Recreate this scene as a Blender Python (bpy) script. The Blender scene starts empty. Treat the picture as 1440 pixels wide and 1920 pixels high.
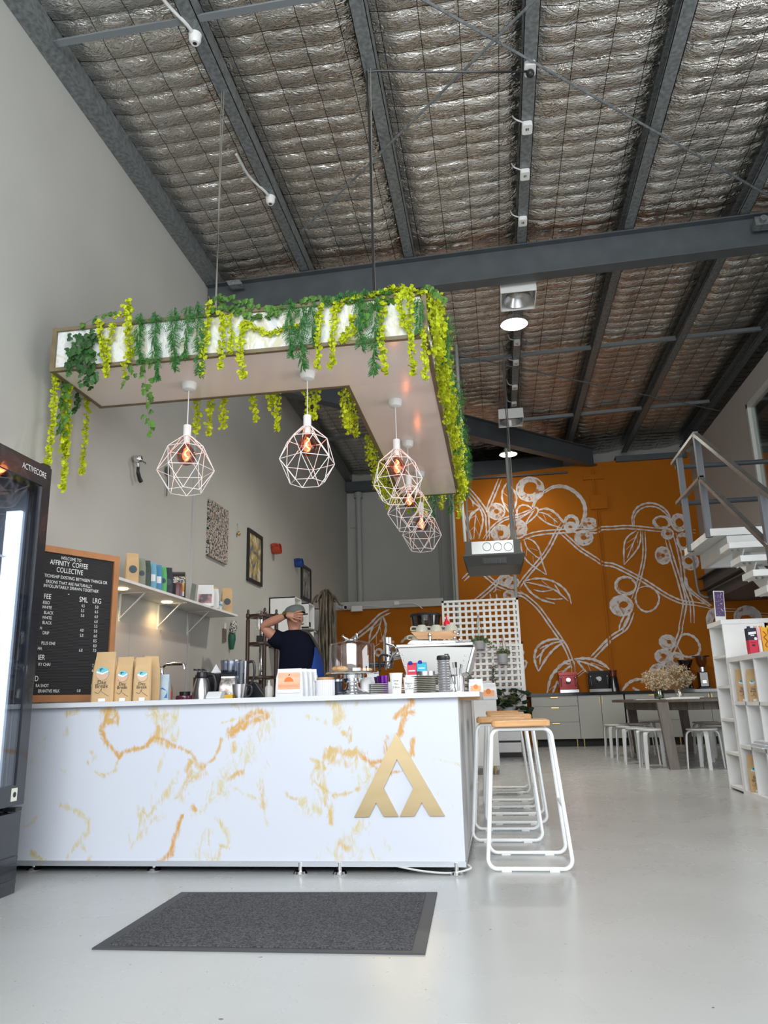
import bpy, bmesh, math, random
from math import sin, cos, pi, radians, sqrt, atan2
from mathutils import Vector, Matrix, noise
random.seed(7)
sc = bpy.context.scene
COL = sc.collection
# ---------------------------------------------------------------- camera
CAM_H = 0.85
YAW, PIT, ROL, FPX = -0.141444697, 0.245719083, -0.0266273223, 1419.18
_fw = Vector((sin(YAW)*cos(PIT), cos(YAW)*cos(PIT), sin(PIT)))
_rt = Vector((cos(YAW), -sin(YAW), 0)); _up = _rt.cross(_fw)
_r2 = cos(ROL)*_rt + sin(ROL)*_up; _u2 = -sin(ROL)*_rt + cos(ROL)*_up
CO = Vector((0, 0, CAM_H))
cam = bpy.data.objects.new('camera', bpy.data.cameras.new('camera'))
COL.objects.link(cam)
cam.data.sensor_width = 36; cam.data.sensor_fit = 'AUTO'; cam.data.lens = FPX/1920*36
cam.data.clip_start = 0.05; cam.data.clip_end = 200
cam.matrix_world = Matrix(((_r2.x, _u2.x, -_fw.x, CO.x), (_r2.y, _u2.y, -_fw.y, CO.y), (_r2.z, _u2.z, -_fw.z, CO.z), (0, 0, 0, 1)))
sc.camera = cam
# ---------------------------------------------------------------- light and exposure
sc.view_settings.view_transform = 'Standard'; sc.view_settings.look = 'None'
sc.view_settings.gamma = 1; sc.view_settings.use_curve_mapping = False
sc.view_settings.exposure = 0.0
w = bpy.data.worlds.new('overcast_sky'); sc.world = w; w.use_nodes = True
bg = w.node_tree.nodes['Background']; bg.inputs[0].default_value = (0.86, 0.93, 1, 1); bg.inputs[1].default_value = 1.6

def area(name, loc, rot, sx, sy, power, col=(1, 1, 1)):
    l = bpy.data.lights.new(name, 'AREA'); l.shape = 'RECTANGLE'; l.size = sx; l.size_y = sy
    l.energy = power; l.color = col
    o = bpy.data.objects.new(name, l); COL.objects.link(o); o.location = loc; o.rotation_euler = rot
    return o
# daylight through the open roller door behind the camera
area('roller_door_daylight', (0.3, -2.2, 3.3), (radians(62), 0, 0), 6.2, 2.6, 400, (0.92, 0.96, 1.0))
area('added_side_fill', (6.3, 3.6, 1.9), (radians(82), 0, radians(90)), 5.0, 2.8, 250, (0.95, 0.97, 1.0))  # added from the right to brighten the interior; the right wall has no door
# daylight through the upper windows of the street wall
area('street_window_daylight', (0.3, -2.3, 4.95), (radians(78), 0, 0), 6.0, 0.9, 90, (0.92, 0.96, 1.0))

# ---------------------------------------------------------------- pixel -> point on a real plane
def ray(x, y): return _fw*FPX + _r2*(x-720) - _u2*(y-960)
def at(x, y, X=None, Y=None, Z=None):
    d = ray(x, y)
    t = (X-CO.x)/d.x if X is not None else (Y/d.y if Y is not None else (Z-CO.z)/d.z)
    return CO + d*t

# ---------------------------------------------------------------- materials
MATS = {}
def mat(name, col, rough=0.5, metal=0.0, var=0.0, scale=8.0, bump=0.0, bscale=60.0, emit=None, es=0.0, trans=0.0, ior=1.45, alpha=1.0, coat=0.0, stretch=None):
    if name in MATS: return MATS[name]
    m = bpy.data.materials.new(name); m.use_nodes = True; nt = m.node_tree; N = nt.nodes; L = nt.links
    b = N['Principled BSDF']
    b.inputs['Base Color'].default_value = (*col, 1); b.inputs['Roughness'].default_value = rough
    b.inputs['Metallic'].default_value = metal; b.inputs['IOR'].default_value = ior
    b.inputs['Transmission Weight'].default_value = trans; b.inputs['Alpha'].default_value = alpha
    b.inputs['Coat Weight'].default_value = coat
    if emit: b.inputs['Emission Color'].default_value = (*emit, 1); b.inputs['Emission Strength'].default_value = es
    if var or bump:
        tc = N.new('ShaderNodeTexCoord'); src = tc.outputs['Object']
        if stretch:
            mp = N.new('ShaderNodeMapping'); mp.inputs['Scale'].default_value = stretch; L.new(src, mp.inputs[0]); src = mp.outputs[0]
    if var:
        n = N.new('ShaderNodeTexNoise'); n.inputs['Scale'].default_value = scale; n.inputs['Detail'].default_value = 4; L.new(src, n.inputs['Vector'])
        r = N.new('ShaderNodeMapRange'); r.inputs['From Min'].default_value = .3; r.inputs['From Max'].default_value = .7
        r.inputs['To Min'].default_value = 1-var; r.inputs['To Max'].default_value = 1+var; L.new(n.outputs['Fac'], r.inputs['Value'])
        v = N.new('ShaderNodeVectorMath'); v.operation = 'SCALE'; v.inputs[0].default_value = col; L.new(r.outputs[0], v.inputs['Scale'])
        L.new(v.outputs[0], b.inputs['Base Color'])
    if bump:
        n2 = N.new('ShaderNodeTexNoise'); n2.inputs['Scale'].default_value = bscale; n2.inputs['Detail'].default_value = 3; L.new(src, n2.inputs['Vector'])
        bp = N.new('ShaderNodeBump'); bp.inputs['Strength'].default_value = bump; bp.inputs['Distance'].default_value = 0.01
        L.new(n2.outputs['Fac'], bp.inputs['Height']); L.new(bp.outputs[0], b.inputs['Normal'])
    MATS[name] = m
    return m
def ramp2(name, c1, c2, scale, rough=.5, metal=0, lo=.45, hi=.55, detail=4, dist=0, kind='noise', stretch=None, c3=None):
    """two (or three) colours of paint or grain mixed by a procedural texture"""
    if name in MATS: return MATS[name]
    m = bpy.data.materials.new(name); m.use_nodes = True; nt = m.node_tree; N = nt.nodes; L = nt.links
    b = N['Principled BSDF']; b.inputs['Roughness'].default_value = rough; b.inputs['Metallic'].default_value = metal
    tc = N.new('ShaderNodeTexCoord'); src = tc.outputs['Object']
    if stretch:
        mp = N.new('ShaderNodeMapping'); mp.inputs['Scale'].default_value = stretch; L.new(src, mp.inputs[0]); src = mp.outputs[0]
    if kind == 'noise':
        n = N.new('ShaderNodeTexNoise'); n.inputs['Scale'].default_value = scale; n.inputs['Detail'].default_value = detail; n.inputs['Distortion'].default_value = dist; o = n.outputs['Fac']
    elif kind == 'voronoi':
        n = N.new('ShaderNodeTexVoronoi'); n.inputs['Scale'].default_value = scale; o = n.outputs['Distance']
    else:
        n = N.new('ShaderNodeTexWave'); n.inputs['Scale'].default_value = scale; n.inputs['Distortion'].default_value = dist; n.inputs['Detail'].default_value = detail; o = n.outputs['Fac']
    L.new(src, n.inputs['Vector'])
    cr = N.new('ShaderNodeValToRGB'); e = cr.color_ramp.elements
    e[0].position = lo; e[0].color = (*c1, 1); e[1].position = hi; e[1].color = (*c2, 1)
    if c3: q = e.new(min(1, hi+(hi-lo))); q.color = (*c3, 1)
    L.new(o, cr.inputs[0]); L.new(cr.outputs[0], b.inputs['Base Color'])
    MATS[name] = m
    return m
def glassy(name, tint=(1, 1, 1), mixf=0.12, rough=0.02, refl=(1, 1, 1)):
    """thin clear sheet: mostly see-through, a fresnel share mirrored"""
    if name in MATS: return MATS[name]
    m = bpy.data.materials.new(name); m.use_nodes = True; nt = m.node_tree; N = nt.nodes; L = nt.links
    N.remove(N['Principled BSDF']); out = N['Material Output']
    t = N.new('ShaderNodeBsdfTransparent'); t.inputs[0].default_value = (*tint, 1)
    g = N.new('ShaderNodeBsdfGlossy'); g.inputs['Roughness'].default_value = rough; g.inputs[0].default_value = (*refl, 1)
    lw_ = N.new('ShaderNodeLayerWeight'); lw_.inputs[0].default_value = .5; pw_ = N.new('ShaderNodeMath'); pw_.operation = 'POWER'; pw_.inputs[1].default_value = 4; L.new(lw_.outputs['Facing'], pw_.inputs[0])
    ad = N.new('ShaderNodeMath'); ad.operation = 'MULTIPLY_ADD'; ad.use_clamp = True; ad.inputs[1].default_value = .6; ad.inputs[2].default_value = mixf; L.new(pw_.outputs[0], ad.inputs[0])
    mx = N.new('ShaderNodeMixShader'); L.new(ad.outputs[0], mx.inputs[0]); L.new(t.outputs[0], mx.inputs[1]); L.new(g.outputs[0], mx.inputs[2])
    L.new(mx.outputs[0], out.inputs[0]); MATS[name] = m
    return m
white = mat('white_paint', (.80, .80, .79), .45, var=.03)
matte_white = mat('matt_white', (.78, .78, .77), .7)
black = mat('black_plastic', (.015, .015, .017), .35)
gloss_black = mat('gloss_black', (.01, .01, .012), .12, coat=.5)
chrome = mat('chrome', (.75, .75, .76), .12, 1)
steel = mat('brushed_steel', (.62, .62, .63), .28, 1, var=.05, scale=30)
dark_steel = mat('grey_painted_steel', (.075, .085, .092), .45, var=.12, scale=5)
zinc = ramp2('galvanised_steel', (.13, .145, .15), (.24, .26, .265), 26, .42, .35, .35, .65)
brass = mat('brass', (.62, .44, .18), .3, 1)
kraft = mat('kraft_paper', (.55, .37, .19), .75, var=.08, scale=12, bump=.25, bscale=14)
oak = ramp2('oak', (.43, .22, .09), (.60, .34, .15), 6, .5, 0, .3, .7, stretch=(1, 1, 9))
glass = glassy('clear_glass')

# ---------------------------------------------------------------- mesh building
ORG = {}
class MB:
    def __init__(s): s.v = []; s.f = []; s.mi = []; s.cur = 0
    def add(s, vs, fs):
        o = len(s.v); s.v += [tuple(p) for p in vs]; s.f += [tuple(o+i for i in f) for f in fs]; s.mi += [s.cur]*len(fs); return s
    def m(s, i): s.cur = i; return s
    def box(s, a, b):
        x0, x1 = sorted((a[0], b[0])); y0, y1 = sorted((a[1], b[1])); z0, z1 = sorted((a[2], b[2]))
        vs = [(x, y, z) for x in (x0, x1) for y in (y0, y1) for z in (z0, z1)]
        return s.add(vs, [(0, 1, 3, 2), (4, 6, 7, 5), (0, 4, 5, 1), (2, 3, 7, 6), (0, 2, 6, 4), (1, 5, 7, 3)])
    def rbox(s, a, b, r=.01, seg=3, ax=2):
        """box whose four edges along one axis are rounded"""
        a = Vector(a); b = Vector(b); i, j = [k for k in range(3) if k != ax]
        if ax == 1: i, j = 0, 2
        c = []
        for (sx, sy, a0) in ((b[i]-r, b[j]-r, 0), (a[i]+r, b[j]-r, 90), (a[i]+r, a[j]+r, 180), (b[i]-r, a[j]+r, 270)):
            for k in range(seg+1):
                t = radians(a0+90*k/seg); c.append((sx+r*cos(t), sy+r*sin(t)))
        n = len(c); vs = []
        for z in (a[ax], b[ax]):
            for (u, v) in c:
                p = [0, 0, 0]; p[i] = u; p[j] = v; p[ax] = z; vs.append(p)
        return s.add(vs, [tuple(range(n-1, -1, -1)), tuple(range(n, 2*n))]+[(k, (k+1) % n, n+(k+1) % n, n+k) for k in range(n)])
    def obox(s, c, u, v, w_):
        """oriented box: centre and three half-extent vectors"""
        c, u, v, w_ = map(Vector, (c, u, v, w_))
        vs = [c+u*i+v*j+w_*k for i in (-1, 1) for j in (-1, 1) for k in (-1, 1)]
        return s.add(vs, [(0, 1, 3, 2), (4, 6, 7, 5), (0, 4, 5, 1), (2, 3, 7, 6), (0, 2, 6, 4), (1, 5, 7, 3)])
    def beam(s, a, b, w_, h, up=(0, 0, 1)):
        a = Vector(a); b = Vector(b); d = (b-a); l = d.length; d.normalize()
        sd = d.cross(Vector(up)).normalized(); u = sd.cross(d).normalized()
        return s.obox((a+b)/2, d*l/2, sd*w_/2, u*h/2)
    def tube(s, pts, r, n=8, closed=False, caps=True):
        pts = [Vector(p) for p in pts]; k = len(pts); rings = []
        rr = r if isinstance(r, (list, tuple)) else [r]*k
        if len(rr) != k: rr = [rr[int(i*(len(rr)-1)/(k-1))]+(rr[min(int(i*(len(rr)-1)/(k-1))+1, len(rr)-1)]-rr[int(i*(len(rr)-1)/(k-1))])*((i*(len(rr)-1)/(k-1)) % 1) for i in range(k)]
        prev = None; vs = []
        for i, p in enumerate(pts):
            if closed: t = pts[(i+1) % k]-pts[i-1]
            else: t = pts[min(i+1, k-1)]-pts[max(i-1, 0)]
            if t.length < 1e-9: t = Vector((0, 0, 1))
            t.normalize()
            if prev is None:
                a = Vector((0, 0, 1)) if abs(t.z) < .9 else Vector((1, 0, 0)); u = t.cross(a).normalized()
            else: u = (prev-t*prev.dot(t)).normalized()
            prev = u; v = t.cross(u)
            for j in range(n):
                q = 2*pi*j/n; vs.append(p+(u*cos(q)+v*sin(q))*rr[i])
        fs = []
        for i in range(k if closed else k-1):
            i2 = (i+1) % k
            for j in range(n): fs.append((i*n+j, i*n+(j+1) % n, i2*n+(j+1) % n, i2*n+j))
        if caps and not closed: fs += [tuple(range(n-1, -1, -1)), tuple((k-1)*n+j for j in range(n))]
        return s.add(vs, fs)
    def cyl(s, a, b, r, n=16, r2=None): return s.tube([a, b], [r, r if r2 is None else r2], n)
    def lathe(s, prof, c=(0, 0, 0), n=24, axis=None, flute=0, nf=0):
        """prof: (radius, height) list; axis: unit vector"""
        c = Vector(c); ax = Vector(axis or (0, 0, 1)).normalized()
        u = ax.orthogonal().normalized() if axis else Vector((1, 0, 0)); v = ax.cross(u)
        vs = []
        for (r, h) in prof:
            for j in range(n):
                q = 2*pi*j/n; R = r*(1+flute*cos(nf*q)) if flute else r
                vs.append(c+ax*h+(u*cos(q)+v*sin(q))*R)
        k = len(prof)
        return s.add(vs, [(i*n+j, i*n+(j+1) % n, (i+1)*n+(j+1) % n, (i+1)*n+j) for i in range(k-1) for j in range(n)])
    def disc(s, c, r, n=24, ry=None, nrm=(0, 0, 1), ru=None):
        c = Vector(c); ax = Vector(nrm).normalized(); u = Vector(ru) if ru else (Vector((1, 0, 0)) if abs(ax.x) < .9 else Vector((0, 1, 0))); u = (u-ax*u.dot(ax)).normalized(); v = ax.cross(u)
        return s.add([c+u*cos(2*pi*j/n)*r+v*sin(2*pi*j/n)*(ry or r) for j in range(n)], [tuple(range(n))])
    def ball(s, c, r, n=12, m_=8, sc_=(1, 1, 1)):
        c = Vector(c); vs = [c+Vector((0, 0, -r*sc_[2]))]
        for i in range(1, m_):
            t = -pi/2+pi*i/m_
            for j in range(n): q = 2*pi*j/n; vs.append(c+Vector((cos(t)*cos(q)*r*sc_[0], cos(t)*sin(q)*r*sc_[1], sin(t)*r*sc_[2])))
        vs.append(c+Vector((0, 0, r*sc_[2]))); L = len(vs)-1
        fs = [(0, 1+(j+1) % n, 1+j) for j in range(n)]+[(1+i*n+j, 1+i*n+(j+1) % n, 1+(i+1)*n+(j+1) % n, 1+(i+1)*n+j) for i in range(m_-2) for j in range(n)]
        fs += [(L, 1+(m_-2)*n+j, 1+(m_-2)*n+(j+1) % n) for j in range(n)]
        return s.add(vs, fs)
    def prism(s, poly, d):
        """closed polygon (3d points) extruded by vector d"""
        p = [Vector(q) for q in poly]; d = Vector(d); n = len(p)
        return s.add(p+[q+d for q in p], [tuple(range(n-1, -1, -1)), tuple(range(n, 2*n))]+[(k, (k+1) % n, n+(k+1) % n, n+k) for k in range(n)])
    def quad(s, a, b, c, d): return s.add([a, b, c, d], [(0, 1, 2, 3)])
    def build(s, name, mats, parent=None, smooth=False, bevel=0, **props):
        me = bpy.data.meshes.new(name); o = ORG.get(parent.name, Vector()) if parent else Vector()
        me.from_pydata([Vector(v)-o for v in s.v], [], s.f)
        if not isinstance(mats, (list, tuple)): mats = [mats]
        for m_ in mats: me.materials.append(m_)
        me.polygons.foreach_set('material_index', s.mi)
        bm = bmesh.new(); bm.from_mesh(me); bmesh.ops.recalc_face_normals(bm, faces=bm.faces); bm.to_mesh(me); bm.free()
        if smooth:
            me.polygons.foreach_set('use_smooth', [True]*len(me.polygons))
            try: me.set_sharp_from_angle(angle=radians(38))
            except Exception: pass
        ob = bpy.data.objects.new(name, me); COL.objects.link(ob)
        if parent: ob.parent = parent; ORG[ob.name] = o
        else: ORG[ob.name] = Vector()
        if bevel:
            b = ob.modifiers.new('edge', 'BEVEL'); b.width = bevel; b.segments = 2; b.limit_method = 'ANGLE'; b.angle_limit = radians(40)
        for k, v in props.items(): ob[k] = v
        return ob
def recenter(ob):
    """move a single-mesh thing's origin to the middle of its base"""
    me = ob.data; xs = [v.co for v in me.vertices]
    c = Vector(((min(p.x for p in xs)+max(p.x for p in xs))/2, (min(p.y for p in xs)+max(p.y for p in xs))/2, min(p.z for p in xs)))
    me.transform(Matrix.Translation(-c)); ob.location = ob.location+c; ORG[ob.name] = c
    return ob
def tag(o, label, cat, group=None):
    o['label'] = label; o['category'] = cat
    if group: o['group'] = group
    return o
def thing(name, label, cat, loc=(0, 0, 0), group=None, rz=0):
    o = bpy.data.objects.new(name, None); COL.objects.link(o); o.location = loc; o.rotation_euler = (0, 0, rz); o.empty_display_size = .1
    ORG[o.name] = Vector(loc)
    return tag(o, label, cat, group)
def solo(mb, name, mats, label, cat, group=None, smooth=False, bevel=0):
    return tag(recenter(mb.build(name, mats, None, smooth, bevel)), label, cat, group)
def struct(mb, name, mats, smooth=False, parent=None):
    o = mb.build(name, mats, parent, smooth)
    if not parent: o['kind'] = 'structure'
    return o
def copy_tree(o, loc=None, rz=None, label=None, group=None, parent=None):
    c = o.copy(); COL.objects.link(c)
    if parent is not None: c.parent = parent
    if loc is not None: c.location = loc
    if rz is not None: c.rotation_euler = (0, 0, rz)
    if label: c['label'] = label
    if group: c['group'] = group
    for ch in list(o.children): copy_tree(ch, parent=c)
    return c
def text(s, size, m_, parent, pos, right=(1, 0, 0), up=(0, 0, 1), align='CENTER', sx=1.0, name='lettering', d=.0012, bold=0):
    cu = bpy.data.curves.new(name, 'FONT'); cu.body = s; cu.size = size; cu.align_x = align; cu.align_y = 'CENTER'; cu.extrude = 0; cu.offset = bold
    tmp = bpy.data.objects.new('tmp_text', cu); COL.objects.link(tmp)
    bpy.context.view_layer.update()
    me = bpy.data.meshes.new_from_object(tmp.evaluated_get(bpy.context.evaluated_depsgraph_get()))
    bpy.data.objects.remove(tmp); bpy.data.curves.remove(cu)
    r = Vector(right).normalized(); u = Vector(up).normalized(); n = r.cross(u).normalized(); o = ORG.get(parent.name, Vector()) if parent else Vector()
    for v in me.vertices: v.co = Vector(pos)-o+r*(v.co.x*sx)+u*v.co.y+n*d
    me.materials.clear(); me.materials.append(m_); me.name = name
    ob = bpy.data.objects.new(name, me); COL.objects.link(ob)
    if parent: ob.parent = parent; ORG[ob.name] = o
    return ob
def smoothpts(pts, k=6):
    """Catmull-Rom through the points"""
    P = [Vector(p) for p in pts]
    if len(P) < 3: return P
    out = []
    for i in range(len(P)-1):
        p0 = P[max(i-1, 0)]; p1 = P[i]; p2 = P[i+1]; p3 = P[min(i+2, len(P)-1)]
        for j in range(k):
            t = j/k; out.append(.5*((2*p1)+(p2-p0)*t+(2*p0-5*p1+4*p2-p3)*t*t+(3*p1-p0-3*p2+p3)*t**3))
    out.append(P[-1]); return out
# ================================================================ the building
XW, XR, YB, YM = -3.12, 3.95, 16.1, 14.85      # left wall, mezzanine wall, far grey wall, mural wall
def roof(x): return 5.736+0.0241*x             # underside of the purlins
# floor: grey sealed concrete paint
def floor_mat():
    m = bpy.data.materials.new('grey_floor_paint'); m.use_nodes = True; nt = m.node_tree; N = nt.nodes; L = nt.links; b = N['Principled BSDF']
    tc = N.new('ShaderNodeTexCoord')
    n1 = N.new('ShaderNodeTexNoise'); n1.inputs['Scale'].default_value = .9; n1.inputs['Detail'].default_value = 6; L.new(tc.outputs['Object'], n1.inputs[0])
    cr = N.new('ShaderNodeValToRGB'); cr.color_ramp.elements[0].position = .3; cr.color_ramp.elements[0].color = (.43, .44, .43, 1); cr.color_ramp.elements[1].position = .75; cr.color_ramp.elements[1].color = (.50, .51, .505, 1)
    L.new(n1.outputs['Fac'], cr.inputs[0])
    vo = N.new('ShaderNodeTexNoise'); vo.inputs['Scale'].default_value = 38; vo.inputs['Detail'].default_value = 1; L.new(tc.outputs['Object'], vo.inputs[0])
    cr2 = N.new('ShaderNodeValToRGB'); cr2.color_ramp.elements[0].position = .205; cr2.color_ramp.elements[0].color = (.25, .25, .25, 1); cr2.color_ramp.elements[1].position = .225; cr2.color_ramp.elements[1].color = (1, 1, 1, 1)
    L.new(vo.outputs['Fac'], cr2.inputs[0])
    mx = N.new('ShaderNodeMix'); mx.data_type = 'RGBA'; mx.blend_type = 'MULTIPLY'; mx.inputs['Factor'].default_value = 1
    L.new(cr.outputs[0], mx.inputs['A']); L.new(cr2.outputs[0], mx.inputs['B']); L.new(mx.outputs['Result'], b.inputs['Base Color'])
    n3 = N.new('ShaderNodeTexNoise'); n3.inputs['Scale'].default_value = 2.2; n3.inputs['Detail'].default_value = 5; L.new(tc.outputs['Object'], n3.inputs[0])
    mr = N.new('ShaderNodeMapRange'); mr.inputs['To Min'].default_value = .2; mr.inputs['To Max'].default_value = .36; L.new(n3.outputs['Fac'], mr.inputs[0]); L.new(mr.outputs[0], b.inputs['Roughness'])
    bp = N.new('ShaderNodeBump'); bp.inputs['Strength'].default_value = .03; bp.inputs['Distance'].default_value = .01; L.new(n3.outputs['Fac'], bp.inputs['Height']); L.new(bp.outputs[0], b.inputs['Normal'])
    return m
struct(MB().box((-3.3, -2.5, -.1), (7, YB+.2, 0)), 'floor', floor_mat())
wallm = mat('warm_grey_wall_paint', (.45, .445, .415), .75, var=.04, scale=1.2, bump=.08, bscale=30)
struct(MB().box((XW-.15, -2.5, 0), (XW, YB+.2, 6.2)), 'wall_left', wallm)
struct(MB().box((XW, YB, 0), (6.6, YB+.15, 6.2)), 'wall_back', wallm)
f = MB(); f.box((-3.3, -2.5, 0), (-2.9, -2.35, 6.3)); f.box((3.5, -2.5, 0), (7, -2.35, 6.3)); f.box((-2.9, -2.5, 4.3), (3.5, -2.35, 4.5)); f.box((-2.9, -2.5, 5.4), (3.5, -2.35, 6.3))
struct(f, 'wall_front', wallm)
struct(MB().box((6.6, -2.5, 0), (6.75, YB+.2, 6.3)), 'wall_right', wallm)
# mural wall: orange, low part on the left (lobby box), full height from x=-0.66
mural = ramp2('burnt_orange_paint', (.37, .112, .006), (.42, .130, .009), .9, .6, 0, .3, .7)
XM = -0.68
mural.node_tree.nodes['Principled BSDF'].inputs['Specular IOR Level'].default_value = .08
mw = MB().box((XM, YM, 0), (XR, YM+.15, 5.2)); mw.box((XR, YM, 0), (6.6, YM+.15, 2.65))
mw.prism([(XM, YM, 5.2), (XR, YM, 5.2), (XR, YM, 5.45)], (0, .15, 0))
mw.box((XW, YM, 0), (XM, YM+.15, 2.66))
mwall = struct(mw, 'wall_mural', mural)
lw = MB().box((XM-.02, YM+.15, 0), (XM+.12, YB, 6.0)).box((XM-.1, YM-.012, 2.66), (XM, YM+.14, 5.2))
struct(lw, 'wall_return', wallm)
lg = MB().box((XW, YM-.09, 2.64), (-.98, YM+.25, 2.79)); lg.box((XW, YM+.15, 2.6), (XM-.02, YB, 2.66))
struct(lg, 'trim_1', mat('pale_grey_paint', (.48, .48, .46), .6))
# seam cover and junction box painted over on the mural
sb = MB(); a = at(1110, 872, Y=YM); b_ = at(1155, 1262, Y=YM); sb.box((a.x-.025, YM-.03, .9), (a.x+.0, YM, 5.2)); sb.box((a.x+.03, YM-.02, .9), (a.x+.045, YM, 5.2))
c = at(1122, 942, Y=YM); sb.box((c.x-.16, YM-.05, c.z-.14), (c.x+.16, YM, c.z+.14)); c = at(1112, 895, Y=YM); sb.box((c.x-.2, YM-.04, c.z-.05), (c.x+.2, YM, c.z+.05))
struct(sb, 'trim_2', mural)
# grey wall of the mezzanine office with its window, mezzanine floor and edge beam
T = dict(tl=at(1400, 760, X=XR), br=at(1424, 905, X=XR))
wy1, wz1 = T['tl'].y, T['tl'].z; wz0 = 3.15; wy0 = 6.6
office = mat('office_wall_paint', (.40, .375, .35), .75, var=.03, scale=1)
ow = MB(); ow.box((XR, wy1, 2.68), (XR+.12, YM, 5.42)); ow.box((XR, 5.0, wz1), (XR+.12, wy1, 5.42)); ow.box((XR, 5.0, 2.68), (XR+.12, wy1, wz0)); ow.box((XR, 5.0, wz0), (XR+.12, wy0, wz1))
struct(ow, 'wall_mezzanine', office)
wf = MB(); wf.box((XR-.02, wy1-.06, wz0), (XR+.1, wy1, wz1)); wf.box((XR-.02, wy0, wz1-.06), (XR+.1, wy1, wz1)); wf.box((XR-.02, wy0, wz0), (XR+.1, wy1, wz0+.06)); wf.box((XR-.02, wy0, wz0), (XR+.1, wy0+.06, wz1)); wf.box((XR-.02, (wy0+wy1)/2-.03, wz0), (XR+.1, (wy0+wy1)/2+.03, wz1))
win = struct(wf, 'window_1', mat('pale_window_frame', (.55, .56, .53), .4))
struct(MB().box((XR+.03, wy0+.05, wz0+.05), (XR+.04, wy1-.05, wz1-.05)), 'window_pane', glassy('window_glass', (.75, .8, .78), .25), parent=win)
struct(MB().box((XR, 5, 2.5), (6.6, YM, 2.68)), 'floor_mezzanine', dark_steel)
eb = MB(); z0 = at(1322, 1110, X=XR-.0).z
eb.box((XR-.14, 7.5, z0+.22), (XR+.06, YM-.02, z0+.24)); eb.box((XR-.14, 7.5, z0), (XR+.06, YM-.02, z0+.015)); eb.box((XR-.05, 7.5, z0), (XR-.035, YM-.02, z0+.24))
tag(recenter(eb.build('mezzanine_edge_beam', dark_steel)), 'dark steel edge beam under the mezzanine behind the stair treads', 'beam')
tag(recenter(MB().tube(smoothpts([(XR-.17, YM-.03, 3.75), (XR-.17, YM-.03, z0+.1), (XR-.08, YM-.03, z0-.1), (XR+.1, YM-.03, z0-.12), (XR+.3, YM-.03, z0-.12)]), .02, 8).build('cable_conduit', mat('conduit_grey', (.3, .3, .3), .5), smooth=True)), 'thin grey conduit curving under the mezzanine at the edge of the mural', 'conduit')

# ---------------------------------------------------------------- roof foil
def foil_mat():
    m = bpy.data.materials.new('insulation_foil'); m.use_nodes = True; nt = m.node_tree; N = nt.nodes; L = nt.links; b = N['Principled BSDF']
    tc = N.new('ShaderNodeTexCoord')
    b.inputs['Metallic'].default_value = 1; b.inputs['Roughness'].default_value = .19
    n1 = N.new('ShaderNodeTexNoise'); n1.inputs['Scale'].default_value = 5.5; n1.inputs['Detail'].default_value = 3.5; n1.inputs['Roughness'].default_value = .5; n1.inputs['Distortion'].default_value = 2.2
    mp = N.new('ShaderNodeMapping'); mp.inputs['Scale'].default_value = (1, 2.2, 1); L.new(tc.outputs['Object'], mp.inputs[0]); L.new(mp.outputs[0], n1.inputs[0])
    v = N.new('ShaderNodeTexVoronoi'); v.inputs['Scale'].default_value = 11; v.feature = 'DISTANCE_TO_EDGE'
    ds = N.new('ShaderNodeVectorMath'); ds.operation = 'MULTIPLY_ADD'; L.new(n1.outputs['Color'], ds.inputs[0]); ds.inputs[1].default_value = (.25, .25, .25); L.new(mp.outputs[0], ds.inputs[2]); L.new(ds.outputs[0], v.inputs['Vector'])
    ad = N.new('ShaderNodeMath'); ad.operation = 'MULTIPLY_ADD'; L.new(v.outputs['Distance'], ad.inputs[0]); ad.inputs[1].default_value = 1.1; L.new(n1.outputs['Fac'], ad.inputs[2])
    bp = N.new('ShaderNodeBump'); bp.inputs['Strength'].default_value = .5; bp.inputs['Distance'].default_value = .03; L.new(ad.outputs[0], bp.inputs['Height']); L.new(bp.outputs[0], b.inputs['Normal'])
    # wire mesh that carries the blanket: thin dark lines each 0.3 m
    sp = N.new('ShaderNodeSeparateXYZ'); L.new(tc.outputs['Object'], sp.inputs[0])
    def line(out, per, wd):
        a = N.new('ShaderNodeMath'); a.operation = 'DIVIDE'; L.new(out, a.inputs[0]); a.inputs[1].default_value = per
        f_ = N.new('ShaderNodeMath'); f_.operation = 'FRACT'; L.new(a.outputs[0], f_.inputs[0])
        c_ = N.new('ShaderNodeMath'); c_.operation = 'LESS_THAN'; L.new(f_.outputs[0], c_.inputs[0]); c_.inputs[1].default_value = wd/per
        return c_.outputs[0]
    mx_ = N.new('ShaderNodeMath'); mx_.operation = 'MAXIMUM'; L.new(line(sp.outputs[0], .3, .007), mx_.inputs[0]); L.new(line(sp.outputs[1], .19, .006), mx_.inputs[1])
    mc = N.new('ShaderNodeMix'); mc.data_type = 'RGBA'; L.new(mx_.outputs[0], mc.inputs['Factor']); mc.inputs['A'].default_value = (.70, .68, .64, 1); mc.inputs['B'].default_value = (.12, .12, .12, 1)
    L.new(mc.outputs['Result'], b.inputs['Base Color'])
    return m
fo = MB(); x0, x1, y0, y1 = XW, 6.6, -2.4, YB; nx, ny = 162, 840
PUR = [-1.87, -0.66, 0.6, 1.75, 2.95, 4.13, 5.35]
PAL = [-3.0]+PUR
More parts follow.
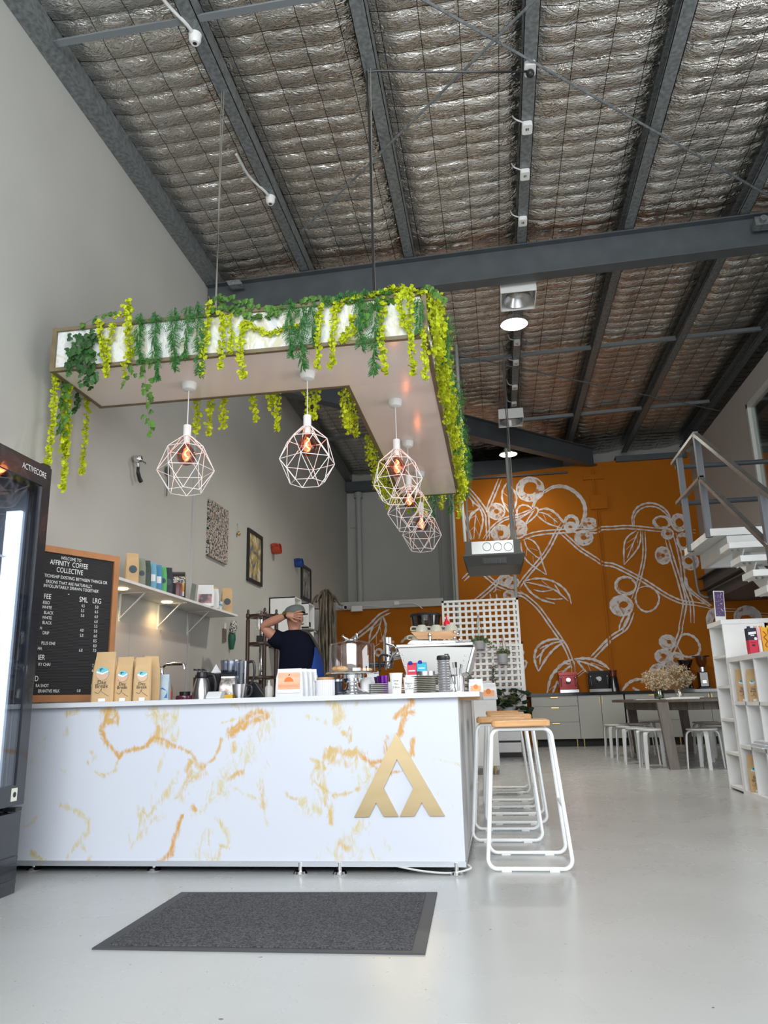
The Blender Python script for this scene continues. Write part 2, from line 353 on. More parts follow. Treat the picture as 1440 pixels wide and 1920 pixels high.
def foilz(x, y):
    # distance to the nearest purlin: the blanket is pinched there and sags between
    dp = min(abs(x+.06-p) for p in PAL); s = min(1, dp/.22)
    ph = y/.19+.25*noise.noise((x*.8, y*.5, 3)); fr = ph-math.floor(ph)
    puff = (sin(pi*fr)**.6)*(.034+.016*noise.noise((x*2, y*1.2, 1)))
    fx = (x/.3) % 1; puff *= .55+.45*(sin(pi*fx)**.4)
    big = .05*noise.noise((x*.9, y*.45, 9))
    cr = .005*noise.noise((x*7, y*14, 5))+.002*noise.noise((x*20, y*30, 8))
    return roof(x)+.185-s*(puff+cr)-s*.035+big*s*.6
for j in range(ny+1):
    for i in range(nx+1):
        x = x0+(x1-x0)*i/nx; y = y0+(y1-y0)*j/ny
        fo.v.append((x, y, foilz(x, y)))
fo.f = [(j*(nx+1)+i, j*(nx+1)+i+1, (j+1)*(nx+1)+i+1, (j+1)*(nx+1)+i) for j in range(ny) for i in range(nx)]; fo.mi = [0]*len(fo.f)
me = bpy.data.meshes.new('ceiling'); me.from_pydata(fo.v, [], fo.f); me.materials.append(foil_mat()); me.polygons.foreach_set('use_smooth', [True]*len(me.polygons))
ceil = bpy.data.objects.new('ceiling', me); COL.objects.link(ceil); ceil['kind'] = 'structure'
struct(MB().prism([(XW-.15, -2.5, 6.25), (6.75, -2.5, 6.25), (6.75, YB+.3, 6.25), (XW-.15, YB+.3, 6.25)], (0, 0, .1)), 'ceiling_deck', dark_steel)

# purlins
def purlin(x, y0, y1):
    z = roof(x); p = MB(); w_ = .115; h = .165; t = .006
    p.box((x-t, y0, z), (x, y1, z+h)); p.box((x-w_, y0, z), (x, y1, z+t)); p.box((x-w_, y0, z), (x-w_+t, y1, z+.025)); p.box((x-w_, y0, z+h-t), (x, y1, z+h))
    return p
names = ['second', 'third', 'fourth', 'fifth', 'sixth', 'seventh', 'eighth']
extra = ['carrying two round white lamp holders', 'carrying the black cord of the leaf canopy', 'carrying a row of white power outlets', 'above the middle of the mural', 'above the stair landing', 'along the mezzanine wall', 'beyond the mezzanine wall']
for k, x in enumerate(PUR):
    if k == 6: continue
    o = purlin(x, -2.3, YB-.35).build('roof_purlin', zinc); recenter(o)
    tag(o, f'galvanised roof purlin {extra[k]}, {names[k]} from the left wall', 'roof purlin', 'roof purlins under the foil')
e = MB(); z = roof(-3.05); e.box((XW+.002, -2.3, z-.02), (XW+.14, YB-.02, z-.012)); e.box((XW+.12, -2.3, z), (XW+.126, YB-.02, z+.17)); e.box((XW+.002, -2.3, z-.012), (XW+.02, YB-.02, z+.17))
o = e.build('roof_purlin', zinc); recenter(o); tag(o, 'grey eave purlin running along the top of the left wall', 'roof purlin', 'roof purlins under the foil')
# I-beams
def ibeam(a, b, h=.36, fw=.17, t=.014):
    m_ = MB(); a = Vector(a); b = Vector(b); u = Vector((0, 0, 1))
    m_.beam(a+u*t/2, b+u*t/2, fw, t); m_.beam(a+u*(h-t/2), b+u*(h-t/2), fw, t); m_.beam(a+u*h/2, b+u*h/2, .012, h-2*t); return m_
ra = ibeam((XW+.01, 7.65, 5.26), (6.5, 7.65, 5.495), .385)
rt_ = thing('roof_rafter', 'big dark grey steel rafter crossing the whole roof above the leaf canopy', 'roof rafter', (XW, 7.65, 5.3))
ra.build('beam', dark_steel, rt_)
c = at(1430, 428, Y=7.6); MB().box((c.x-.12, 7.45, c.z-.05), (c.x+.1, 7.56, c.z+.05)).tube([(c.x-.05, 7.4, c.z), (c.x-.05, 7.6, c.z)], .035).build('brace_cleat', zinc, rt_)
c = at(447, 542, Y=7.6); MB().obox((c.x, 7.5, c.z), (.07, .03, .02), (0, .05, 0), (-.02, 0, .03)).build('brace_cleat', zinc, rt_)
dg = ibeam((2.12, YM-.02, 5.28), (-2.95, 9.75, 5.2), .36)
solo(dg, 'diagonal_roof_beam', dark_steel, 'dark grey steel beam slanting down to the top of the mural wall', 'beam')
# band at the head of the mural wall
hb = MB().box((XM, YM+.16, 5.24), (1.55, YM+.3, 5.6)); hb.box((XM, YM-.06, 5.17), (1.6, YM+.16, 5.2))
solo(hb, 'wall_head_channel', dark_steel, 'dark steel channel along the top of the mural left of the diagonal beam', 'beam')
hb = MB().box((2.55, YM-.06, 5.33), (3.9, YM+.16, 5.37)).box((2.55, YM-.05, 5.37), (3.9, YM+.2, 5.45))
solo(hb, 'wall_head_channel', dark_steel, 'dark steel channel along the top of the mural by the mezzanine', 'beam')
hb = MB().box((XW+.01, YB-.2, 5.42), (XM-.04, YB-.02, 5.62)).box((XW+.01, YB-.24, 5.4), (XM-.04, YB-.02, 5.42))
solo(hb, 'wall_head_channel', dark_steel, 'dark steel channel at the head of the far grey wall', 'beam')
# bridging bars between the purlins
bar = mat('pale_bridging_steel', (.23, .255, .27), .4, .3)
def bridge(x0, x1, y, lab):
    m_ = MB(); m_.beam((x0, y, roof(x0)+.045), (x1, y, roof(x1)+.045), .005, .07); m_.beam((x0, y-.025, roof(x0)+.01), (x1, y-.025, roof(x1)+.01), .055, .006)
    solo(m_, 'bridging_bar', bar, lab, 'bridging bar', 'bridging bars between purlins')
rows = [(4.26, [(-2.99, -1.99), (-1.87, -.78)], 'in the front row'), (10.55, [(-.66, .48), (.6, 1.63), (1.75, 2.83), (2.95, 4.0)], 'in the middle row'), (13.3, [(-2.99, -1.99), (-1.87, -.78), (.6, 1.63), (1.75, 2.83), (2.95, 4.0)], 'in the far row')]
nn = {-2.99: 'first bay from the left wall', -1.87: 'second bay from the left wall', -.66: 'bay above the canopy side', .6: 'bay right of the ceiling lamps', 1.75: 'bay above the mural middle', 2.95: 'last bay before the mezzanine wall'}
for y, xs, rl in rows:
    for x0_, x1_ in xs: bridge(x0_, x1_, y, f'pale steel bridging bar {rl}, {nn[x0_]}')
# tension rods of the roof bracing
def rod(a, b, lab, dz=.03):
    a = (a[0], a[1], roof(a[0])-dz); b = (b[0], b[1], roof(b[0])-dz)
    solo(MB().tube([a, b], .011, 8), 'brace_rod', zinc, lab, 'brace rod', 'diagonal roof brace rods')
rod((-2.9, 2.0), (3.3, 7.5), 'long diagonal brace rod ending at the rafter on the right')
rod((2.6, 2.45), (-1.75, 6.75), 'diagonal brace rod crossing the long one near the black cord', .07)
rod((-3.0, 8.1), (4.4, 13.75), 'diagonal brace rod beyond the big rafter, running towards the mezzanine')
# power outlets on the fourth purlin, lamp holders on the second
plastic = mat('white_plastic', (.75, .75, .73), .4)
wiry = mat('white_cable', (.6, .6, .58), .5)
op = thing('ceiling_outlet', '', 'power outlet', (0, 0, 0))
MB().rbox((-.045, -.06, -.045), (.045, .06, 0), .02).build('outlet_body', plastic, op); MB().box((-.012, -.02, -.05), (-.004, .005, -.045)).box((.004, -.02, -.05), (.012, .005, -.045)).build('socket_slots', black, op)
ol = ['nearest the camera with the black plug', 'second in the row above the canopy cord', 'third in the row on the fourth purlin', 'just before the big rafter', 'first beyond the round ceiling lamp', 'second beyond the round ceiling lamp', 'third beyond the round ceiling lamp', 'farthest, beside the far light box']
for k, yy in enumerate([5.137, 5.79, 6.41, 7.15, 9.98, 10.65, 11.58, 12.3]):
    x = .54; loc = (x, yy, roof(x)-.002); lb = 'white power outlet under the purlin, '+ol[k]
    o = op if k == 0 else copy_tree(op)
    o.location = loc; tag(o, lb, 'power outlet', 'white outlets along the purlin')
    if k: 
        solo(MB().tube(smoothpts([(x-.03, yy-.05, roof(x)-.01), (x-.1, yy-.09, roof(x)), (x-.12, yy-.02, roof(x)+.1)]), .007, 6), 'outlet_lead', wiry, 'short white lead looping out of the outlet '+ol[k], 'cable', smooth=True)
lh = thing('lamp_holder', 'round white lamp holder under the second purlin, near the picture top', 'lamp holder', (0, 0, 0), 'round lamp holders')
MB().lathe([(0, -.075), (.03, -.075), (.045, -.05), (.045, -.02), (.05, 0), (0, 0)], n=16).build('holder', plastic, lh, True); MB().disc((0, 0, -.076), .016, 12).build('socket_hole', black, lh)
lh2 = copy_tree(lh, label='round white lamp holder under the second purlin, halfway to the rafter')
a = at(366, 66, Z=roof(-1.9)); lh.location = a; b2 = at(507, 370, Z=roof(-1.9)); lh2.location = b2
for (q, y_, nm) in ((a, 1, 'near the picture top'), (b2, 2, 'halfway to the rafter')):
    solo(MB().tube(smoothpts([q+Vector((0, .05, 0)), q+Vector((-.02, -.1, -.01)), q+Vector((-.12, -.3, .03)), q+Vector((-.14, -.6, .03))]), .014, 8), 'lamp_lead', wiry, f'white conduit curving to the lamp holder {nm}', 'cable', smooth=True)
# high-bay lamps and the old square fittings
def square_light(loc, lab, flip):
    t = thing('square_bay_light', lab, 'ceiling light', loc, 'white square bay lights'); x, y, z = loc
    b = MB().box((x-.2, y-.14, z), (x+.2, y+.28, z+.012)); b.box((x-.2, y-.14, z-.16), (x-.19, y+.28, z)); b.box((x+.19, y-.14, z-.16), (x+.2, y+.28, z)); b.box((x-.2, y+.27, z-.16), (x+.2, y+.28, z)); b.box((x-.2, y-.15, z-.16), (x+.2, y-.14, z))
    b.build('housing', plastic, t)
    MB().lathe([(.05, -.02), (.12, -.05), (.17, -.15)], (x, y+.07, z), 24).build('reflector', steel, t, True); MB().cyl((x, y+.07, z-.02), (x, y+.07, z-.1), .028).build('socket', plastic, t, True)
    for xh in (x-.17, x+.17): MB().tube([(xh, y, z), (xh, y, roof(x)+.19)], .004, 6).build('hanger', steel, t)
c = at(970, 536, Z=5.45); square_light(tuple(c), 'open white square ceiling light just behind the big rafter', 0)
c = at(957, 773, Z=5.45); square_light(tuple(c), 'open white square ceiling light beside the far ceiling lamp', 0)
lampem = mat('lamp_face', (1, 1, 1), .5, emit=(1, .96, .84), es=45)
def highbay(px_, py_, lab, en=560):
    c = at(px_, py_, Z=5.36); t = thing('round_bay_lamp', lab, 'ceiling light', c, 'round white ceiling lamps')
    MB().lathe([(0, .1), (.08, .1), (.09, .05), (.16, .02), (.175, 0), (.165, -.005)], c, 28).build('lamp_housing', steel, t, True)
    MB().disc(c+Vector((0, 0, -.001)), .16, 28).build('lamp_face', lampem, t)
    MB().cyl(c+Vector((0, 0, .1)), (c.x, c.y, roof(c.x)), .008, 8).build('hanger', steel, t)
    l = bpy.data.lights.new('bay_lamp_light', 'SPOT'); l.energy = en; l.spot_size = radians(150); l.spot_blend = .6; l.shadow_soft_size = .15; l.color = (1, .95, .85)
    o = bpy.data.objects.new('bay_lamp_light', l); COL.objects.link(o); o.location = c-Vector((0, 0, .03))
highbay(964, 608, 'lit round ceiling lamp, the nearer and larger of the two')
highbay(953, 852, 'lit round ceiling lamp farther away, above the hanging air conditioner', 70)
# pipes on the grey far wall and the mural edge
pg = mat('grey_pipe', (.40, .41, .39), .45)
c = at(675, 1100, Y=YB-.08); solo(MB().cyl((c.x, YB-.08, 2.67), (c.x, YB-.08, 5.4), .065, 16).lathe([(.09, 0), (.09, .12), (.065, .14)], (c.x, YB-.08, 5.26), 16), 'downpipe', pg, 'thick grey vertical pipe on the far grey wall', 'pipe', smooth=True)
c = at(662, 950, Y=YB-.03); solo(MB().box((c.x-.07, YB-.05, 4.6), (c.x+.07, YB-.005, 5.0)), 'wall_junction_box', pg, 'grey cover plate high on the far grey wall beside the thick pipe', 'junction box')
c = at(826, 1100, Y=YB-.03); solo(MB().cyl((c.x, YB-.02, 2.67), (c.x, YB-.02, 5.7), .014, 8).cyl((c.x+.05, YB-.02, 2.67), (c.x+.05, YB-.02, 5.7), .01, 8), 'cable_conduit', pg, 'pair of thin conduits on the far grey wall left of the mural', 'conduit')
c = at(860, 1090, Y=YM-.05); solo(MB().cyl((XM-.03, YM-.06, 2.1), (XM-.03, YM-.06, 5.1), .035, 12), 'downpipe', pg, 'grey pipe running down the left edge of the tall mural', 'pipe', smooth=True)
# on the ledge: camera, sensor, cable box
cc = thing('security_camera', 'white bullet security camera on the ledge above the low orange wall', 'security camera', at(645, 1138, Y=YM-.2))
c = at(645, 1139, Y=YM-.2); MB().tube([c+Vector((-.12, .1, .03)), c, c+Vector((.035, -.04, -.005))], .045, 14).build('camera_body', plastic, cc, True); MB().disc(c+Vector((.036, -.042, -.005)), .035, 16, nrm=(.6, -.8, -.1)).build('lens', black, cc); MB().box(c+Vector((-.14, .1, 0)), c+Vector((-.08, .13, .06))).build('mount', plastic, cc)
c = at(669, 1141, Y=YM-.16); solo(MB().rbox(c+Vector((-.115, -.06, -.06)), c+Vector((.115, .065, .045)), .03), 'emergency_light', plastic, 'white rounded light fitting on the ledge right of the security camera', 'light fitting')
c = at(744, 1131, Y=YM-.1); solo(MB().box(c+Vector((-.05, -.03, -.035)), c+Vector((.05, .008, .035))), 'ledge_junction_box', plastic, 'small white junction box on the ledge of the low orange wall', 'junction box')
pts = [at(x, y, Y=YM-.1) for x, y in ((663, 1139), (690, 1136), (725, 1138), (744, 1133), (770, 1131), (782, 1134), (792, 1141))]
solo(MB().tube(smoothpts(pts), .012, 6), 'ledge_cable', wiry, 'white cable running along the ledge above the low orange wall', 'cable', smooth=True)

# ---------------------------------------------------------------- mural drawing
mural_white = ramp2('mural_chalk_white', (.50, .40, .33), (.66, .63, .62), 7, .6, 0, .35, .55, dist=1)
mural_wash = ramp2('mural_washed_white', (.36, .13, .03), (.60, .55, .52), 3.6, .6, 0, .38, .52, dist=2.5)
S = MB(); S2 = MB(); LAY = [0]
def stroke(pts, wd, mb=S, Yp=YM-.004, k=6, taper=.35):
    LAY[0] += 1; Yp = YM-.004-LAY[0]*.00004; P = smoothpts([tuple(p) for p in pts], k); P = [Vector(p).xz if False else Vector((p[0], 0, p[2])) for p in P]; n = len(P); vs = []
    for i, p in enumerate(P):
        t = P[min(i+1, n-1)]-P[max(i-1, 0)]
        if t.length < 1e-6: t = Vector((1, 0, 0))
        t.normalize(); nr = Vector((-t.z, 0, t.x)); u = i/(n-1); wv = wd/2*(taper+(1-taper)*min(1, 5*min(u, 1-u)))*(1+.25*sin(i*1.7+wd*99))
        vs += [(p.x+nr.x*wv, Yp, p.z+nr.z*wv), (p.x-nr.x*wv, Yp, p.z-nr.z*wv)]
    mb.add(vs, [(2*i, 2*i+1, 2*i+3, 2*i+2) for i in range(n-1)])
def SP(crop, pts, wd=.035, dbl=0, mb=None, **k):
    ox, oy, s_ = crop; P = [at(ox+x/s_, oy+y/s_, Y=YM) for x, y in pts]
    if dbl:
        for sg in (-1, 1):
            Q = []
            for i, p in enumerate(P):
                t = P[min(i+1, len(P)-1)]-P[max(i-1, 0)]; t.normalize(); Q.append(p+Vector((-t.z, 0, t.x))*sg*dbl/2)
            stroke(Q, wd, mb or S, **k)
    else: stroke(P, wd, mb or S, **k)
def berry(crop, x, y, rx, ry, inner=.4, wash=True, ring=True, off=(0, 0)):
    ox, oy, s_ = crop; c = at(ox+x/s_, oy+y/s_, Y=YM); e = at(ox+(x+rx)/s_, oy+y/s_, Y=YM); r = abs(e.x-c.x); q = r*ry/rx; n = 40
    LAY[0] += 1; yb_ = YM-.0035-LAY[0]*.00004
    if wash:
        vs = [];
        for j in range(n):
            a_ = 2*pi*j/n; wob = 1+.03*sin(3*a_+x)
            vs += [(c.x+r*cos(a_)*wob, yb_, c.z+q*sin(a_)*wob), (c.x+off[0]*r+r*inner*cos(a_)*(1+.15*sin(2*a_+y)), yb_, c.z+off[1]*q+q*inner*sin(a_))]
        S2.add(vs, [(2*j, 2*j+1, (2*j+3) % (2*n), (2*j+2) % (2*n)) for j in range(n)])
    if ring: stroke([(c.x+r*cos(2*pi*j/n), 0, c.z+q*sin(2*pi*j/n)) for j in range(n+1)], .03, S, k=1, taper=1)
CA = (860, 880, 5.54); CB = (1100, 900, 6.0); CD = (960, 1200, 6.545); CE = (1120, 1180, 6.545); CG = (1220, 780, 4.57); CH = (620, 1120, 6.0); CC = (840, 860, 2.4)
D = .06
SP(CA, [(85, 190), (190, 310), (285, 450), (300, 560), (305, 730)], .03, D); SP(CA, [(430, 100), (370, 250), (320, 370), (300, 450)], .03, D)
SP(CA, [(80, 240), (150, 340), (215, 400), (130, 460), (95, 560), (85, 420)]); SP(CA, [(85, 260), (140, 330), (150, 390)], .02); SP(CA, [(90, 440), (150, 430)], .02)
SP(CA, [(215, 400), (245, 470), (250, 560), (210, 720)]); SP(CA, [(210, 400), (120, 500), (95, 600), (110, 730)]); SP(CA, [(180, 460), (165, 600), (158, 730)], .02); SP(CA, [(165, 590), (110, 650)], .02); SP(CA, [(165, 590), (210, 690)], .02); SP(CA, [(180, 480), (235, 610)], .02); SP(CA, [(175, 480), (110, 520)], .02)
SP(CA, [(0, 330), (60, 560), (130, 735)], .035); SP(CA, [(10, 250), (70, 500), (140, 730)], .025)
SP(CA, [(500, 140), (455, 230), (460, 340), (545, 480)]); SP(CA, [(500, 140), (580, 230), (600, 330), (550, 480)]); SP(CA, [(510, 230), (525, 360), (545, 470)], .02); SP(CA, [(520, 290), (465, 245)], .02); SP(CA, [(520, 290), (575, 235)], .02); SP(CA, [(525, 390), (470, 345)], .02); SP(CA, [(530, 390), (590, 330)], .02)
berry(CA, 742, 207, 143, 132, .5, off=(0, .1)); berry(CA, 393, 437, 85, 86, .3); berry(CA, 437, 665, 95, 88, .35); berry(CA, 610, 620, 97, 100, .22, off=(-.2, .1)); berry(CA, 340, 1010, 78, 75, .3); berry(CA, 480, 1000, 60, 50, .2); berry(CA, 480, 1150, 68, 55, .35); berry(CA, 555, 1180, 70, 58, .3); berry(CA, 528, 1310, 60, 50, .3)
SP(CA, [(885, 240), (980, 185), (1090, 180), (1200, 230), (1290, 330), (1315, 440), (1290, 540), (1255, 610)], .04, .035)
SP(CA, [(870, 245), (800, 320), (770, 400)], .03, .03); SP(CA, [(620, 530), (605, 430), (650, 375), (720, 380), (770, 420)], .035)
SP(CA, [(770, 420), (800, 395), (825, 420), (810, 470), (760, 520), (690, 580)], .03); SP(CA, [(765, 420), (640, 510), (600, 530)], .03); SP(CA, [(770, 430), (690, 560)], .03); SP(CA, [(790, 420), (720, 520), (700, 570)], .025)
SP(CA, [(820, 425), (920, 410), (1010, 460), (1080, 540), (1100, 560)], .045); SP(CA, [(815, 480), (920, 560), (1070, 610)], .03); SP(CA, [(830, 445), (920, 470), (1030, 555)], .022); SP(CA, [(880, 470), (910, 535)], .02); SP(CA, [(910, 465), (965, 465)], .02); SP(CA, [(985, 520), (1005, 580)], .02); SP(CA, [(985, 515), (1040, 515)], .02)
SP(CA, [(265, 730), (350, 610), (470, 520), (620, 480), (750, 430)], .03, .05)
berry(CA, 1160, 600, 62, 52, .32); SP(CA, [(1100, 560), (1120, 510), (1170, 485), (1225, 520), (1230, 580), (1190, 640)], .04, .03)
berry(CA, 1358, 562, 77, 57, .25); berry(CA, 1300, 712, 93, 80, .3)
SP(CA, [(660, 720), (760, 680), (900, 655), (1050, 645), (1200, 635), (1330, 635), (1440, 640)], .03, .07)
SP(CA, [(620, 1230), (680, 1140), (790, 1010), (880, 900), (950, 790), (1010, 670), (1080, 560)], .03, D)
SP(CA, [(1070, 660), (1150, 730), (1250, 820), (1340, 880), (1440, 945)], .03, D)
SP(CA, [(690, 710), (780, 750), (840, 840), (870, 970), (915, 1095)], .03); SP(CA, [(645, 760), (665, 880), (740, 980), (910, 1095)], .03); SP(CA, [(680, 730), (720, 830), (850, 940)], .022); SP(CA, [(710, 810), (705, 900)], .02); SP(CA, [(735, 815), (820, 845)], .02); SP(CA, [(770, 900), (775, 970)], .02); SP(CA, [(790, 910), (860, 915)], .02)
SP(CA, [(45, 1150), (130, 1070), (190, 1030)], .03, D); SP(CA, [(200, 1030), (290, 1110), (400, 1195), (540, 1250)], .03, D); SP(CA, [(545, 1015), (400, 1170), (300, 1265), (170, 1370)], .03, D)
SP(CA, [(670, 1165), (800, 1135), (940, 1150), (1060, 1210), (1140, 1300), (1170, 1400)], .038); SP(CA, [(670, 1165), (740, 1270), (850, 1350), (1000, 1395)], .038)
SP(CA, [(690, 1170), (830, 1200), (970, 1240), (1060, 1300), (1140, 1370)], .03); SP(CA, [(860, 1155), (940, 1220)], .025); SP(CA, [(995, 1195), (1030, 1250), (1060, 1300)], .025); SP(CA, [(780, 1250), (870, 1270), (980, 1250)], .025); SP(CA, [(900, 1335), (980, 1350), (1085, 1345)], .025)
SP(CA, [(600, 1290), (690, 1320), (770, 1385)], .03, D)
for (x, y) in ((380, 1200), (325, 1290), (390, 1290)): SP(CA, [(x, y), (x+5, y+50), (x-20, y+80)], .025); SP(CA, [(x+5, y+45), (x+60, y+60)], .02)
# right half
SP(CB, [(0, 580), (80, 585), (140, 565), (170, 545), (300, 540), (440, 530), (600, 540), (780, 560), (880, 570)], .028, .06); SP(CB, [(1195, 560), (1225, 560)], .02); SP(CB, [(1195, 595), (1225, 597)], .02)
SP(CB, [(0, 820), (90, 880), (180, 940), (300, 960), (450, 1030), (600, 1110), (730, 1190), (850, 1270), (960, 1330), (1080, 1375), (1240, 1395), (1400, 1430)], .03, D)
SP(CB, [(520, 530), (510, 430), (550, 330), (640, 270), (760, 265), (870, 320), (930, 400), (950, 480)], .035); SP(CB, [(535, 520), (535, 420), (590, 340), (680, 300), (790, 310), (880, 370), (930, 430)], .028)
berry(CB, 845, 475, 100, 72, .72); berry(CB, 1035, 480, 82, 105, .5, off=(.1, 0)); berry(CB, 908, 605, 65, 62, .3); berry(CB, 1085, 690, 70, 98, .62, off=(0, -.05)); berry(CB, 858, 850, 83, 100, .25); berry(CB, 1165, 920, 90, 95, .45, off=(-.2, .1))
berry(CB, 1, 480, 115, 60, .2) if False else None
SP(CB, [(560, 570), (460, 640), (420, 740), (420, 950)], .03); SP(CB, [(605, 570), (605, 680), (560, 790), (420, 955)], .03); SP(CB, [(580, 580), (520, 720), (455, 880)], .022); SP(CB, [(555, 640), (450, 710)], .02); SP(CB, [(560, 620), (572, 710)], .02); SP(CB, [(520, 710), (440, 785)], .02); SP(CB, [(520, 710), (518, 800)], .02)
SP(CB, [(640, 580), (648, 760), (640, 900), (600, 1080), (560, 1220), (520, 1340)], .025, .05)
berry(CB, 435, 1190, 118, 108, .75, off=(.1, .05)); berry(CB, 390, 1415, 128, 115, .35, off=(.2, .1)); n_ = 0
SP(CB, [(590, 1215), (680, 1195), (770, 1240), (815, 1330), (780, 1430), (700, 1480), (620, 1465), (560, 1390), (555, 1290), (590, 1215)], .035)
SP(CB, [(510, 1380), (470, 1480), (400, 1620), (385, 1700)], .03, .07)
SP(CB, [(900, 670), (960, 880), (1030, 1100), (1090, 1330), (1100, 1420), (1050, 1680)], .03, .06)
SP(CB, [(985, 600), (1030, 760), (1070, 950), (1090, 1120), (1140, 1280), (1180, 1400), (1190, 1610)], .03, .06); SP(CB, [(1110, 1100), (1150, 1230), (1400, 1425)], .03, .04)
SP(CG, [(210, 1560), (290, 1640), (270, 1720), (215, 1920)], .03, .05) if False else None
berry(CG, 830, 1730, 115, 105, .45, off=(-.1, -.2)); berry(CG, 560, 1760, 80, 115, .3); SP(CG, [(620, 1660), (730, 1665)], .03, .05); SP(CG, [(935, 1700), (1010, 1705)], .03, .05)
# lower middle
SP(CD, [(1210, 0), (1110, 90), (980, 220)], .03, .06); SP(CC, [(830, 690), (800, 760), (730, 810), (650, 895)], .03, .06)
SP(CC, [(320, 600), (400, 665), (470, 760), (530, 850), (565, 940)], .03, .06)
SP(CD, [(640, 10), (520, -10), (400, 20), (310, 90), (275, 200), (290, 300), (325, 385)], .045); SP(CD, [(640, 30), (540, 90), (430, 210), (325, 385)], .04); SP(CD, [(640, 15), (500, 40), (400, 110), (355, 190), (340, 300)], .035); SP(CD, [(460, 55), (390, 80), (340, 110)], .025); SP(CD, [(380, 150), (320, 200), (300, 225)], .025)
SP(CD, [(740, 240), (640, 280), (540, 370), (470, 480), (430, 650)], .05); SP(CD, [(760, 235), (880, 225), (1000, 240), (1110, 290), (1195, 360)], .05); SP(CD, [(780, 250), (900, 280), (1010, 320), (1110, 380), (1190, 470)], .035)
SP(CD, [(730, 300), (640, 290), (560, 320)], .03); SP(CD, [(730, 310), (660, 360), (610, 420)], .035); SP(CD, [(640, 375), (520, 400)], .03); SP(CD, [(660, 370), (660, 420)], .025); SP(CD, [(725, 320), (735, 420)], .03); SP(CD, [(765, 260), (775, 400)], .04); SP(CD, [(790, 250), (850, 320), (910, 395)], .035); SP(CD, [(890, 370), (800, 440)], .03, .04); SP(CD, [(920, 280), (965, 385)], .035); SP(CD, [(970, 280), (1140, 335)], .03)
SP(CD, [(565, 490), (530, 570), (500, 650)], .035); SP(CD, [(530, 555), (450, 620)], .03)
SP(CD, [(75, 60), (140, 150), (95, 245), (170, 260), (170, 310), (110, 450)], .035); SP(CD, [(1355, 625), (1440, 530)], .04)
# cluster above the grinders
berry(CE, 860, 155, 98, 85, .3, off=(.2, 0)); berry(CE, 812, 330, 105, 85, .3, off=(0, .1)); berry(CE, 965, 378, 90, 95, .35); berry(CE, 760, 520, 115, 95, .4, off=(.4, .1))
SP(CE, [(980, 170), (1030, 80), (1100, 60), (1190, 100), (1250, 190), (1250, 280), (1200, 330), (1100, 340), (1040, 310), (980, 200)], .045)
SP(CE, [(1030, -30), (1005, 70), (930, 250), (840, 430), (820, 540), (825, 640), (870, 740)], .03, .06)
SP(CE, [(300, 760), (370, 670), (460, 620), (590, 610)], .05); SP(CE, [(430, 710), (470, 740), (520, 755)], .04); SP(CE, [(840, 440), (920, 470), (1010, 530)], .04)
# low wall leaf
SP(CH, [(670, 155), (560, 210), (450, 320), (340, 410), (220, 500)], .035, .07); SP(CH, [(580, 215), (500, 290), (450, 400), (430, 520)], .035); SP(CH, [(590, 215), (620, 310), (610, 420), (575, 480)], .045); SP(CH, [(575, 230), (550, 330), (515, 410), (430, 510)], .028); SP(CH, [(555, 330), (580, 460)], .025); SP(CH, [(550, 300), (470, 360)], .025); SP(CH, [(515, 410), (515, 530)], .03); SP(CH, [(790, 510), (860, 450), (940, 430)], .05); berry(CH, 545, 620, 40, 40, .5); SP(CH, [(550, 520), (490, 560)], .04)
o = S.build('mural_line_drawing', mural_white, mwall); o['label'] = 'white line drawing of coffee branches, leaves and berries'
o = S2.build('mural_berries', mural_wash, mwall); o['label'] = 'washed white painted berries'
# ================================================================ service counter
import numpy as np
YC, ZT = 4.13, 0.865
V1 = (0, 1300, 2.769); V2 = (460, 1300, 3.13)
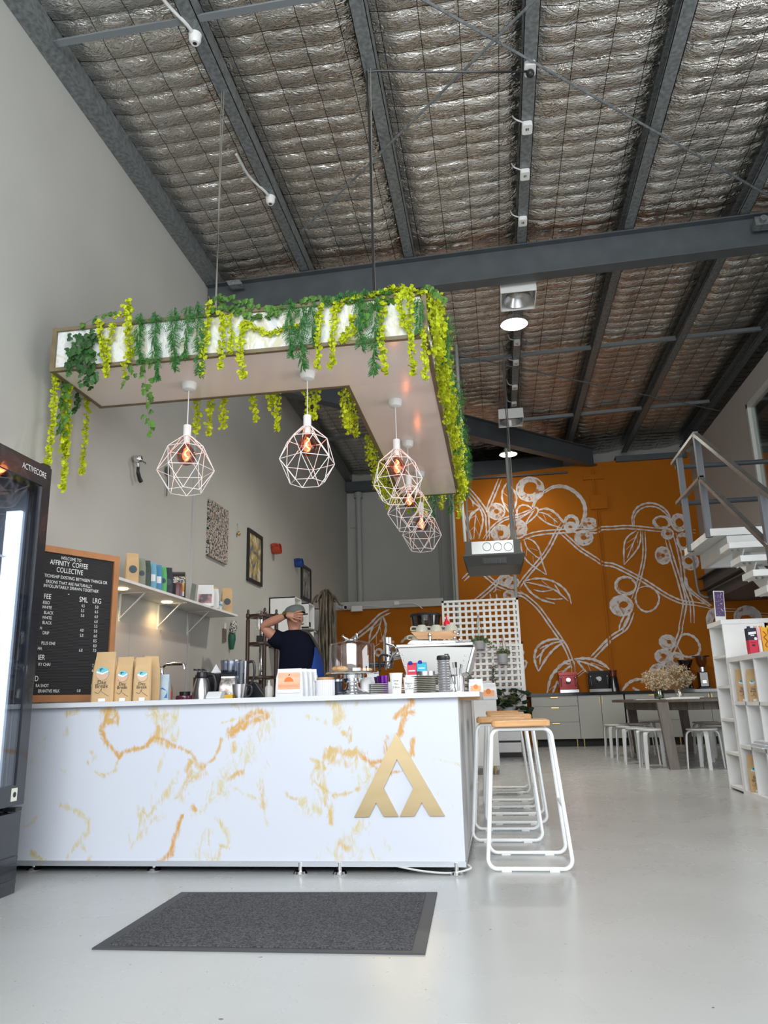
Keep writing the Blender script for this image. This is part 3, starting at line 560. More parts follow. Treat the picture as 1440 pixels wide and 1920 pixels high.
# veins of the marble print: crop, points, half width in metres, strength, gold share
VE = [(V1, [(560, 85), (545, 150), (525, 190), (550, 250), (590, 290), (618, 335), (650, 300), (750, 280), (800, 230), (850, 240), (905, 275)], .009, 1, .8),
 (V1, [(570, 85), (600, 100), (605, 150), (560, 145)], .012, 1, .6), (V1, [(540, 90), (580, 95)], .02, .9, .6), (V1, [(345, 105), (395, 100)], .01, .8, .3), (V1, [(350, 185), (345, 215)], .008, .6, .2), (V1, [(250, 200), (200, 300), (165, 350)], .012, .35, 0),
 (V1, [(790, 90), (850, 130), (870, 170), (840, 210)], .022, .7, .15), (V1, [(905, 90), (910, 200), (890, 250)], .014, .6, .1), (V1, [(830, 190), (800, 240), (880, 270)], .014, .9, .5),
 (V1, [(455, 360), (480, 405), (545, 425), (600, 400), (612, 350)], .004, .7, .1), (V1, [(545, 425), (560, 415)], .009, .8, .6), (V1, [(475, 310), (485, 340)], .008, .6, .2), (V1, [(320, 400), (330, 410)], .007, .6, .2),
 (V1, [(930, 280), (990, 310), (1030, 370), (1050, 395), (1080, 360), (1110, 340), (1135, 290), (1150, 240)], .006, .9, .7), (V1, [(970, 400), (990, 355), (1050, 390)], .012, .9, .5),
 (V1, [(1190, 200), (1240, 170), (1290, 120), (1350, 100), (1385, 120), (1310, 140), (1200, 210)], .016, 1, .8), (V1, [(1150, 155), (1260, 125)], .003, .7, 0),
 (V1, [(1400, 130), (1330, 250), (1260, 340), (1180, 440), (1100, 530)], .03, .42, .05), (V1, [(1060, 420), (1000, 430), (960, 500), (940, 540)], .018, .55, .3), (V1, [(1250, 405), (1190, 445)], .01, .9, .6), (V1, [(1215, 260), (1210, 300)], .01, .6, .3),
 (V1, [(920, 420), (870, 520), (800, 590), (740, 680), (735, 735)], .012, .55, .15), (V1, [(860, 290), (820, 420), (790, 560)], .005, .35, 0), (V1, [(740, 600), (740, 720)], .014, .6, .2), (V1, [(790, 660), (850, 640)], .01, .55, .1),
 (V1, [(665, 700), (680, 800), (740, 710)], .004, .5, 0), (V1, [(990, 400), (960, 500)], .009, .8, .5), (V1, [(945, 640), (910, 740), (890, 820), (850, 860), (810, 890)], .008, .95, .9), (V1, [(890, 825), (815, 888)], .012, 1, 1),
 (V1, [(1005, 598), (1015, 605)], .01, .9, .7), (V1, [(1010, 620), (1090, 580)], .012, .4, .1), (V1, [(1120, 650), (1170, 700), (1190, 790)], .007, .6, .1), (V1, [(1190, 800), (1150, 790), (1120, 880)], .006, .7, .2),
 (V1, [(1085, 720), (1040, 800), (1020, 890)], .016, .6, .1), (V1, [(1060, 830), (1090, 880)], .015, .5, .1), (V1, [(320, 580), (370, 600), (460, 645), (460, 720), (420, 760), (350, 850)], .008, .6, .05), (V1, [(165, 830), (210, 865), (265, 888)], .008, .7, .1), (V1, [(470, 850), (455, 885), (420, 885)], .008, .7, .3), (V1, [(425, 745), (430, 810)], .01, .5, .1),
 (V1, [(1185, 470), (1280, 530), (1360, 560)], .004, .5, 0), (V1, [(1362, 500), (1365, 590)], .009, .8, .4), (V1, [(1365, 590), (1385, 690)], .003, .5, 0), (V1, [(1385, 370), (1340, 470)], .012, .35, 0), (V1, [(1130, 20), (1320, 90)], .014, .35, .2), (V1, [(115, 690), (150, 690), (190, 640)], .005, .5, 0),
 (V2, [(965, 30), (985, 60), (935, 90), (900, 125), (940, 130), (920, 180), (905, 240)], .012, 1, .9), (V2, [(875, 150), (930, 115), (985, 110)], .009, 1, .9), (V2, [(500, 50), (550, 80), (560, 140), (530, 165)], .018, .8, .25), (V2, [(365, 140), (440, 150), (490, 180)], .006, .5, 0), (V2, [(660, 45), (690, 40)], .012, .8, .3),
 (V2, [(615, 210), (615, 280)], .008, .9, .6), (V2, [(575, 230), (610, 260)], .006, .7, .4), (V2, [(480, 375), (510, 330), (560, 350), (620, 350), (680, 360)], .016, .95, .5), (V2, [(500, 340), (520, 390)], .02, .8, .4), (V2, [(560, 370), (600, 430)], .008, .8, .5), (V2, [(680, 360), (735, 410), (795, 400)], .009, 1, .95), (V2, [(735, 410), (770, 440)], .006, .9, .8), (V2, [(640, 420), (720, 470), (700, 500)], .03, .4, .05),
 (V2, [(390, 388), (450, 410), (465, 440)], .007, .8, .3), (V2, [(440, 430), (430, 500), (450, 560), (460, 610)], .02, .75, .3), (V2, [(465, 560), (520, 600), (600, 590), (660, 560)], .006, .8, .4), (V2, [(455, 620), (500, 700), (505, 760)], .007, .8, .4), (V2, [(500, 670), (500, 740)], .012, .7, .3), (V2, [(330, 640), (360, 680), (430, 690)], .018, .5, .1), (V2, [(240, 590), (260, 610), (300, 620)], .006, .8, .4),
 (V2, [(830, 260), (825, 340)], .01, .9, .8), (V2, [(990, 262), (975, 360)], .008, .9, .8), (V2, [(860, 465), (915, 458)], .006, 1, .9), (V2, [(1100, 380), (1260, 420)], .003, .4, 0), (V2, [(1110, 570), (1220, 660)], .003, .4, 0),
 (V2, [(690, 770), (640, 830), (590, 900), (545, 920), (570, 1000)], .02, .5, .1), (V2, [(560, 890), (600, 910)], .014, .7, .3), (V2, [(745, 920), (800, 1000)], .012, .4, .05), (V2, [(820, 850), (845, 930)], .01, .35, 0), (V2, [(430, 1000), (440, 970), (490, 900)], .01, .35, 0), (V2, [(670, 930), (680, 1000)], .02, .35, 0)]
def marble_mat(name, attr=True):
    m = bpy.data.materials.new(name); m.use_nodes = True; nt = m.node_tree; N = nt.nodes; L = nt.links; b = N['Principled BSDF']; b.inputs['Roughness'].default_value = .28
    tc = N.new('ShaderNodeTexCoord'); n = N.new('ShaderNodeTexNoise'); n.inputs['Scale'].default_value = 16; n.inputs['Detail'].default_value = 8; n.inputs['Roughness'].default_value = .65; n.inputs['Distortion'].default_value = 1.6
    mp = N.new('ShaderNodeMapping'); mp.inputs['Rotation'].default_value = (0, .6, 0); mp.inputs['Scale'].default_value = (1.6, 1, .7); L.new(tc.outputs['Object'], mp.inputs[0]); L.new(mp.outputs[0], n.inputs['Vector'])
    rg = N.new('ShaderNodeMath'); rg.operation = 'PINGPONG'; rg.inputs[1].default_value = .5; L.new(n.outputs['Fac'], rg.inputs[0])
    base = (.62, .645, .71, 1)
    if attr:
        at_ = N.new('ShaderNodeAttribute'); at_.attribute_name = 'vein'; sp = N.new('ShaderNodeSeparateColor'); L.new(at_.outputs['Color'], sp.inputs[0])
        # ragged edge: strength + noise - threshold
        a1 = N.new('ShaderNodeMath'); a1.operation = 'MULTIPLY_ADD'; L.new(n.outputs['Fac'], a1.inputs[0]); a1.inputs[1].default_value = 3.2; a1.inputs[2].default_value = -1.6
        a2 = N.new('ShaderNodeMath'); a2.operation = 'ADD'; L.new(a1.outputs[0], a2.inputs[0]); L.new(sp.outputs[0], a2.inputs[1])
        m1 = N.new('ShaderNodeMapRange'); m1.inputs['From Min'].default_value = .25; m1.inputs['From Max'].default_value = 1.0; L.new(a2.outputs[0], m1.inputs[0])
        mm = N.new('ShaderNodeMath'); mm.operation = 'MULTIPLY'; mm.use_clamp = True; L.new(m1.outputs[0], mm.inputs[0])
        s2 = N.new('ShaderNodeMapRange'); s2.inputs['From Max'].default_value = .18; L.new(sp.outputs[0], s2.inputs[0]); L.new(s2.outputs[0], mm.inputs[1])
        gold = N.new('ShaderNodeMix'); gold.data_type = 'RGBA'; L.new(sp.outputs[1], gold.inputs['Factor']); gold.inputs['A'].default_value = (.60, .52, .24, 1); gold.inputs['B'].default_value = (.60, .31, .09, 1)
        mx = N.new('ShaderNodeMix'); mx.data_type = 'RGBA'; L.new(mm.outputs[0], mx.inputs['Factor']); mx.inputs['A'].default_value = base; L.new(gold.outputs['Result'], mx.inputs['B'])
        L.new(mx.outputs['Result'], b.inputs['Base Color'])
    else:
        cr = N.new('ShaderNodeValToRGB'); e = cr.color_ramp.elements; n.inputs['Scale'].default_value = 3.5
        e[0].position = .42; e[0].color = (.62, .58, .44, 1); e[1].position = .5; e[1].color = (.76, .77, .76, 1); q = e.new(.62); q.color = (.55, .56, .55, 1); q = e.new(.7); q.color = (.8, .8, .8, 1)
        L.new(n.outputs['Fac'], cr.inputs[0]); L.new(cr.outputs[0], b.inputs['Base Color'])
    return m
ctr = thing('service_counter', 'long white service counter with gold-veined marble print front', 'counter', (-1.6, YC, 0))
X0, X1, z0_, z1_ = -2.98, -.222, .062, ZT; nx, nz = 552, 160
gx, gz = np.meshgrid(np.linspace(X0, X1, nx+1), np.linspace(z0_, z1_, nz+1)); st = np.zeros_like(gx); gd = np.zeros_like(gx)
for (cr_, pts, hw, s_, g_) in VE:
    P = [at(cr_[0]+x/cr_[2], cr_[1]+y/cr_[2], Y=YC) for x, y in pts]
    for a, b in zip(P, P[1:]):
        dx, dz = b.x-a.x, b.z-a.z; t = np.clip(((gx-a.x)*dx+(gz-a.z)*dz)/(dx*dx+dz*dz+1e-9), 0, 1)
        d = np.hypot(gx-a.x-t*dx, gz-a.z-t*dz); v = s_*np.exp(-(d/(hw*(1.9-.7*g_)+.003))**2)
        k = v > st; gd[k] = g_; st = np.maximum(st, v)
me = bpy.data.meshes.new('front_panel'); vs = np.stack([gx.ravel()+1.6, np.full(gx.size, 0.), gz.ravel()], 1)
me.from_pydata(vs.tolist(), [], [(j*(nx+1)+i, j*(nx+1)+i+1, (j+1)*(nx+1)+i+1, (j+1)*(nx+1)+i) for j in range(nz) for i in range(nx)])
ca = me.color_attributes.new('vein', 'FLOAT_COLOR', 'POINT'); ca.data.foreach_set('color', np.stack([st.ravel(), gd.ravel(), gd.ravel(), np.ones(gx.size)], 1).ravel().astype(np.float32))
me.materials.append(marble_mat('gold_veined_marble_print')); o = bpy.data.objects.new('front_panel', me); COL.objects.link(o); o.parent = ctr; o['label'] = 'white front with ochre and gold marble veins'
carc = mat('carcass_dark', (.03, .03, .03), .6)
MB().box((X0, YC+.004, .06), (X1-.0125, 4.72, ZT-.001)).build('carcass', carc, ctr)
wrap = ramp2('grey_marble_wrap', (.34, .345, .35), (.56, .565, .57), 3, .5, 0, .35, .65, stretch=(1, 1.2, .45), detail=2, dist=.5)
MB().box((X1-.012, YC+.002, .063), (X1, 6.1, ZT-.001)).build('side_panel', wrap, ctr)['label'] = 'glossy grey end panel'
MB().box((X0, 4.72, .06), (-2.9, 4.74, ZT)).box((-.9, 4.74, .06), (X1-.012, 6.1, ZT-.02)).build('return_carcass', carc, ctr)
MB().box((X0, YC-.008, .036), (X1+.004, YC+.012, .062)).box((X1-.012, YC, .036), (X1+.004, 6.1, .062)).build('plinth_trim', mat('silver_trim', (.6, .62, .66), .25, .6), ctr)
wt = mat('white_laminate', (.66, .67, .69), .25)
MB().rbox((X0, YC-.045, ZT), (-.105, 4.78, ZT+.026), .006).build('worktop', wt, ctr)['label'] = 'white laminate top'
MB().box((-.93, 4.78, ZT-.02), (-.13, 6.15, ZT+.004)).build('side_worktop', wt, ctr); MB().box((X1, YC+.1, ZT-.016), (-.12, 4.78, ZT)).build('top_support_edge', oak, ctr)
ft = MB()
for x in (-1.073, -.865, -.268): MB().lathe([(0, .058), (.011, .058), (.011, .018), (.03, .016), (.036, .005), (.033, 0), (0, 0)], (x, YC-.005, 0), 20).build('foot', chrome, ctr, True)
for x, y in ((-2.6, YC+.06), (-1.9, YC+.06), (-.27, 5.9), (-1.6, 4.65)): MB().lathe([(0, .058), (.011, .058), (.011, .018), (.03, .016), (.036, .005), (.033, 0), (0, 0)], (x, y, 0), 20).build('foot', chrome, ctr, True)
gm = ramp2('brushed_gold', (.56, .42, .23), (.66, .51, .30), 3, .3, 1, .2, .8, stretch=(1, 1, 4))
pl = lambda q: at(*q, Y=YC-.012)
lg_ = [pl(q) for q in ((742.5, 1374), (664, 1532), (692, 1531.5), (705, 1505), (719.5, 1531), (747, 1531), (719, 1478), (744, 1423.5), (775, 1477.5), (749.5, 1531), (777, 1530.5), (790.5, 1504.5), (806, 1530), (834, 1530))]
for p in lg_: p.z = round(p.z, 3)
tb = MB().prism([(p.x, YC-.012, p.z) for p in lg_], (0, .010, 0)).build('wall_emblem', gm); recenter(tb)
bm = bmesh.new(); bm.from_mesh(tb.data); bmesh.ops.triangulate(bm, faces=[f for f in bm.faces if len(f.verts) > 4]); bm.to_mesh(tb.data); bm.free()
tag(tb, 'large gold letter A shaped emblem on the counter front', 'emblem')
cb = smoothpts([(-.6, YC+.0, .045), (-.45, YC-.01, .02), (-.3, YC-.02, .012), (-.2, YC-.01, .03), (-.212, YC+.03, .04)])
solo(MB().tube(cb, .005, 6), 'power_cable', wiry, 'thin white cable dangling under the right corner of the counter', 'cable', smooth=True)
# cabinets behind the counter end
def leg_gold(p, x, y): MB().cyl((x, y, 0), (x, y, .1), .012, 10).build('leg', brass, p, True)
cbn = thing('end_cabinet', 'white cabinet on gold legs behind the far end of the counter', 'cabinet', (-.35, 9.4, 0))
a = at(930, 1311, Y=9.3); MB().box((-.8, 9.3, .1), (a.x, 9.9, .845)).build('body', white, cbn); MB().box((-.82, 9.28, .845), (a.x+.02, 9.95, .868)).build('top', wt, cbn)
leg_gold(cbn, -.075-.03, 9.42); leg_gold(cbn, -.7, 9.42); leg_gold(cbn, -.1, 9.8)
cd_ = thing('drawer_unit', 'white drawer unit under the lattice screen behind the bar stools', 'drawer unit', (0, 12.0, 0))
MB().box((-.85, 12.0, .0), (.27, 12.6, .6)).build('carcass', carc, cd_)
for k, (za, zb) in enumerate(((.07, .21), (.24, .37), (.40, .56))): MB().box((-.85, 11.98, za), (.27, 12.0, zb)).build('drawer', white, cd_)
MB().box((-.86, 11.97, .6), (.4, 12.62, .62)).box((.25, 12.02, 0), (.27, 12.6, .6)).build('top', wt, cd_)
# door mat
dm = thing('doormat', 'charcoal ribbed doormat on the floor in front of the counter', 'doormat', (-.93, 3.3, 0))
q = [at(x, y, Z=0) for x, y in ((172, 1781), (797, 1791), (820, 1675), (340, 1675))]
ce = sum(q, Vector())/4
MB().prism([p for p in q], (0, 0, .006)).build('rubber_border', mat('rubber_grey', (.055, .056, .06), .6), dm)
qi = [p+(ce-p).normalized()*.06 for p in q]
mmat = ramp2('ribbed_mat_pile', (.022, .022, .025), (.115, .115, .125), 150, .95, 0, .38, .62)
n = mmat.node_tree; wv = n.nodes.new('ShaderNodeTexWave'); wv.bands_direction = 'Y'; wv.inputs['Scale'].default_value = 26; wv.inputs['Distortion'].default_value = .3
tc = n.nodes.new('ShaderNodeTexCoord'); n.links.new(tc.outputs['Object'], wv.inputs[0]); bp = n.nodes.new('ShaderNodeBump'); bp.inputs['Strength'].default_value = .8; bp.inputs['Distance'].default_value = .006; n.links.new(wv.outputs['Fac'], bp.inputs['Height']); n.links.new(bp.outputs[0], n.nodes['Principled BSDF'].inputs['Normal'])
MB().prism([p+Vector((0, 0, .006)) for p in qi], (0, 0, .004)).build('pile', mmat, dm)

# ================================================================ hanging canopy
CY0, CY1, CXL, CXR, CZ0, CZ1 = 4.5, 8.4, -2.95, -.337, 3.145, 3.465; CD1, CXI = 5.17, -.985
can = thing('hanging_canopy', 'white L-shaped canopy hung over the counter, wrapped in fake leaves', 'canopy', (-1.65, 4.8, CZ0))
fr = mat('olive_wood_trim', (.17, .135, .075), .5, var=.15, scale=12); fas = marble_mat('marble_fascia', False); sof = mat('gloss_soffit', (.88, .80, .755), .17, var=.02, scale=2)
MB().box((CXL, CY0, CZ0), (CXR, CD1, CZ0+.012)).build('soffit', sof, can); MB().box((CXI, CD1+.003, CZ0), (CXR, CY1, CZ0+.012)).build('soffit', sof, can)
t = .02
panels = [((CXL, CY0), (CXR, CY0)), ((CXR, CY0), (CXR, CY1)), ((CXR, CY1), (CXI, CY1)), ((CXI, CY1), (CXI, CD1)), ((CXI, CD1), (CXL, CD1)), ((CXL, CD1), (CXL, CY0))]
ins = [(0, 1), (-1, 0), (0, -1), (1, 0), (0, -1), (1, 0)]
for k, ((a, b), n_) in enumerate(zip(panels, ins)):
    A = Vector((*a, 0)); B = Vector((*b, 0)); I = Vector((*n_, 0))
    MB().prism([A+I*.004+Vector((0, 0, CZ0+.012)), B+I*.004+Vector((0, 0, CZ0+.012)), B+I*.012+Vector((0, 0, CZ0+.012)), A+I*.012+Vector((0, 0, CZ0+.012))], (0, 0, CZ1-CZ0-.012)).build('fascia_panel', fas, can)
    m_ = MB()
    for z in (CZ0+.004, CZ1-.012): m_.beam(A+Vector((0, 0, z+.004)), B+Vector((0, 0, z+.004)), .03, .026)
    m_.box((a[0]-.016, a[1]-.016, CZ0-.006), (a[0]+.016, a[1]+.016, CZ1+.006)); m_.build('edge_trim', fr, can)
cabm = mat('twisted_steel_cable', (.32, .31, .27), .5, .6)
ca_ = MB()
for (x, y) in ((-1.93, 4.9), (-.725, 4.91), (-.66, 8.0)):
    for s_ in (-1, 1): ca_.tube([(x+.008*s_, y, CZ0+.012), (x-.008*s_, y, roof(x)+.02)], .004, 5)
for k, (x, y) in enumerate(((-1.93, 4.9), (-.725, 4.91), (-.66, 8.0))):
    MB().tube([(x+.008, y, CZ0+.012), (x-.008, y, roof(x)+.02)], .0045, 5).tube([(x-.008, y, CZ0+.012), (x+.012, y, roof(x)+.02)], .0045, 5).build('suspension_cable', cabm, can)
x = .54; pts = [(x, 5.137, roof(x)-.05), (x-.06, 5.12, roof(x)-.06), (.2, 5.0, roof(0)-.12), (-.3, 4.95, roof(0)-.08), (-.7, 4.92, roof(-.7)-.02), (-.74, 4.9, roof(-.7)-.12), (-.73, 4.9, 5.0), (-.728, 4.9, 3.55)]
solo(MB().tube(smoothpts(pts), .009, 6).ball((x, 5.14, roof(x)-.07), .035, 10, 6), 'black_extension_lead', black, 'black lead running from the ceiling outlet down to the leaf canopy', 'cable', smooth=True)

# ---------------------------------------------------------------- leaves
def leafm(name, c):
    m = bpy.data.materials.new(name); m.use_nodes = True; nt = m.node_tree; N = nt.nodes; L = nt.links; b = N['Principled BSDF']; b.inputs['Roughness'].default_value = .5
    g = N.new('ShaderNodeNewGeometry'); r = N.new('ShaderNodeMapRange'); L.new(g.outputs['Random Per Island'], r.inputs[0]); r.inputs['To Min'].default_value = .6; r.inputs['To Max'].default_value = 1.25
    v = N.new('ShaderNodeVectorMath'); v.operation = 'SCALE'; v.inputs[0].default_value = c; L.new(r.outputs[0], v.inputs['Scale']); L.new(v.outputs[0], b.inputs['Base Color'])
    tl = N.new('ShaderNodeBsdfTranslucent'); L.new(v.outputs[0], tl.inputs[0]); mx = N.new('ShaderNodeMixShader'); mx.inputs[0].default_value = .35
    L.new(b.outputs[0], mx.inputs[1]); L.new(tl.outputs[0], mx.inputs[2]); L.new(mx.outputs[0], N['Material Output'].inputs[0]); return m
LM = {'lime': leafm('lime_leaf', (.62, .70, .02)), 'fern': leafm('fern_leaf', (.045, .21, .04)), 'ivy': leafm('ivy_leaf', (.10, .24, .035)), 'dark': leafm('dark_ivy_leaf', (.04, .13, .03))}
stemm = mat('vine_stem', (.12, .13, .04), .7)
R = random.Random(11)
def leaf(mb, c, s_, d, nrm, kind):
    d = Vector(d).normalized(); n = Vector(nrm); n = (n-d*n.dot(d)); n = n.normalized() if n.length > 1e-3 else d.orthogonal().normalized(); u = d.cross(n)
    if kind == 'lime': sh = [(0, 0), (.5, .3), (.55, .75), (0, 1), (-.55, .75), (-.5, .3)]
    elif kind == 'fern': sh = [(0, 0), (.18, .4), (0, 1), (-.18, .4)]
    else: sh = [(0, 0), (.3, -.08), (.52, .2), (.3, .4), (.34, .66), (0, 1), (-.34, .66), (-.3, .4), (-.52, .2), (-.3, -.08)]
    vs = [Vector(c)+u*(a*s_)+d*(b*s_)+n*(-abs(a)*.35*s_+.0) for a, b in sh]
    mb.add(vs, [tuple(range(len(vs)))])
def strand(kind, path, width=.03, dens=1.0, face=(0, -1, 0), size=1.0):
    P = smoothpts(path, 5); mb = MB(); mb.m(1).tube(P, .0012, 3); mb.m(0)
    L_ = sum((P[i+1]-P[i]).length for i in range(len(P)-1)); F = Vector(face)
    step = {'lime': .0085, 'fern': .021, 'ivy': .026, 'dark': .017}[kind]/dens; n = max(3, int(L_/step))
    for i in range(n):
        t = (i+.5)/n*(len(P)-1); k = int(t); p = P[k].lerp(P[min(k+1, len(P)-1)], t-k); tp = (i+.5)/n; taper = 1-.55*tp**2
        if kind == 'lime':
            for _ in range(2):
                a_ = R.uniform(0, 2*pi); q = p+Vector((cos(a_), sin(a_), 0))*R.uniform(0, width)*taper
                leaf(mb, q, R.uniform(.02, .032)*size, (R.uniform(-1, 1), R.uniform(-1, 1), R.uniform(-.8, .4)), F+Vector((R.uniform(-.7, .7), R.uniform(-.7, .7), R.uniform(-.3, .9))), 'lime')
        elif kind == 'fern':
            for sg in (-1, 1):
                a_ = R.uniform(-1.5, .9)+(pi-.6 if sg < 0 else 0); side = Vector((cos(a_), sin(a_), R.uniform(-.5, .2))); ln = width*R.uniform(.8, 1.3)*taper
                m0 = 5
                for j in range(1, m0+1):
                    q = p+side*ln*j/m0+Vector((0, 0, -.3*ln*(j/m0)**2))
                    for w_ in (-1, 1): leaf(mb, q, .024*size*(1.15-.5*j/m0), side*.5+Vector((0, 0, w_*1.0)), F+Vector((R.uniform(-.5, .5), 0, .4)), 'fern')
        else:
            a_ = R.uniform(0, 2*pi); q = p+Vector((cos(a_), .6*sin(a_), 0))*R.uniform(.2, 1)*width
            leaf(mb, q, R.uniform(.032, .05)*size, (R.uniform(-.8, .8), R.uniform(-.3, .3), -1), F+Vector((R.uniform(-.5, .5), R.uniform(-.3, .3), R.uniform(0, .8))), kind)
    return mb
nm = {'lime': 'yellow-green', 'fern': 'feathery green fern', 'ivy': 'green ivy', 'dark': 'dark green ivy'}
ORD = ['first', 'second', 'third', 'fourth', 'fifth', 'sixth', 'seventh', 'eighth', 'ninth', 'tenth', 'eleventh', 'twelfth', 'thirteenth', 'fourteenth', 'fifteenth', 'sixteenth', 'seventeenth', 'eighteenth', 'nineteenth', 'twentieth']
ORD += ['twenty-'+o for o in ORD[:9]]+['thirtieth']+['thirty-'+o for o in ORD[:9]]
def vine(kind, path, lab, width=.03, dens=1, face=(0, -1, 0), grp='leaf strands on the canopy front', size=1):
    o = strand(kind, path, width, dens, face, size).build('hanging_vine', [LM[kind], stemm]); recenter(o); tag(o, lab, 'artificial vine', grp)
YF = CY0-.045
# (kind, x top, y top, x bottom, y bottom, width m, density, size)
FR = [('dark', 150, 625, 150, 700, .085, 2.6, 1.1), ('dark', 172, 622, 168, 722, .07, 2.4, 1.1), ('dark', 136, 650, 132, 690, .05, 1.5, 1), ('lime', 186, 600, 201, 705, .022, 1, 1), ('lime', 213, 605, 200, 680, .02, 1, 1), ('lime', 240, 576, 244, 668, .032, 1.2, 1.1), ('lime', 241, 668, 236, 708, .018, .8, 1), ('fern', 262, 590, 262, 680, .05, 1.7, 1),
 ('ivy', 272, 668, 284, 812, .05, 1, 1.1), ('ivy', 248, 680, 232, 722, .04, 1.1, 1), ('fern', 291, 588, 294, 712, .05, 1.6, 1), ('fern', 326, 582, 328, 692, .055, 1.7, 1), ('fern', 352, 576, 345, 672, .04, 1.3, 1), ('fern', 368, 570, 372, 702, .055, 1.5, 1), ('lime', 394, 562, 388, 640, .026, 1, 1), ('lime', 382, 640, 378, 702, .022, 1, 1),
 ('lime', 416, 585, 412, 690, .024, 1, 1), ('lime', 430, 590, 431, 660, .018, .8, 1), ('lime', 455, 602, 456, 708, .026, 1.2, 1), ('fern', 543, 562, 545, 668, .05, 1.5, 1), ('fern', 566, 575, 567, 688, .065, 1.9, 1), ('fern', 585, 572, 586, 645, .04, 1.2, 1), ('lime', 600, 575, 595, 690, .022, 1.1, 1), ('lime', 630, 566, 621, 688, .028, 1.1, 1),
 ('lime', 662, 590, 638, 638, .02, .9, 1), ('fern', 672, 558, 679, 652, .06, 1.6, 1), ('ivy', 688, 565, 690, 605, .05, 1.6, 1), ('fern', 703, 562, 701, 702, .055, 1.5, 1), ('lime', 717, 560, 722, 700, .026, 1.1, 1), ('lime', 752, 545, 762, 612, .032, 1.3, 1.1), ('lime', 768, 545, 775, 702, .024, 1.1, 1), ('fern', 783, 562, 784, 625, .035, 1.3, 1), ('lime', 792, 615, 798, 712, .02, 1, 1)]
for k, (kd, xa, ya, xb, yb, wd, dn, sz) in enumerate(FR):
    a = at(xa, ya, Y=YF); b = at(xb, yb, Y=YF); m_ = a.lerp(b, .5)+Vector((R.uniform(-.02, .02), -.01, 0))
    vine(kd, [a, m_, b], f'{nm[kd]} strand on the canopy front, {ORD[k]} from the left', wd, dn, size=sz)
# swags and tufts along the top edge
TP = [('ivy', [(150, 612), (170, 600), (190, 590), (215, 585)], .04, 1.2), ('lime', [(215, 592), (232, 588), (246, 580)], .02, .8), ('lime', [(243, 578), (241, 560), (240, 578)], .02, .8), ('ivy', [(395, 585), (420, 575), (445, 580), (470, 590), (500, 590), (520, 580)], .06, 2.4), ('ivy', [(430, 566), (460, 560), (480, 572), (510, 575), (535, 572)], .05, 2), ('lime', [(462, 602), (485, 618), (510, 624), (535, 612), (562, 612)], .018, .9), ('ivy', [(560, 562), (590, 556), (620, 560), (650, 560), (680, 552)], .05, 2), ('fern', [(600, 570), (630, 556), (668, 552), (700, 548), (730, 548)], .05, 1.4), ('lime', [(625, 580), (650, 562), (690, 556), (720, 545), (740, 540), (770, 542), (795, 548)], .035, 1.3), ('ivy', [(690, 580), (720, 560), (735, 560)], .05, 2), ('lime', [(640, 640), (655, 632), (668, 610)], .02, .9), ('ivy', [(398, 562), (410, 556), (440, 556)], .05, 1.3)]
for k, (kd, ps, wd, dn) in enumerate(TP):
    vine(kd, [at(x, y, Y=YF+.02) for x, y in ps], f'{nm[kd]} garland along the top edge of the canopy front, {ORD[k]} from left', wd, dn)
vine('ivy', [at(790, 560, Y=CY0), at(800, 535, Y=CY0), at(815, 545, Y=CY0-.05), at(832, 562, Y=CY0-.08)], 'sprig of pale green leaves sticking out at the right top corner of the canopy', .03, 1.3)
vine('ivy', [at(412, 575, Y=CY0), at(416, 556, Y=CY0), at(432, 558, Y=CY0-.05)], 'sprig of green leaves sticking up beside the left canopy cable', .02, 1.2)
# left end
LE = [('lime', 102, 725, 88, 872, .018, 1.1, 1), ('ivy', 118, 705, 116, 810, .05, 2.2, 1), ('lime', 122, 735, 120, 850, .04, 2.0, 1), ('lime', 126, 745, 117, 918, .018, 1.2, 1), ('dark', 146, 725, 141, 772, .03, 1.2, .9), ('lime', 163, 752, 153, 888, .016, 1, 1)]
for k, (kd, xa, ya, xb, yb, wd, dn, sz) in enumerate(LE):
    X_ = CXL-.04; a = at(xa, ya, X=X_); b = at(xb, yb, X=X_); yy = min(max(a.y, CY0), CD1); a = at(xa, ya, Y=yy); b = at(xb, yb, Y=yy); a.z = max(a.z, CZ0+.05); a.x = max(a.x, CXL-.05)
    vine(kd, [a, a.lerp(b, .5)+Vector((.01, 0, 0)), b], f'{nm[kd]} strand hanging from the left end of the canopy, {ORD[k]} from the left', wd, dn, grp='leaf strands on the canopy left end', size=sz)
# behind the front arm and along the inside of the side arm
BK = [('lime', 370, 745, 366, 810), ('lime', 393, 745, 390, 815), ('lime', 417, 742, 418, 802), ('lime', 470, 738, 479, 790), ('lime', 505, 735, 506, 765), ('lime', 516, 735, 519, 806), ('lime', 575, 730, 576, 788), ('lime', 592, 730, 588, 785)]
for k, (kd, xa, ya, xb, yb) in enumerate(BK):
    a = at(xa, ya, Y=CD1+.05); b = at(xb, yb, Y=CD1+.05); a.z = CZ0+.06
    vine(kd, [a, a.lerp(b, .5)+Vector((.008, 0, 0)), b], f'yellow-green strand hanging behind the front arm of the canopy, {ORD[k]} from the left', .028, 1.3, grp='leaf strands behind the canopy')
IN = [(646, 728, 648, 800), (656, 745, 655, 812), (666, 765, 668, 818), (692, 815, 694, 862), (702, 840, 703, 915), (712, 875, 716, 935), (722, 885, 724, 952), (733, 900, 736, 945), (744, 912, 747, 950), (765, 925, 766, 960), (780, 932, 782, 962)]
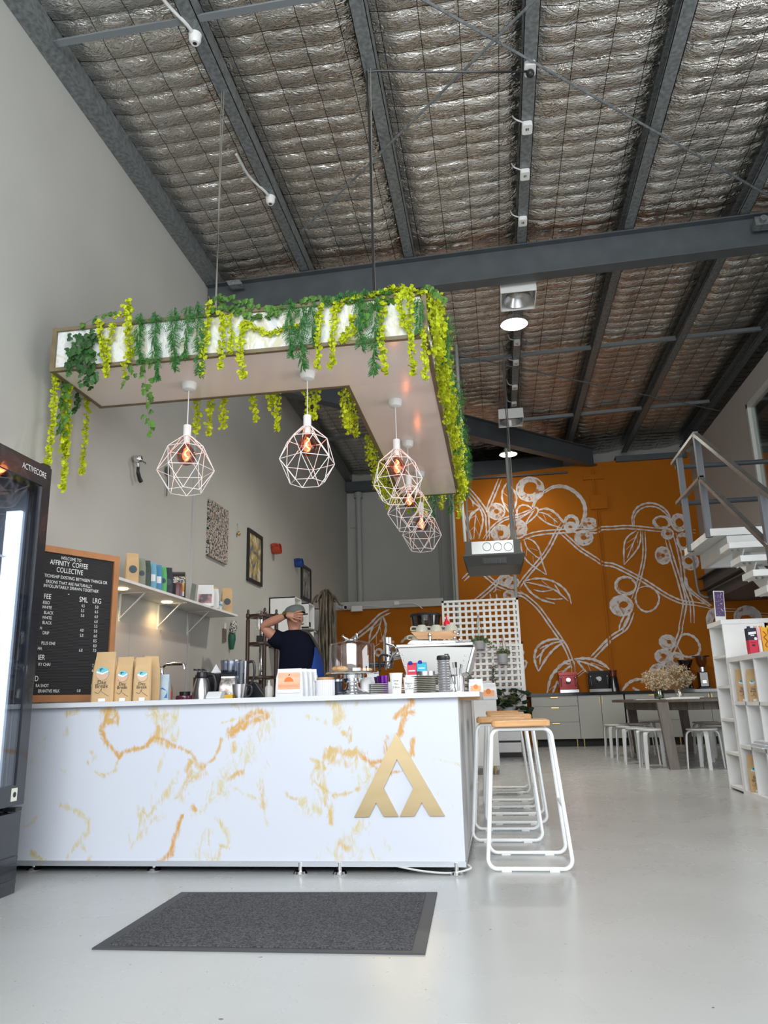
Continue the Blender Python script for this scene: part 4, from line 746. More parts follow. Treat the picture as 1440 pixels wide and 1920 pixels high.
for k, (xa, ya, xb, yb) in enumerate(IN):
    a = at(xa, ya, X=CXI-.04); 
    if a.y > CY1: a = at(xa, ya, Y=CY1)
    b = at(xb, yb, Y=a.y); a.z = max(a.z, CZ0+.05)
    vine('lime', [a, a.lerp(b, .5)+Vector((-.01, 0, 0)), b], f'yellow-green strand hanging inside the side arm of the canopy, {ORD[k]} from the front', .045, 1.5, face=(-1, -.5, 0), grp='leaf strands inside the side arm')
ns = 34
for k in range(ns):
    y = CY0+.04+(CY1-CY0-.04)*k/(ns-1); kd = 'fern' if k % 5 == 3 else 'lime'; dz = R.uniform(0, .14)
    a = Vector((CXR+.05+R.uniform(-.02, .03), y, CZ1+.03)); b = Vector((CXR+.05+R.uniform(-.01, .04), y+R.uniform(-.03, .03), CZ0+.02-dz))
    if kd == 'fern': a.x += .04; b.x += .04
    vine(kd, [a, a.lerp(b, .5)+Vector((R.uniform(0, .03), 0, 0)), b], f'{nm[kd]} strand on the right side of the canopy, {ORD[k]} from the front', .062 if kd == 'lime' else .07, 1.5 if kd == 'lime' else 1.6, face=(1, -.6, 0), grp='leaf strands on the canopy right side', size=1.1)
vine('ivy', [Vector((CXR+.06, CY0+.3, CZ1+.02)), Vector((CXR+.08, CY0+1.8, CZ1+.05)), Vector((CXR+.07, CY1-.4, CZ1+.02))], 'green ivy garland along the top of the canopy right side', .05, 1.4, face=(1, -.6, 0), grp='leaf strands on the canopy right side')
for k in range(6):
    x = CXI+.15+.1*k; a = Vector((x, CY1+.05, CZ0+.05)); vine('fern' if k % 2 == 0 else 'lime', [a, a+Vector((.01, 0, -.12)), a+Vector((0, 0, -.2-.06*(k % 3)))], f'{nm["fern" if k % 2 == 0 else "lime"]} strand hanging from the far end of the canopy, {ORD[k]} from the left', .07, 1.4, grp='leaf strands at the far canopy end')

# ---------------------------------------------------------------- pendant lamps
pw = mat('white_wire', (.85, .83, .82), .4)
smoky = glassy('smoky_pink_glass', (.72, .48, .45), .06, .02, (1, .8, .75)); fil = mat('glowing_filament', (1, .3, .05), .5, emit=(1, .30, .06), es=28)
def pendant():
    t = thing('pendant_lamp', '', 'pendant lamp', (0, 0, 0))       # origin at the ceiling rose
    MB().lathe([(0, 0), (.055, 0), (.055, -.025), (.045, -.05), (.02, -.06), (0, -.06)], n=24).build('ceiling_rose', plastic, t, True)
    MB().cyl((0, 0, -.05), (0, 0, -.33), .0035, 6).build('cord', plastic, t)
    MB().lathe([(0, -.325), (.026, -.325), (.028, -.33), (.028, -.41), (.022, -.415), (.022, -.46), (.018, -.46)], n=20).build('socket', plastic, t, True)
    zt = -.41; rings = [(.035, 0, 0), (.14, -.095, .5), (.2, -.255, 0), (.12, -.41, .5)]; n = 6; V = []
    for (r, h, of) in rings: V.append([Vector((r*cos(2*pi*(j+of)/n+.3), r*sin(2*pi*(j+of)/n+.3), zt+h)) for j in range(n)])
    m_ = MB(); rr = .0027
    def e(a, b): m_.tube([a, b], rr, 5)
    for k in range(4):
        for j in range(n): e(V[k][j], V[k][(j+1) % n])
    for j in range(n):
        e(V[0][j], V[1][j]); e(V[0][(j+1) % n], V[1][j]); e(V[1][j], V[2][j]); e(V[1][j], V[2][(j+1) % n]); e(V[2][j], V[3][j]); e(V[2][(j+1) % n], V[3][j])
    m_.build('wire_cage', pw, t)
    b = MB().lathe([(.018, -.46), (.022, -.475), (.045, -.5), (.062, -.53), (.066, -.56), (.06, -.59), (.04, -.615), (.015, -.626), (0, -.627)], n=24).build('bulb', smoky, t, True); b['label'] = 'smoky pink globe bulb'
    pts = [(0.012*sin(a_*1.0)*(1 if a_ < 6 else 1.2), .006*cos(a_), -.49-.1*a_/9.4) for a_ in [i*.47 for i in range(21)]]
    MB().tube(smoothpts(pts, 3), .0042, 6).build('filament', fil, b, True)
    return t
p0 = pendant()
PN = [((-2.11, 4.885), 'wire cage pendant lamp, leftmost of the five, near the portafilter on the wall'), ((-1.222, 4.88), 'wire cage pendant lamp, second from the left, hanging from the front arm of the canopy'), ((-.674, 5.52), 'wire cage pendant lamp, nearest and biggest of the three overlapping lamps'), ((-.695, 6.51), 'wire cage pendant lamp in the middle of the three overlapping lamps'), ((-.682, 7.48), 'wire cage pendant lamp, farthest and lowest of the three overlapping lamps')]
for k, ((x, y), lb) in enumerate(PN):
    o = p0 if k == 0 else copy_tree(p0); o.location = (x, y, CZ0); o.rotation_euler = (0, 0, .25*k); tag(o, lb, 'pendant lamp', 'wire cage pendant lamps')
    l = bpy.data.lights.new('filament_light', 'POINT'); l.energy = 1.3; l.color = (1, .38, .12); l.shadow_soft_size = .03; lo = bpy.data.objects.new('filament_light', l); COL.objects.link(lo); lo.location = (x, y, CZ0-.55)
# ================================================================ display fridge at the left
FX, FY0, FY1 = -2.375, 2.35, 3.70
navy = mat('fridge_black_enamel', (.022, .024, .03), .22, coat=.4)
fg = thing('display_fridge', 'tall black glass-door drinks fridge at the left edge of the picture', 'fridge', (-2.74, 3.0, 0))
b = MB(); b.box((XW+.02, FY0, .1), (-2.46, FY0+.03, 2.15)); b.box((XW+.02, FY1-.03, .1), (-2.46, FY1, 2.15)); b.box((XW+.02, FY0, 2.02), (-2.46, FY1, 2.15)); b.box((XW+.02, FY0, .1), (-2.46, FY1, .42)); b.box((XW+.02, FY0, .1), (XW+.06, FY1, 2.15))
b.build('cabinet', navy, fg)
liner = mat('fridge_liner', (.35, .37, .40), .3, .3)
b = MB(); b.box((XW+.06, FY1-.05, .42), (-2.48, FY1-.032, 2.02)); b.box((XW+.06, FY0+.03, .42), (-2.48, FY0+.05, 2.02)); b.box((XW+.06, FY0+.05, .42), (XW+.07, FY1-.05, 2.02)); b.build('inner_liner', liner, fg)
ledm = mat('fridge_led', (1, 1, 1), .5, emit=(.86, .93, 1), es=1.4)
MB().box((-2.575, FY1-.075, .45), (-2.49, FY1-.055, 1.9)).build('light_strip', ledm, fg); MB().box((-2.56, FY0+.055, .5), (-2.50, FY0+.075, 1.96)).build('light_strip', ledm, fg)
for z in (.75, 1.05, 1.35, 1.65):
    s_ = MB()
    for i in range(9): s_.tube([(XW+.09+i*.06, FY0+.06, z), (XW+.09+i*.06, FY1-.08, z)], .003, 4)
    s_.tube([(-2.56, FY0+.06, z), (-2.56, FY1-.08, z)], .005, 4); s_.build('wire_shelf', white, fg)
d = MB(); xd0, xd1 = -2.455, FX; ym = (FY0+FY1)/2
for (ya, yb) in ((ym+.005, FY1-.005),):
    d.box((xd1-.02, ya, .405), (xd1, ya+.05, 2.145)); d.box((xd1-.02, yb-.075, .405), (xd1, yb, 2.145)); d.box((xd1-.02, ya+.05, .405), (xd1, yb-.075, .5)); d.box((xd1-.02, ya+.05, 2.03), (xd1, yb-.075, 2.145)); d.box((xd0-.02, yb-.02, .405), (xd1-.02, yb, 2.145))
dr = d.build('door', navy, fg); MB().box((xd1-.012, ym+.05, .5), (xd1-.007, FY1-.075, 2.03)).build('glass', glassy('cool_door_glass', (.86, .9, .95), .07, .03), dr)
d = MB(); ya, yb = FY0+.005, ym-.005; d.box((xd0, ya, .405), (xd1, ya+.05, 2.145)); d.box((xd0, yb-.05, .405), (xd1, yb, 2.145)); d.box((xd0, ya+.05, .405), (xd1, yb-.05, .5)); d.box((xd0, ya+.05, 2.03), (xd1, yb-.05, 2.145))
dr2 = d.build('door', navy, fg); MB().box((xd0+.03, ya+.05, .5), (xd0+.036, yb-.05, 2.03)).build('glass', MATS['cool_door_glass'], dr2)
MB().box((xd0, FY1-.075, 2.147), (FX-.005, FY1-.01, 2.16)).build('hinge', black, fg); MB().box((xd0, FY1-.06, .375), (FX-.005, FY1-.01, .392)).build('hinge', black, fg)
MB().box((xd0, FY0+.005, .12), (FX-.01, FY1-.005, .37)).box((-2.46, FY0, .04), (-2.40, FY1, .12)).build('lower_panel', navy, fg)
g = MB()
for z in (.035, .07, .105, .14): g.box((FX-.012, FY0+.02, z+.012), (FX+.002, FY1-.02, z+.03))
g.box((FX-.03, FY0+.01, 0), (FX-.006, FY1-.01, .16)); g.build('vent_grille', navy, fg)
text('ACTIVECORE', .045, mat('print_white', (.75, .75, .75), .5), fg, (FX, FY1-.16, 2.09), (0, 1, 0), (0, 0, 1), sx=.8)
c = at(26, 1490, X=FX); MB().box((FX, c.y-.022, c.z-.03), (FX+.003, c.y+.022, c.z+.03)).build('sticker', mat('sticker_cream', (.7, .7, .6), .6), fg); MB().disc((FX+.004, c.y, c.z), .013, 16, nrm=(1, 0, 0)).build('lock', black, fg)

# ================================================================ menu board
ink = MATS['print_white']; lb_white = mat('letter_white', (.9, .9, .9), .5)
bu = Vector((.45, .89, 0)).normalized(); bp0 = Vector((-2.638, 5.0, .905)); bn = Vector((bu.y, -bu.x, 0))
def onb(x, y):
    d = ray(x, y); t = (bp0-CO).dot(bn)/d.dot(bn); return CO+d*t
BW = .74; BH = 1.0
mb_ = thing('menu_board', 'black letter board menu with a timber frame beside the fridge', 'menu board', bp0-bu*BW/2)
def bpt(u, v, n): return bp0-bu*BW+bu*u+Vector((0, 0, v))+bn*n
fm = MB()
for (u0, u1, v0, v1) in ((0, BW, 0, .042), (0, BW, BH-.042, BH), (0, .042, .042, BH-.042), (BW-.042, BW, .042, BH-.042)):
    fm.obox(bpt((u0+u1)/2, (v0+v1)/2, .0), bu*(u1-u0)/2, Vector((0, 0, (v1-v0)/2)), bn*.016)
fm.build('frame', mat('red_oak_frame', (.44, .19, .07), .5, var=.1, scale=10), mb_)
felt = ramp2('grooved_black_felt', (.012, .012, .013), (.04, .04, .042), 4, .9, 0, .4, .6)
n = felt.node_tree; wv = n.nodes.new('ShaderNodeTexWave'); wv.bands_direction = 'Z'; wv.inputs['Scale'].default_value = 32; tc = n.nodes.new('ShaderNodeTexCoord'); n.links.new(tc.outputs['Object'], wv.inputs[0])
for l_ in list(n.links):
    if l_.to_node.type == 'VALTORGB': n.links.remove(l_)
n.links.new(wv.outputs['Fac'], [q for q in n.nodes if q.type == 'VALTORGB'][0].inputs[0])
MB().obox(bpt(BW/2, BH/2, -.004), bu*(BW/2-.04), Vector((0, 0, BH/2-.04)), bn*.006).build('letter_felt', felt, mb_)
C1 = (0, 1040, 6.0)
def bt(s, x, y, capx, al='CENTER', sx=.75):
    p = onb(C1[0]+x/6, C1[1]+y/6); dd = (p-CO).length
    sz = capx/6*dd/1500/.74
    text(s, sz, lb_white, mb_, p+bn*.004, bu, (0, 0, 1), al, sx)
bt('WELCOME TO', 797, 55, 37); bt('AFFINITY  COFFEE', 777, 113, 58, sx=.72); bt('COLLECTIVE', 783, 190, 58, sx=.72)
bt('TIONSHIP EXISTING BETWEEN THINGS OR', 1202, 322, 35, 'RIGHT', .82); bt('ERSONS THAT ARE NATURALLY', 1030, 362, 35, 'RIGHT', .80); bt("INVOLUNTARILY DRAWN TOGETHER'", 1108, 418, 35, 'RIGHT', .80); bt('-', 768, 440, 60)
bt('FEE', 530, 473, 58); bt('SML', 935, 510, 60); bt('LRG', 1085, 525, 60)
for s, x, y in (('ESSO', 555, 545), ('WHITE', 577, 600), ('BLACK', 595, 660), ('WHITE', 577, 715), ('BLACK', 577, 772), ('H', 468, 828), ('DRIP', 547, 885), ('PLUS ONE', 617, 1003), ('HA', 467, 1057), ('KY CHAI', 562, 1238), ('RA SHOT', 543, 1475), ('ERNATIVE MILK', 665, 1535)): bt(s, x, y, 35, 'RIGHT')
bt('IER', 500, 1160, 58, 'RIGHT'); bt('D', 428, 1398, 58, 'RIGHT')
for s, x, y in (('4.5', 930, 578), ('5.5', 925, 632), ('5.0', 922, 688), ('4.0', 915, 853), ('5.0', 912, 910), ('6.0', 903, 1077), ('0.8', 880, 1533), ('5.0', 1083, 592), ('6.5', 1080, 645), ('6.0', 1077, 700), ('6.0', 1075, 755), ('5.5', 1072, 808), ('5.0', 1069, 862), ('6.0', 1067, 917), ('8.5', 1063, 972), ('8.0', 1061, 1028), ('7.0', 1058, 1080), ('7.5', 1050, 1250), ('6.0', 1048, 1305), ('0.8', 1040, 1475), ('0.8', 1038, 1533)): bt(s, x, y, 34)
MB().obox(bpt(BW/2, BH/2, -.014), bu*(BW/2-.03), Vector((0, 0, BH/2-.03)), bn*.003).build('back_panel', oak, mb_)

# ================================================================ back bench along the left wall, splashback, tap
bench = thing('back_bench', 'dark-topped bench along the left wall behind the counter', 'bench', (-2.8, 6.5, 0))
MB().box((XW+.02, 4.8, .08), (-2.46, 8.3, .86)).build('cabinet', white, bench); MB().box((XW+.015, 4.79, .862), (-2.42, 8.35, .9)).build('worktop', gloss_black, bench); MB().box((XW+.02, 4.8, .0), (-2.5, 8.3, .08)).build('plinth', carc, bench)
tile = ramp2('pale_veined_tile', (.36, .33, .31), (.50, .47, .45), 1.6, .3, 0, .33, .37, dist=2.6, detail=6)
tl = MB(); y = 4.3
while y < 7.3: tl.box((XW+.001, y+.002, .9), (XW+.012, min(y+.618, 7.40)-.002, 1.56)); y += .62
solo(tl, 'splashback_tiles', tile, 'pale veined splashback tiles on the left wall under the shelf', 'splashback')
pale_trim = mat('pale_trim_strip', (.46, .46, .45), .4)
solo(MB().box((XW, 7.41, .9), (XW+.02, 7.46, 1.82)), 'tile_edge_strip', pale_trim, 'pale vertical strip at the far end of the splashback tiles', 'trim')
solo(MB().box((XW, 7.42, 1.87), (XW+.018, 7.45, 4.0)), 'wall_conduit', pale_trim, 'pale vertical conduit on the left wall beside the speckled picture', 'conduit')
tp = thing('mixer_tap', 'chrome square-bend kitchen tap behind the kraft coffee bags', 'tap', at(302, 1306, Y=6.0))
a = at(302, 1306, Y=6.0); a.z = .9; h_ = at(302, 1246, Y=6.0).z; e_ = at(346, 1246, Y=6.0)
MB().tube(smoothpts([a, (a.x, a.y, h_-.06), (a.x+.012, a.y, h_-.012), (a.x+.06, a.y, h_), (e_.x-.05, e_.y, h_), (e_.x-.01, e_.y, h_-.005), (e_.x, e_.y, h_-.045)]), .013, 10).build('spout', chrome, tp, True); MB().cyl(a, a+Vector((0, 0, .05)), .025).build('base', chrome, tp, True)
a = at(288, 1300, Y=5.9); a.z = .9; b_ = at(288, 1250, Y=5.9); e_ = at(303, 1262, Y=5.9)
solo(MB().tube(smoothpts([a, (a.x, a.y, b_.z-.02), (b_.x+.02, b_.y, b_.z), (e_.x-.01, e_.y, b_.z-.01), e_]), .008, 10), 'water_filter_tap', chrome, 'small curved chrome filter tap left of the kitchen tap', 'tap', smooth=True)

# wall shelf with lights
SH0, SH1, SX = 4.95, 8.03, -2.8; SZ = 1.822
sh = thing('wall_shelf', 'long white bracketed shelf high on the left wall with coffee bags', 'shelf', (XW, 6.5, SZ))
MB().box((XW+.001, SH0, SZ-.022), (SX, SH1, SZ)).build('shelf_board', white, sh)
for y in (5.98, 6.72, 7.42):
    w_ = at(222+0, 1100, X=XW); m_ = MB(); m_.box((XW, y-.012, SZ-.30), (XW+.006, y+.012, SZ-.024)); m_.box((XW, y-.012, SZ-.03), (SX-.04, y+.012, SZ-.023)); m_.beam((XW+.006, y, SZ-.24), (SX-.1, y, SZ-.03), .022, .005, (0, 0, 1)); m_.build('bracket', white, sh)
warm = mat('warm_downlight', (1, .9, .7), .5, emit=(1, .80, .45), es=14)
for k, y in enumerate((5.75, 6.62)):
    MB().lathe([(0, SZ-.03), (.045, SZ-.03), (.05, SZ-.022)], (XW+.13, y, 0), 24).build('downlight', warm, sh)
    l = bpy.data.lights.new('shelf_light', 'SPOT'); l.energy = 9; l.spot_size = radians(140); l.spot_blend = .7; l.color = (1, .66, .3); l.shadow_soft_size = .04; lo = bpy.data.objects.new('shelf_light', l); COL.objects.link(lo); lo.location = (XW+.13, y, SZ-.04)

# ---------------------------------------------------------------- coffee bags
txt = mat('print_black', (.03, .03, .03), .6); sky = mat('label_sky', (.15, .52, .62), .5); sand = mat('label_sand', (.62, .42, .30), .5); lwht = mat('label_white', (.8, .8, .8), .5); lblue = mat('label_blue', (.03, .16, .42), .5); orange = mat('label_orange', (.75, .22, .03), .5); salmon = mat('label_salmon', (.85, .42, .22), .5)
def bag(name, lab, pos, w_, h, d, m_, rz=0, group=None, deco=None, cat='coffee bag'):
    t = thing(name, lab, cat, (0, 0, 0), group); mb = MB(); vs = []; sec = [(0, 1, 1), (.04, 1.02, 1.05), (.35, 1.0, 1.1), (.68, .97, .85), (.86, .9, .3), (.93, .89, .06), (1, .88, .05)]
    for (z, a, b) in sec:
        x = w_/2*a; y = d/2*b; zz = h*z; r = min(x, y)*.25
        vs += [(-x+r, -y, zz), (0, -y*1.06, zz), (x-r, -y, zz), (x, -y+r, zz), (x*.93, 0, zz), (x, y-r, zz), (x-r, y, zz), (0, y*1.06, zz), (-x+r, y, zz), (-x, y-r, zz), (-x*.93, 0, zz), (-x, -y+r, zz)]
    n = 12; k = len(sec)
    mb.add(vs, [tuple(range(n-1, -1, -1)), tuple((k-1)*n+j for j in range(n))]+[(i*n+j, i*n+(j+1) % n, (i+1)*n+(j+1) % n, (i+1)*n+j) for i in range(k-1) for j in range(n)])
    mb.build('pouch', m_, t, True)
    yf = -d/2*1.17-.001
    if deco == 'day':
        r = w_*.29; zc = h*.56; yy = -d/2*1.08-.003
        def half(a0, a1, mm, nm2, dy):
            P = [(r*cos(radians(a)), yy-dy, zc+r*sin(radians(a))) for a in range(a0, a1+1, 12)]; MB().add(P, [tuple(range(len(P)))]).build(nm2, mm, t)
        half(0, 180, sky, 'label_sky', 0); half(180, 360, sand, 'label_sand', 0)
        MB().prism([(-r*.95, yy-.0005, zc+.004), (0, yy-.0005, zc-.006), (r*.95, yy-.0005, zc+.01), (r*.9, yy-.0005, zc+.016), (0, yy-.0005, zc+.003), (-r*.9, yy-.0005, zc+.014)], (0, -.0004, 0)).build('label_wave', lwht, t)
        MB().prism([(-r*.5, yy-.001, zc+r*.75), (-r*.1, yy-.001, zc+r*.85), (r*.3, yy-.001, zc+r*.6), (-r*.05, yy-.001, zc+r*.68), (-r*.35, yy-.001, zc+r*.25)], (0, -.0004, 0)).build('label_palm', mat('palm_green', (.02, .16, .14), .5), t)
        text('Day', w_*.25, txt, t, (0, -d/2*1.1-.003, h*.385)); text('Break', w_*.25, txt, t, (0, -d/2*1.1-.003, h*.31))
        MB().tube(smoothpts([(-w_*.3, -d/2*1.1-.003, h*.2), (-w_*.12, -d/2*1.1-.003, h*.17), (0, -d/2*1.1-.003, h*.26), (w_*.02, -d/2*1.1-.003, h*.2), (w_*.35, -d/2*1.1-.003, h*.11)]), .0008, 4).build('drawn_line', txt, t)
        text('ROASTED IN BYRON', .013, txt, t, (w_/2*1.0+.002, 0, h*.36), (0, 0, 1), (0, -1, 0)) if False else None
        MB().box((-w_*.12, -d/2-.008, .002), (w_*.2, -d/2-.0055, .02)).build('price_card', lwht, t)
    elif deco == 'blue':
        MB().prism([(-w_*.46, yf+.004, h*.1), (w_*.46, yf+.004, h*.1), (w_*.44, yf+.004, h*.36), (w_*.1, yf+.004, h*.5), (-w_*.15, yf+.004, h*.42), (-w_*.44, yf+.004, h*.52)], (0, -.001, 0)).build('label_mountain', lblue, t)
    elif deco == 'stripe': MB().box((-w_*.3, yf+.002, h*.3), (w_*.3, yf, h*.55)).build('front_label', lwht, t)
    elif deco == 'circle': MB().disc((0, yf, h*.45), w_*.3, 20, nrm=(0, -1, 0)).build('front_label', mat('label_dark', (.05, .08, .1), .5), t)
    elif deco == 'fold':
        MB().box((-w_*.35, yf+.002, h*.08), (w_*.35, yf, h*.5)).build('front_label', salmon, t); MB().disc((0, yf-.0005, h*.42), w_*.16, 20, nrm=(0, -1, 0)).build('label_sun', orange, t)
    t.location = pos; t.rotation_euler = (0, 0, rz); return t
def shy(px_): return at(px_, 1085, X=SX-.075).y
ZC = ZT+.026
def on(x, y, Y, z=None):
    p = at(x, y, Y=Y); p.z = ZC if z is None else z; return p
bag('coffee_bag', 'big kraft coffee bag on the counter, leftmost and tallest', on(194, 1319, 4.22), .128, .285, .075, kraft, .12, 'kraft coffee bags on the counter', 'day')
bag('coffee_bag', 'kraft coffee bag on the counter between the tallest one and the right pair', on(232, 1318, 4.26), .105, .255, .065, kraft, .1, 'kraft coffee bags on the counter', 'day')
bag('coffee_bag', 'kraft coffee bag on the counter, front one of the right pair', on(266, 1317, 4.27), .1, .25, .06, kraft, .3, 'kraft coffee bags on the counter', 'day')
bag('coffee_bag', 'kraft coffee bag half hidden behind the right end of the bag row', on(281, 1314, 4.37), .1, .262, .06, kraft, .9, 'kraft coffee bags on the counter')
bag('coffee_bag', 'kraft coffee bag mostly hidden behind the second bag of the row', on(248, 1314, 4.39), .1, .25, .06, kraft, .3, 'kraft coffee bags on the counter')
bag('coffee_bag', 'pale blue coffee bag with mountains, right of the kraft bags', on(304, 1312, 4.45), .085, .155, .05, mat('pale_blue_bag', (.42, .52, .60), .5), .1, None, 'blue')
# on the wall shelf: x px, width, height, colour, label
shelfbags = [(246, 5.32, .085, .25, kraft, 'kraft coffee bag at the near end of the wall shelf', 'circle'), (263, 5.55, .06, .235, mat('sage_bag', (.24, .26, .2), .5), 'sage grey coffee bag on the wall shelf beside the kraft one', 'circle'), (273, 5.7, .06, .235, mat('olive_bag', (.055, .08, .06), .5), 'dark olive coffee bag on the wall shelf', 'circle'), (284, 5.85, .06, .235, mat('sky_bag', (.16, .38, .50), .5), 'light blue coffee bag on the wall shelf', 'stripe'), (295, 6.0, .06, .235, mat('blue_bag', (.07, .24, .40), .5), 'mid blue coffee bag on the wall shelf', 'stripe'), (304, 6.15, .06, .235, mat('green_bag', (.10, .42, .13), .5), 'bright green coffee bag on the wall shelf', 'circle'), (313, 6.3, .08, .245, mat('charcoal_bag', (.03, .035, .045), .5), 'charcoal coffee bag on the wall shelf', 'circle')]
for (px_, y, w_, h, m_, lab, dc) in shelfbags: bag('coffee_bag', lab, (SX-.075, shy(px_), SZ), w_*1.25, h, .06, m_, .75, 'coffee bags on the wall shelf', dc)
t = bag('coffee_bag', 'dark coffee bag with white speckles and orange panel on the wall shelf', (SX-.085, shy(337), SZ), .13, .25, .06, mat('brown_black_bag', (.03, .02, .018), .45), .35, 'coffee bags on the wall shelf')
MB().box((.0, -.038, .06), (.055, -.036, .17)).build('orange_panel', mat('amber_panel', (.75, .33, .02), .5), t); MB().box((-.06, -.038, .14), (.06, -.0362, .2)).build('speckled_panel', ramp2('speckle', (.7, .68, .6), (.05, .04, .03), 90, .6, 0, .5, .56), t); MB().box((.0, -.039, .02), (.055, -.037, .06)).build('lower_label', lwht, t)
for k, y in enumerate((shy(325), shy(330))): bag('snack_stick', ('brown' if k else 'dark red')+' slim packet standing in front of the speckled bag on the wall shelf', (SX-.02, y-.02, SZ), .035, .13, .02, mat('maroon_pack', (.16, .05, .05), .4), .4, 'slim packets on the wall shelf', cat='packet')
fr_ = thing('photo_frame', 'small grey-green card leaning on the wall shelf', 'card', (SX-.04, 6.86, SZ)); MB().obox((SX-.04, 6.86, SZ+.085), (.0, .05, 0), (0.01, 0, .085), (.003, 0, 0)).build('card', mat('grey_green_card', (.2, .23, .2), .5), fr_)
t = bag('coffee_pouch', 'white pouch with a pink sunset label on the wall shelf', (SX-.06, shy(384), SZ), .17, .215, .05, white, .25, 'white pouches on the wall shelf', cat='coffee pouch'); MB().box((-.065, -.032, .03), (.065, -.03, .12)).build('pink_label', ramp2('sunset_print', (.12, .08, .09), (.62, .32, .30), 12, .5, 0, .4, .6), t)
bag('coffee_pouch', 'white pouch tucked behind the sunset one on the wall shelf', (SX-.07, shy(396), SZ), .16, .2, .05, white, .25, 'white pouches on the wall shelf', cat='coffee pouch')
bag('coffee_bag', 'tall kraft coffee bag at the far end of the wall shelf', (SX-.08, shy(427), SZ), .12, .28, .07, kraft, .5, 'coffee bags on the wall shelf', 'circle')
bag('coffee_bag', 'yellowish kraft coffee bag behind the tall one on the wall shelf', (SX-.14, shy(410), SZ), .11, .26, .06, kraft, .5, 'coffee bags on the wall shelf')
solo(MB().rbox((SX-.1, 7.46, SZ), (SX-.05, 7.52, SZ+.1), .01), 'jar', mat('amber_jar', (.5, .25, .04), .2), 'amber jar near the far end of the wall shelf', 'jar')
solo(MB().rbox((SX-.07, 7.56, SZ), (SX-.02, 7.63, SZ+.09), .01), 'sample_bag', ramp2('blue_white_print', (.1, .35, .5), (.75, .75, .75), 30, .5), 'little blue and white bag near the far end of the wall shelf', 'bag')

# ================================================================ things on the left wall
WX = XW+.002
pf = thing('portafilter', 'chrome portafilter with a black handle hanging on the left wall', 'portafilter', at(250, 870, X=XW))
c = at(249, 862, X=XW); MB().lathe([(.033, -.03), (.036, -.02), (.036, .02), (.03, .035), (.012, .04), (0, .04)], c+Vector((.05, 0, 0)), 20, axis=(1, .2, .1)).build('filter_basket', chrome, pf, True)
e_ = at(252, 903, X=XW); MB().tube([c+Vector((.05, 0, -.03)), c+Vector((.05, .01, -.075))], .009, 10).tube([c+Vector((.05, 0, 0)), c+Vector((.07, .1, -.01))], .012, 10).build('neck', chrome, pf, True)
MB().tube(smoothpts([c+Vector((.05, .01, -.07)), c+Vector((.05, .015, -.12)), Vector((XW+.05, e_.y-.0, e_.z+.02)), Vector((XW+.055, e_.y+.02, e_.z))]), [.014]*5+[.017]*5+[.019]*6, 12).build('handle', black, pf, True)
MB().box((XW, c.y-.01, c.z-.01), (XW+.03, c.y+.01, c.z+.01)).build('hook', steel, pf)
c = at(311, 900, X=XW); solo(MB().tube([c+Vector((.02, 0, .05)), c+Vector((.02, -.01, -.17))], .006, 8).disc(c+Vector((.02, 0, .09)), .05, 20, nrm=(1, 0, 0)).cyl((XW, c.y, c.z+.09), (XW+.02, c.y, c.z+.09), .008), 'wall_strainer', dark_steel, 'grey strainer hanging on the left wall behind the leftmost pendant cage', 'strainer')
c = at(444, 992, X=XW); t = thing('tea_strainer', 'small brass tea strainer on a chain between the two pictures', 'strainer', c); MB().ball(c+Vector((.03, 0, -.06)), .03, 12, 8, (.6, 1, 1)).build('strainer_ball', brass, t, True); MB().tube([c+Vector((.004, 0, .06)), c+Vector((.025, 0, -.04))], .003, 5).cyl(c+Vector((0, 0, .06)), c+Vector((.012, 0, .06)), .008).build('chain', steel, t)
def picture(name, px, fm_, im, lab, fw_, dep=.03):
    P = [at(x, y, X=XW) for x, y in px]; y0 = (P[0].y+P[3].y)/2; y1 = (P[1].y+P[2].y)/2; z1 = (P[0].z+P[1].z)/2; z0 = (P[2].z+P[3].z)/2
    t = thing(name, lab, 'picture', (XW, (y0+y1)/2, z0))
    if fw_:
        m_ = MB()
        for (a, b, c_, d_) in ((y0, y1, z0, z0+fw_), (y0, y1, z1-fw_, z1), (y0, y0+fw_, z0+fw_, z1-fw_), (y1-fw_, y1, z0+fw_, z1-fw_)): m_.box((XW, a, c_), (XW+dep, b, d_))
        m_.build('frame', fm_, t); MB().box((XW, y0+fw_, z0+fw_), (XW+.012, y1-fw_, z1-fw_)).build('artwork', im, t)
    else: MB().box((XW, y0, z0), (XW+dep, y1, z1)).build('canvas', im, t)
    return y0, y1, z0, z1, t
spl = ramp2('splatter_paint', (.04, .05, .04), (.62, .61, .57), 30, .6, 0, .46, .53, detail=6, c3=(.3, .12, .07))
picture('splatter_canvas', [(389, 938), (424, 957), (421, 1057), (386, 1044)], None, spl, 'white canvas with black splatters on the left wall', 0, .035)
fl = ramp2('floral_print', (.12, .14, .17), (.42, .31, .08), 6, .5, 0, .42, .52, dist=1, c3=(.6, .55, .42))
y0, y1, z0, z1, t = picture('framed_print', [(463, 992), (490, 1005), (488, 1098), (461, 1091)], black, fl, 'black-framed picture with yellow flowers between strainer and red mug', .045)
bw_ = ramp2('grey_print', (.10, .10, .10), (.40, .39, .37), 5, .5, 0, .4, .6, dist=1)
picture('framed_print', [(564, 1058), (581, 1067), (581, 1127), (563, 1125)], black, bw_, 'black-framed grey picture standing above the white wall cubes', .045)
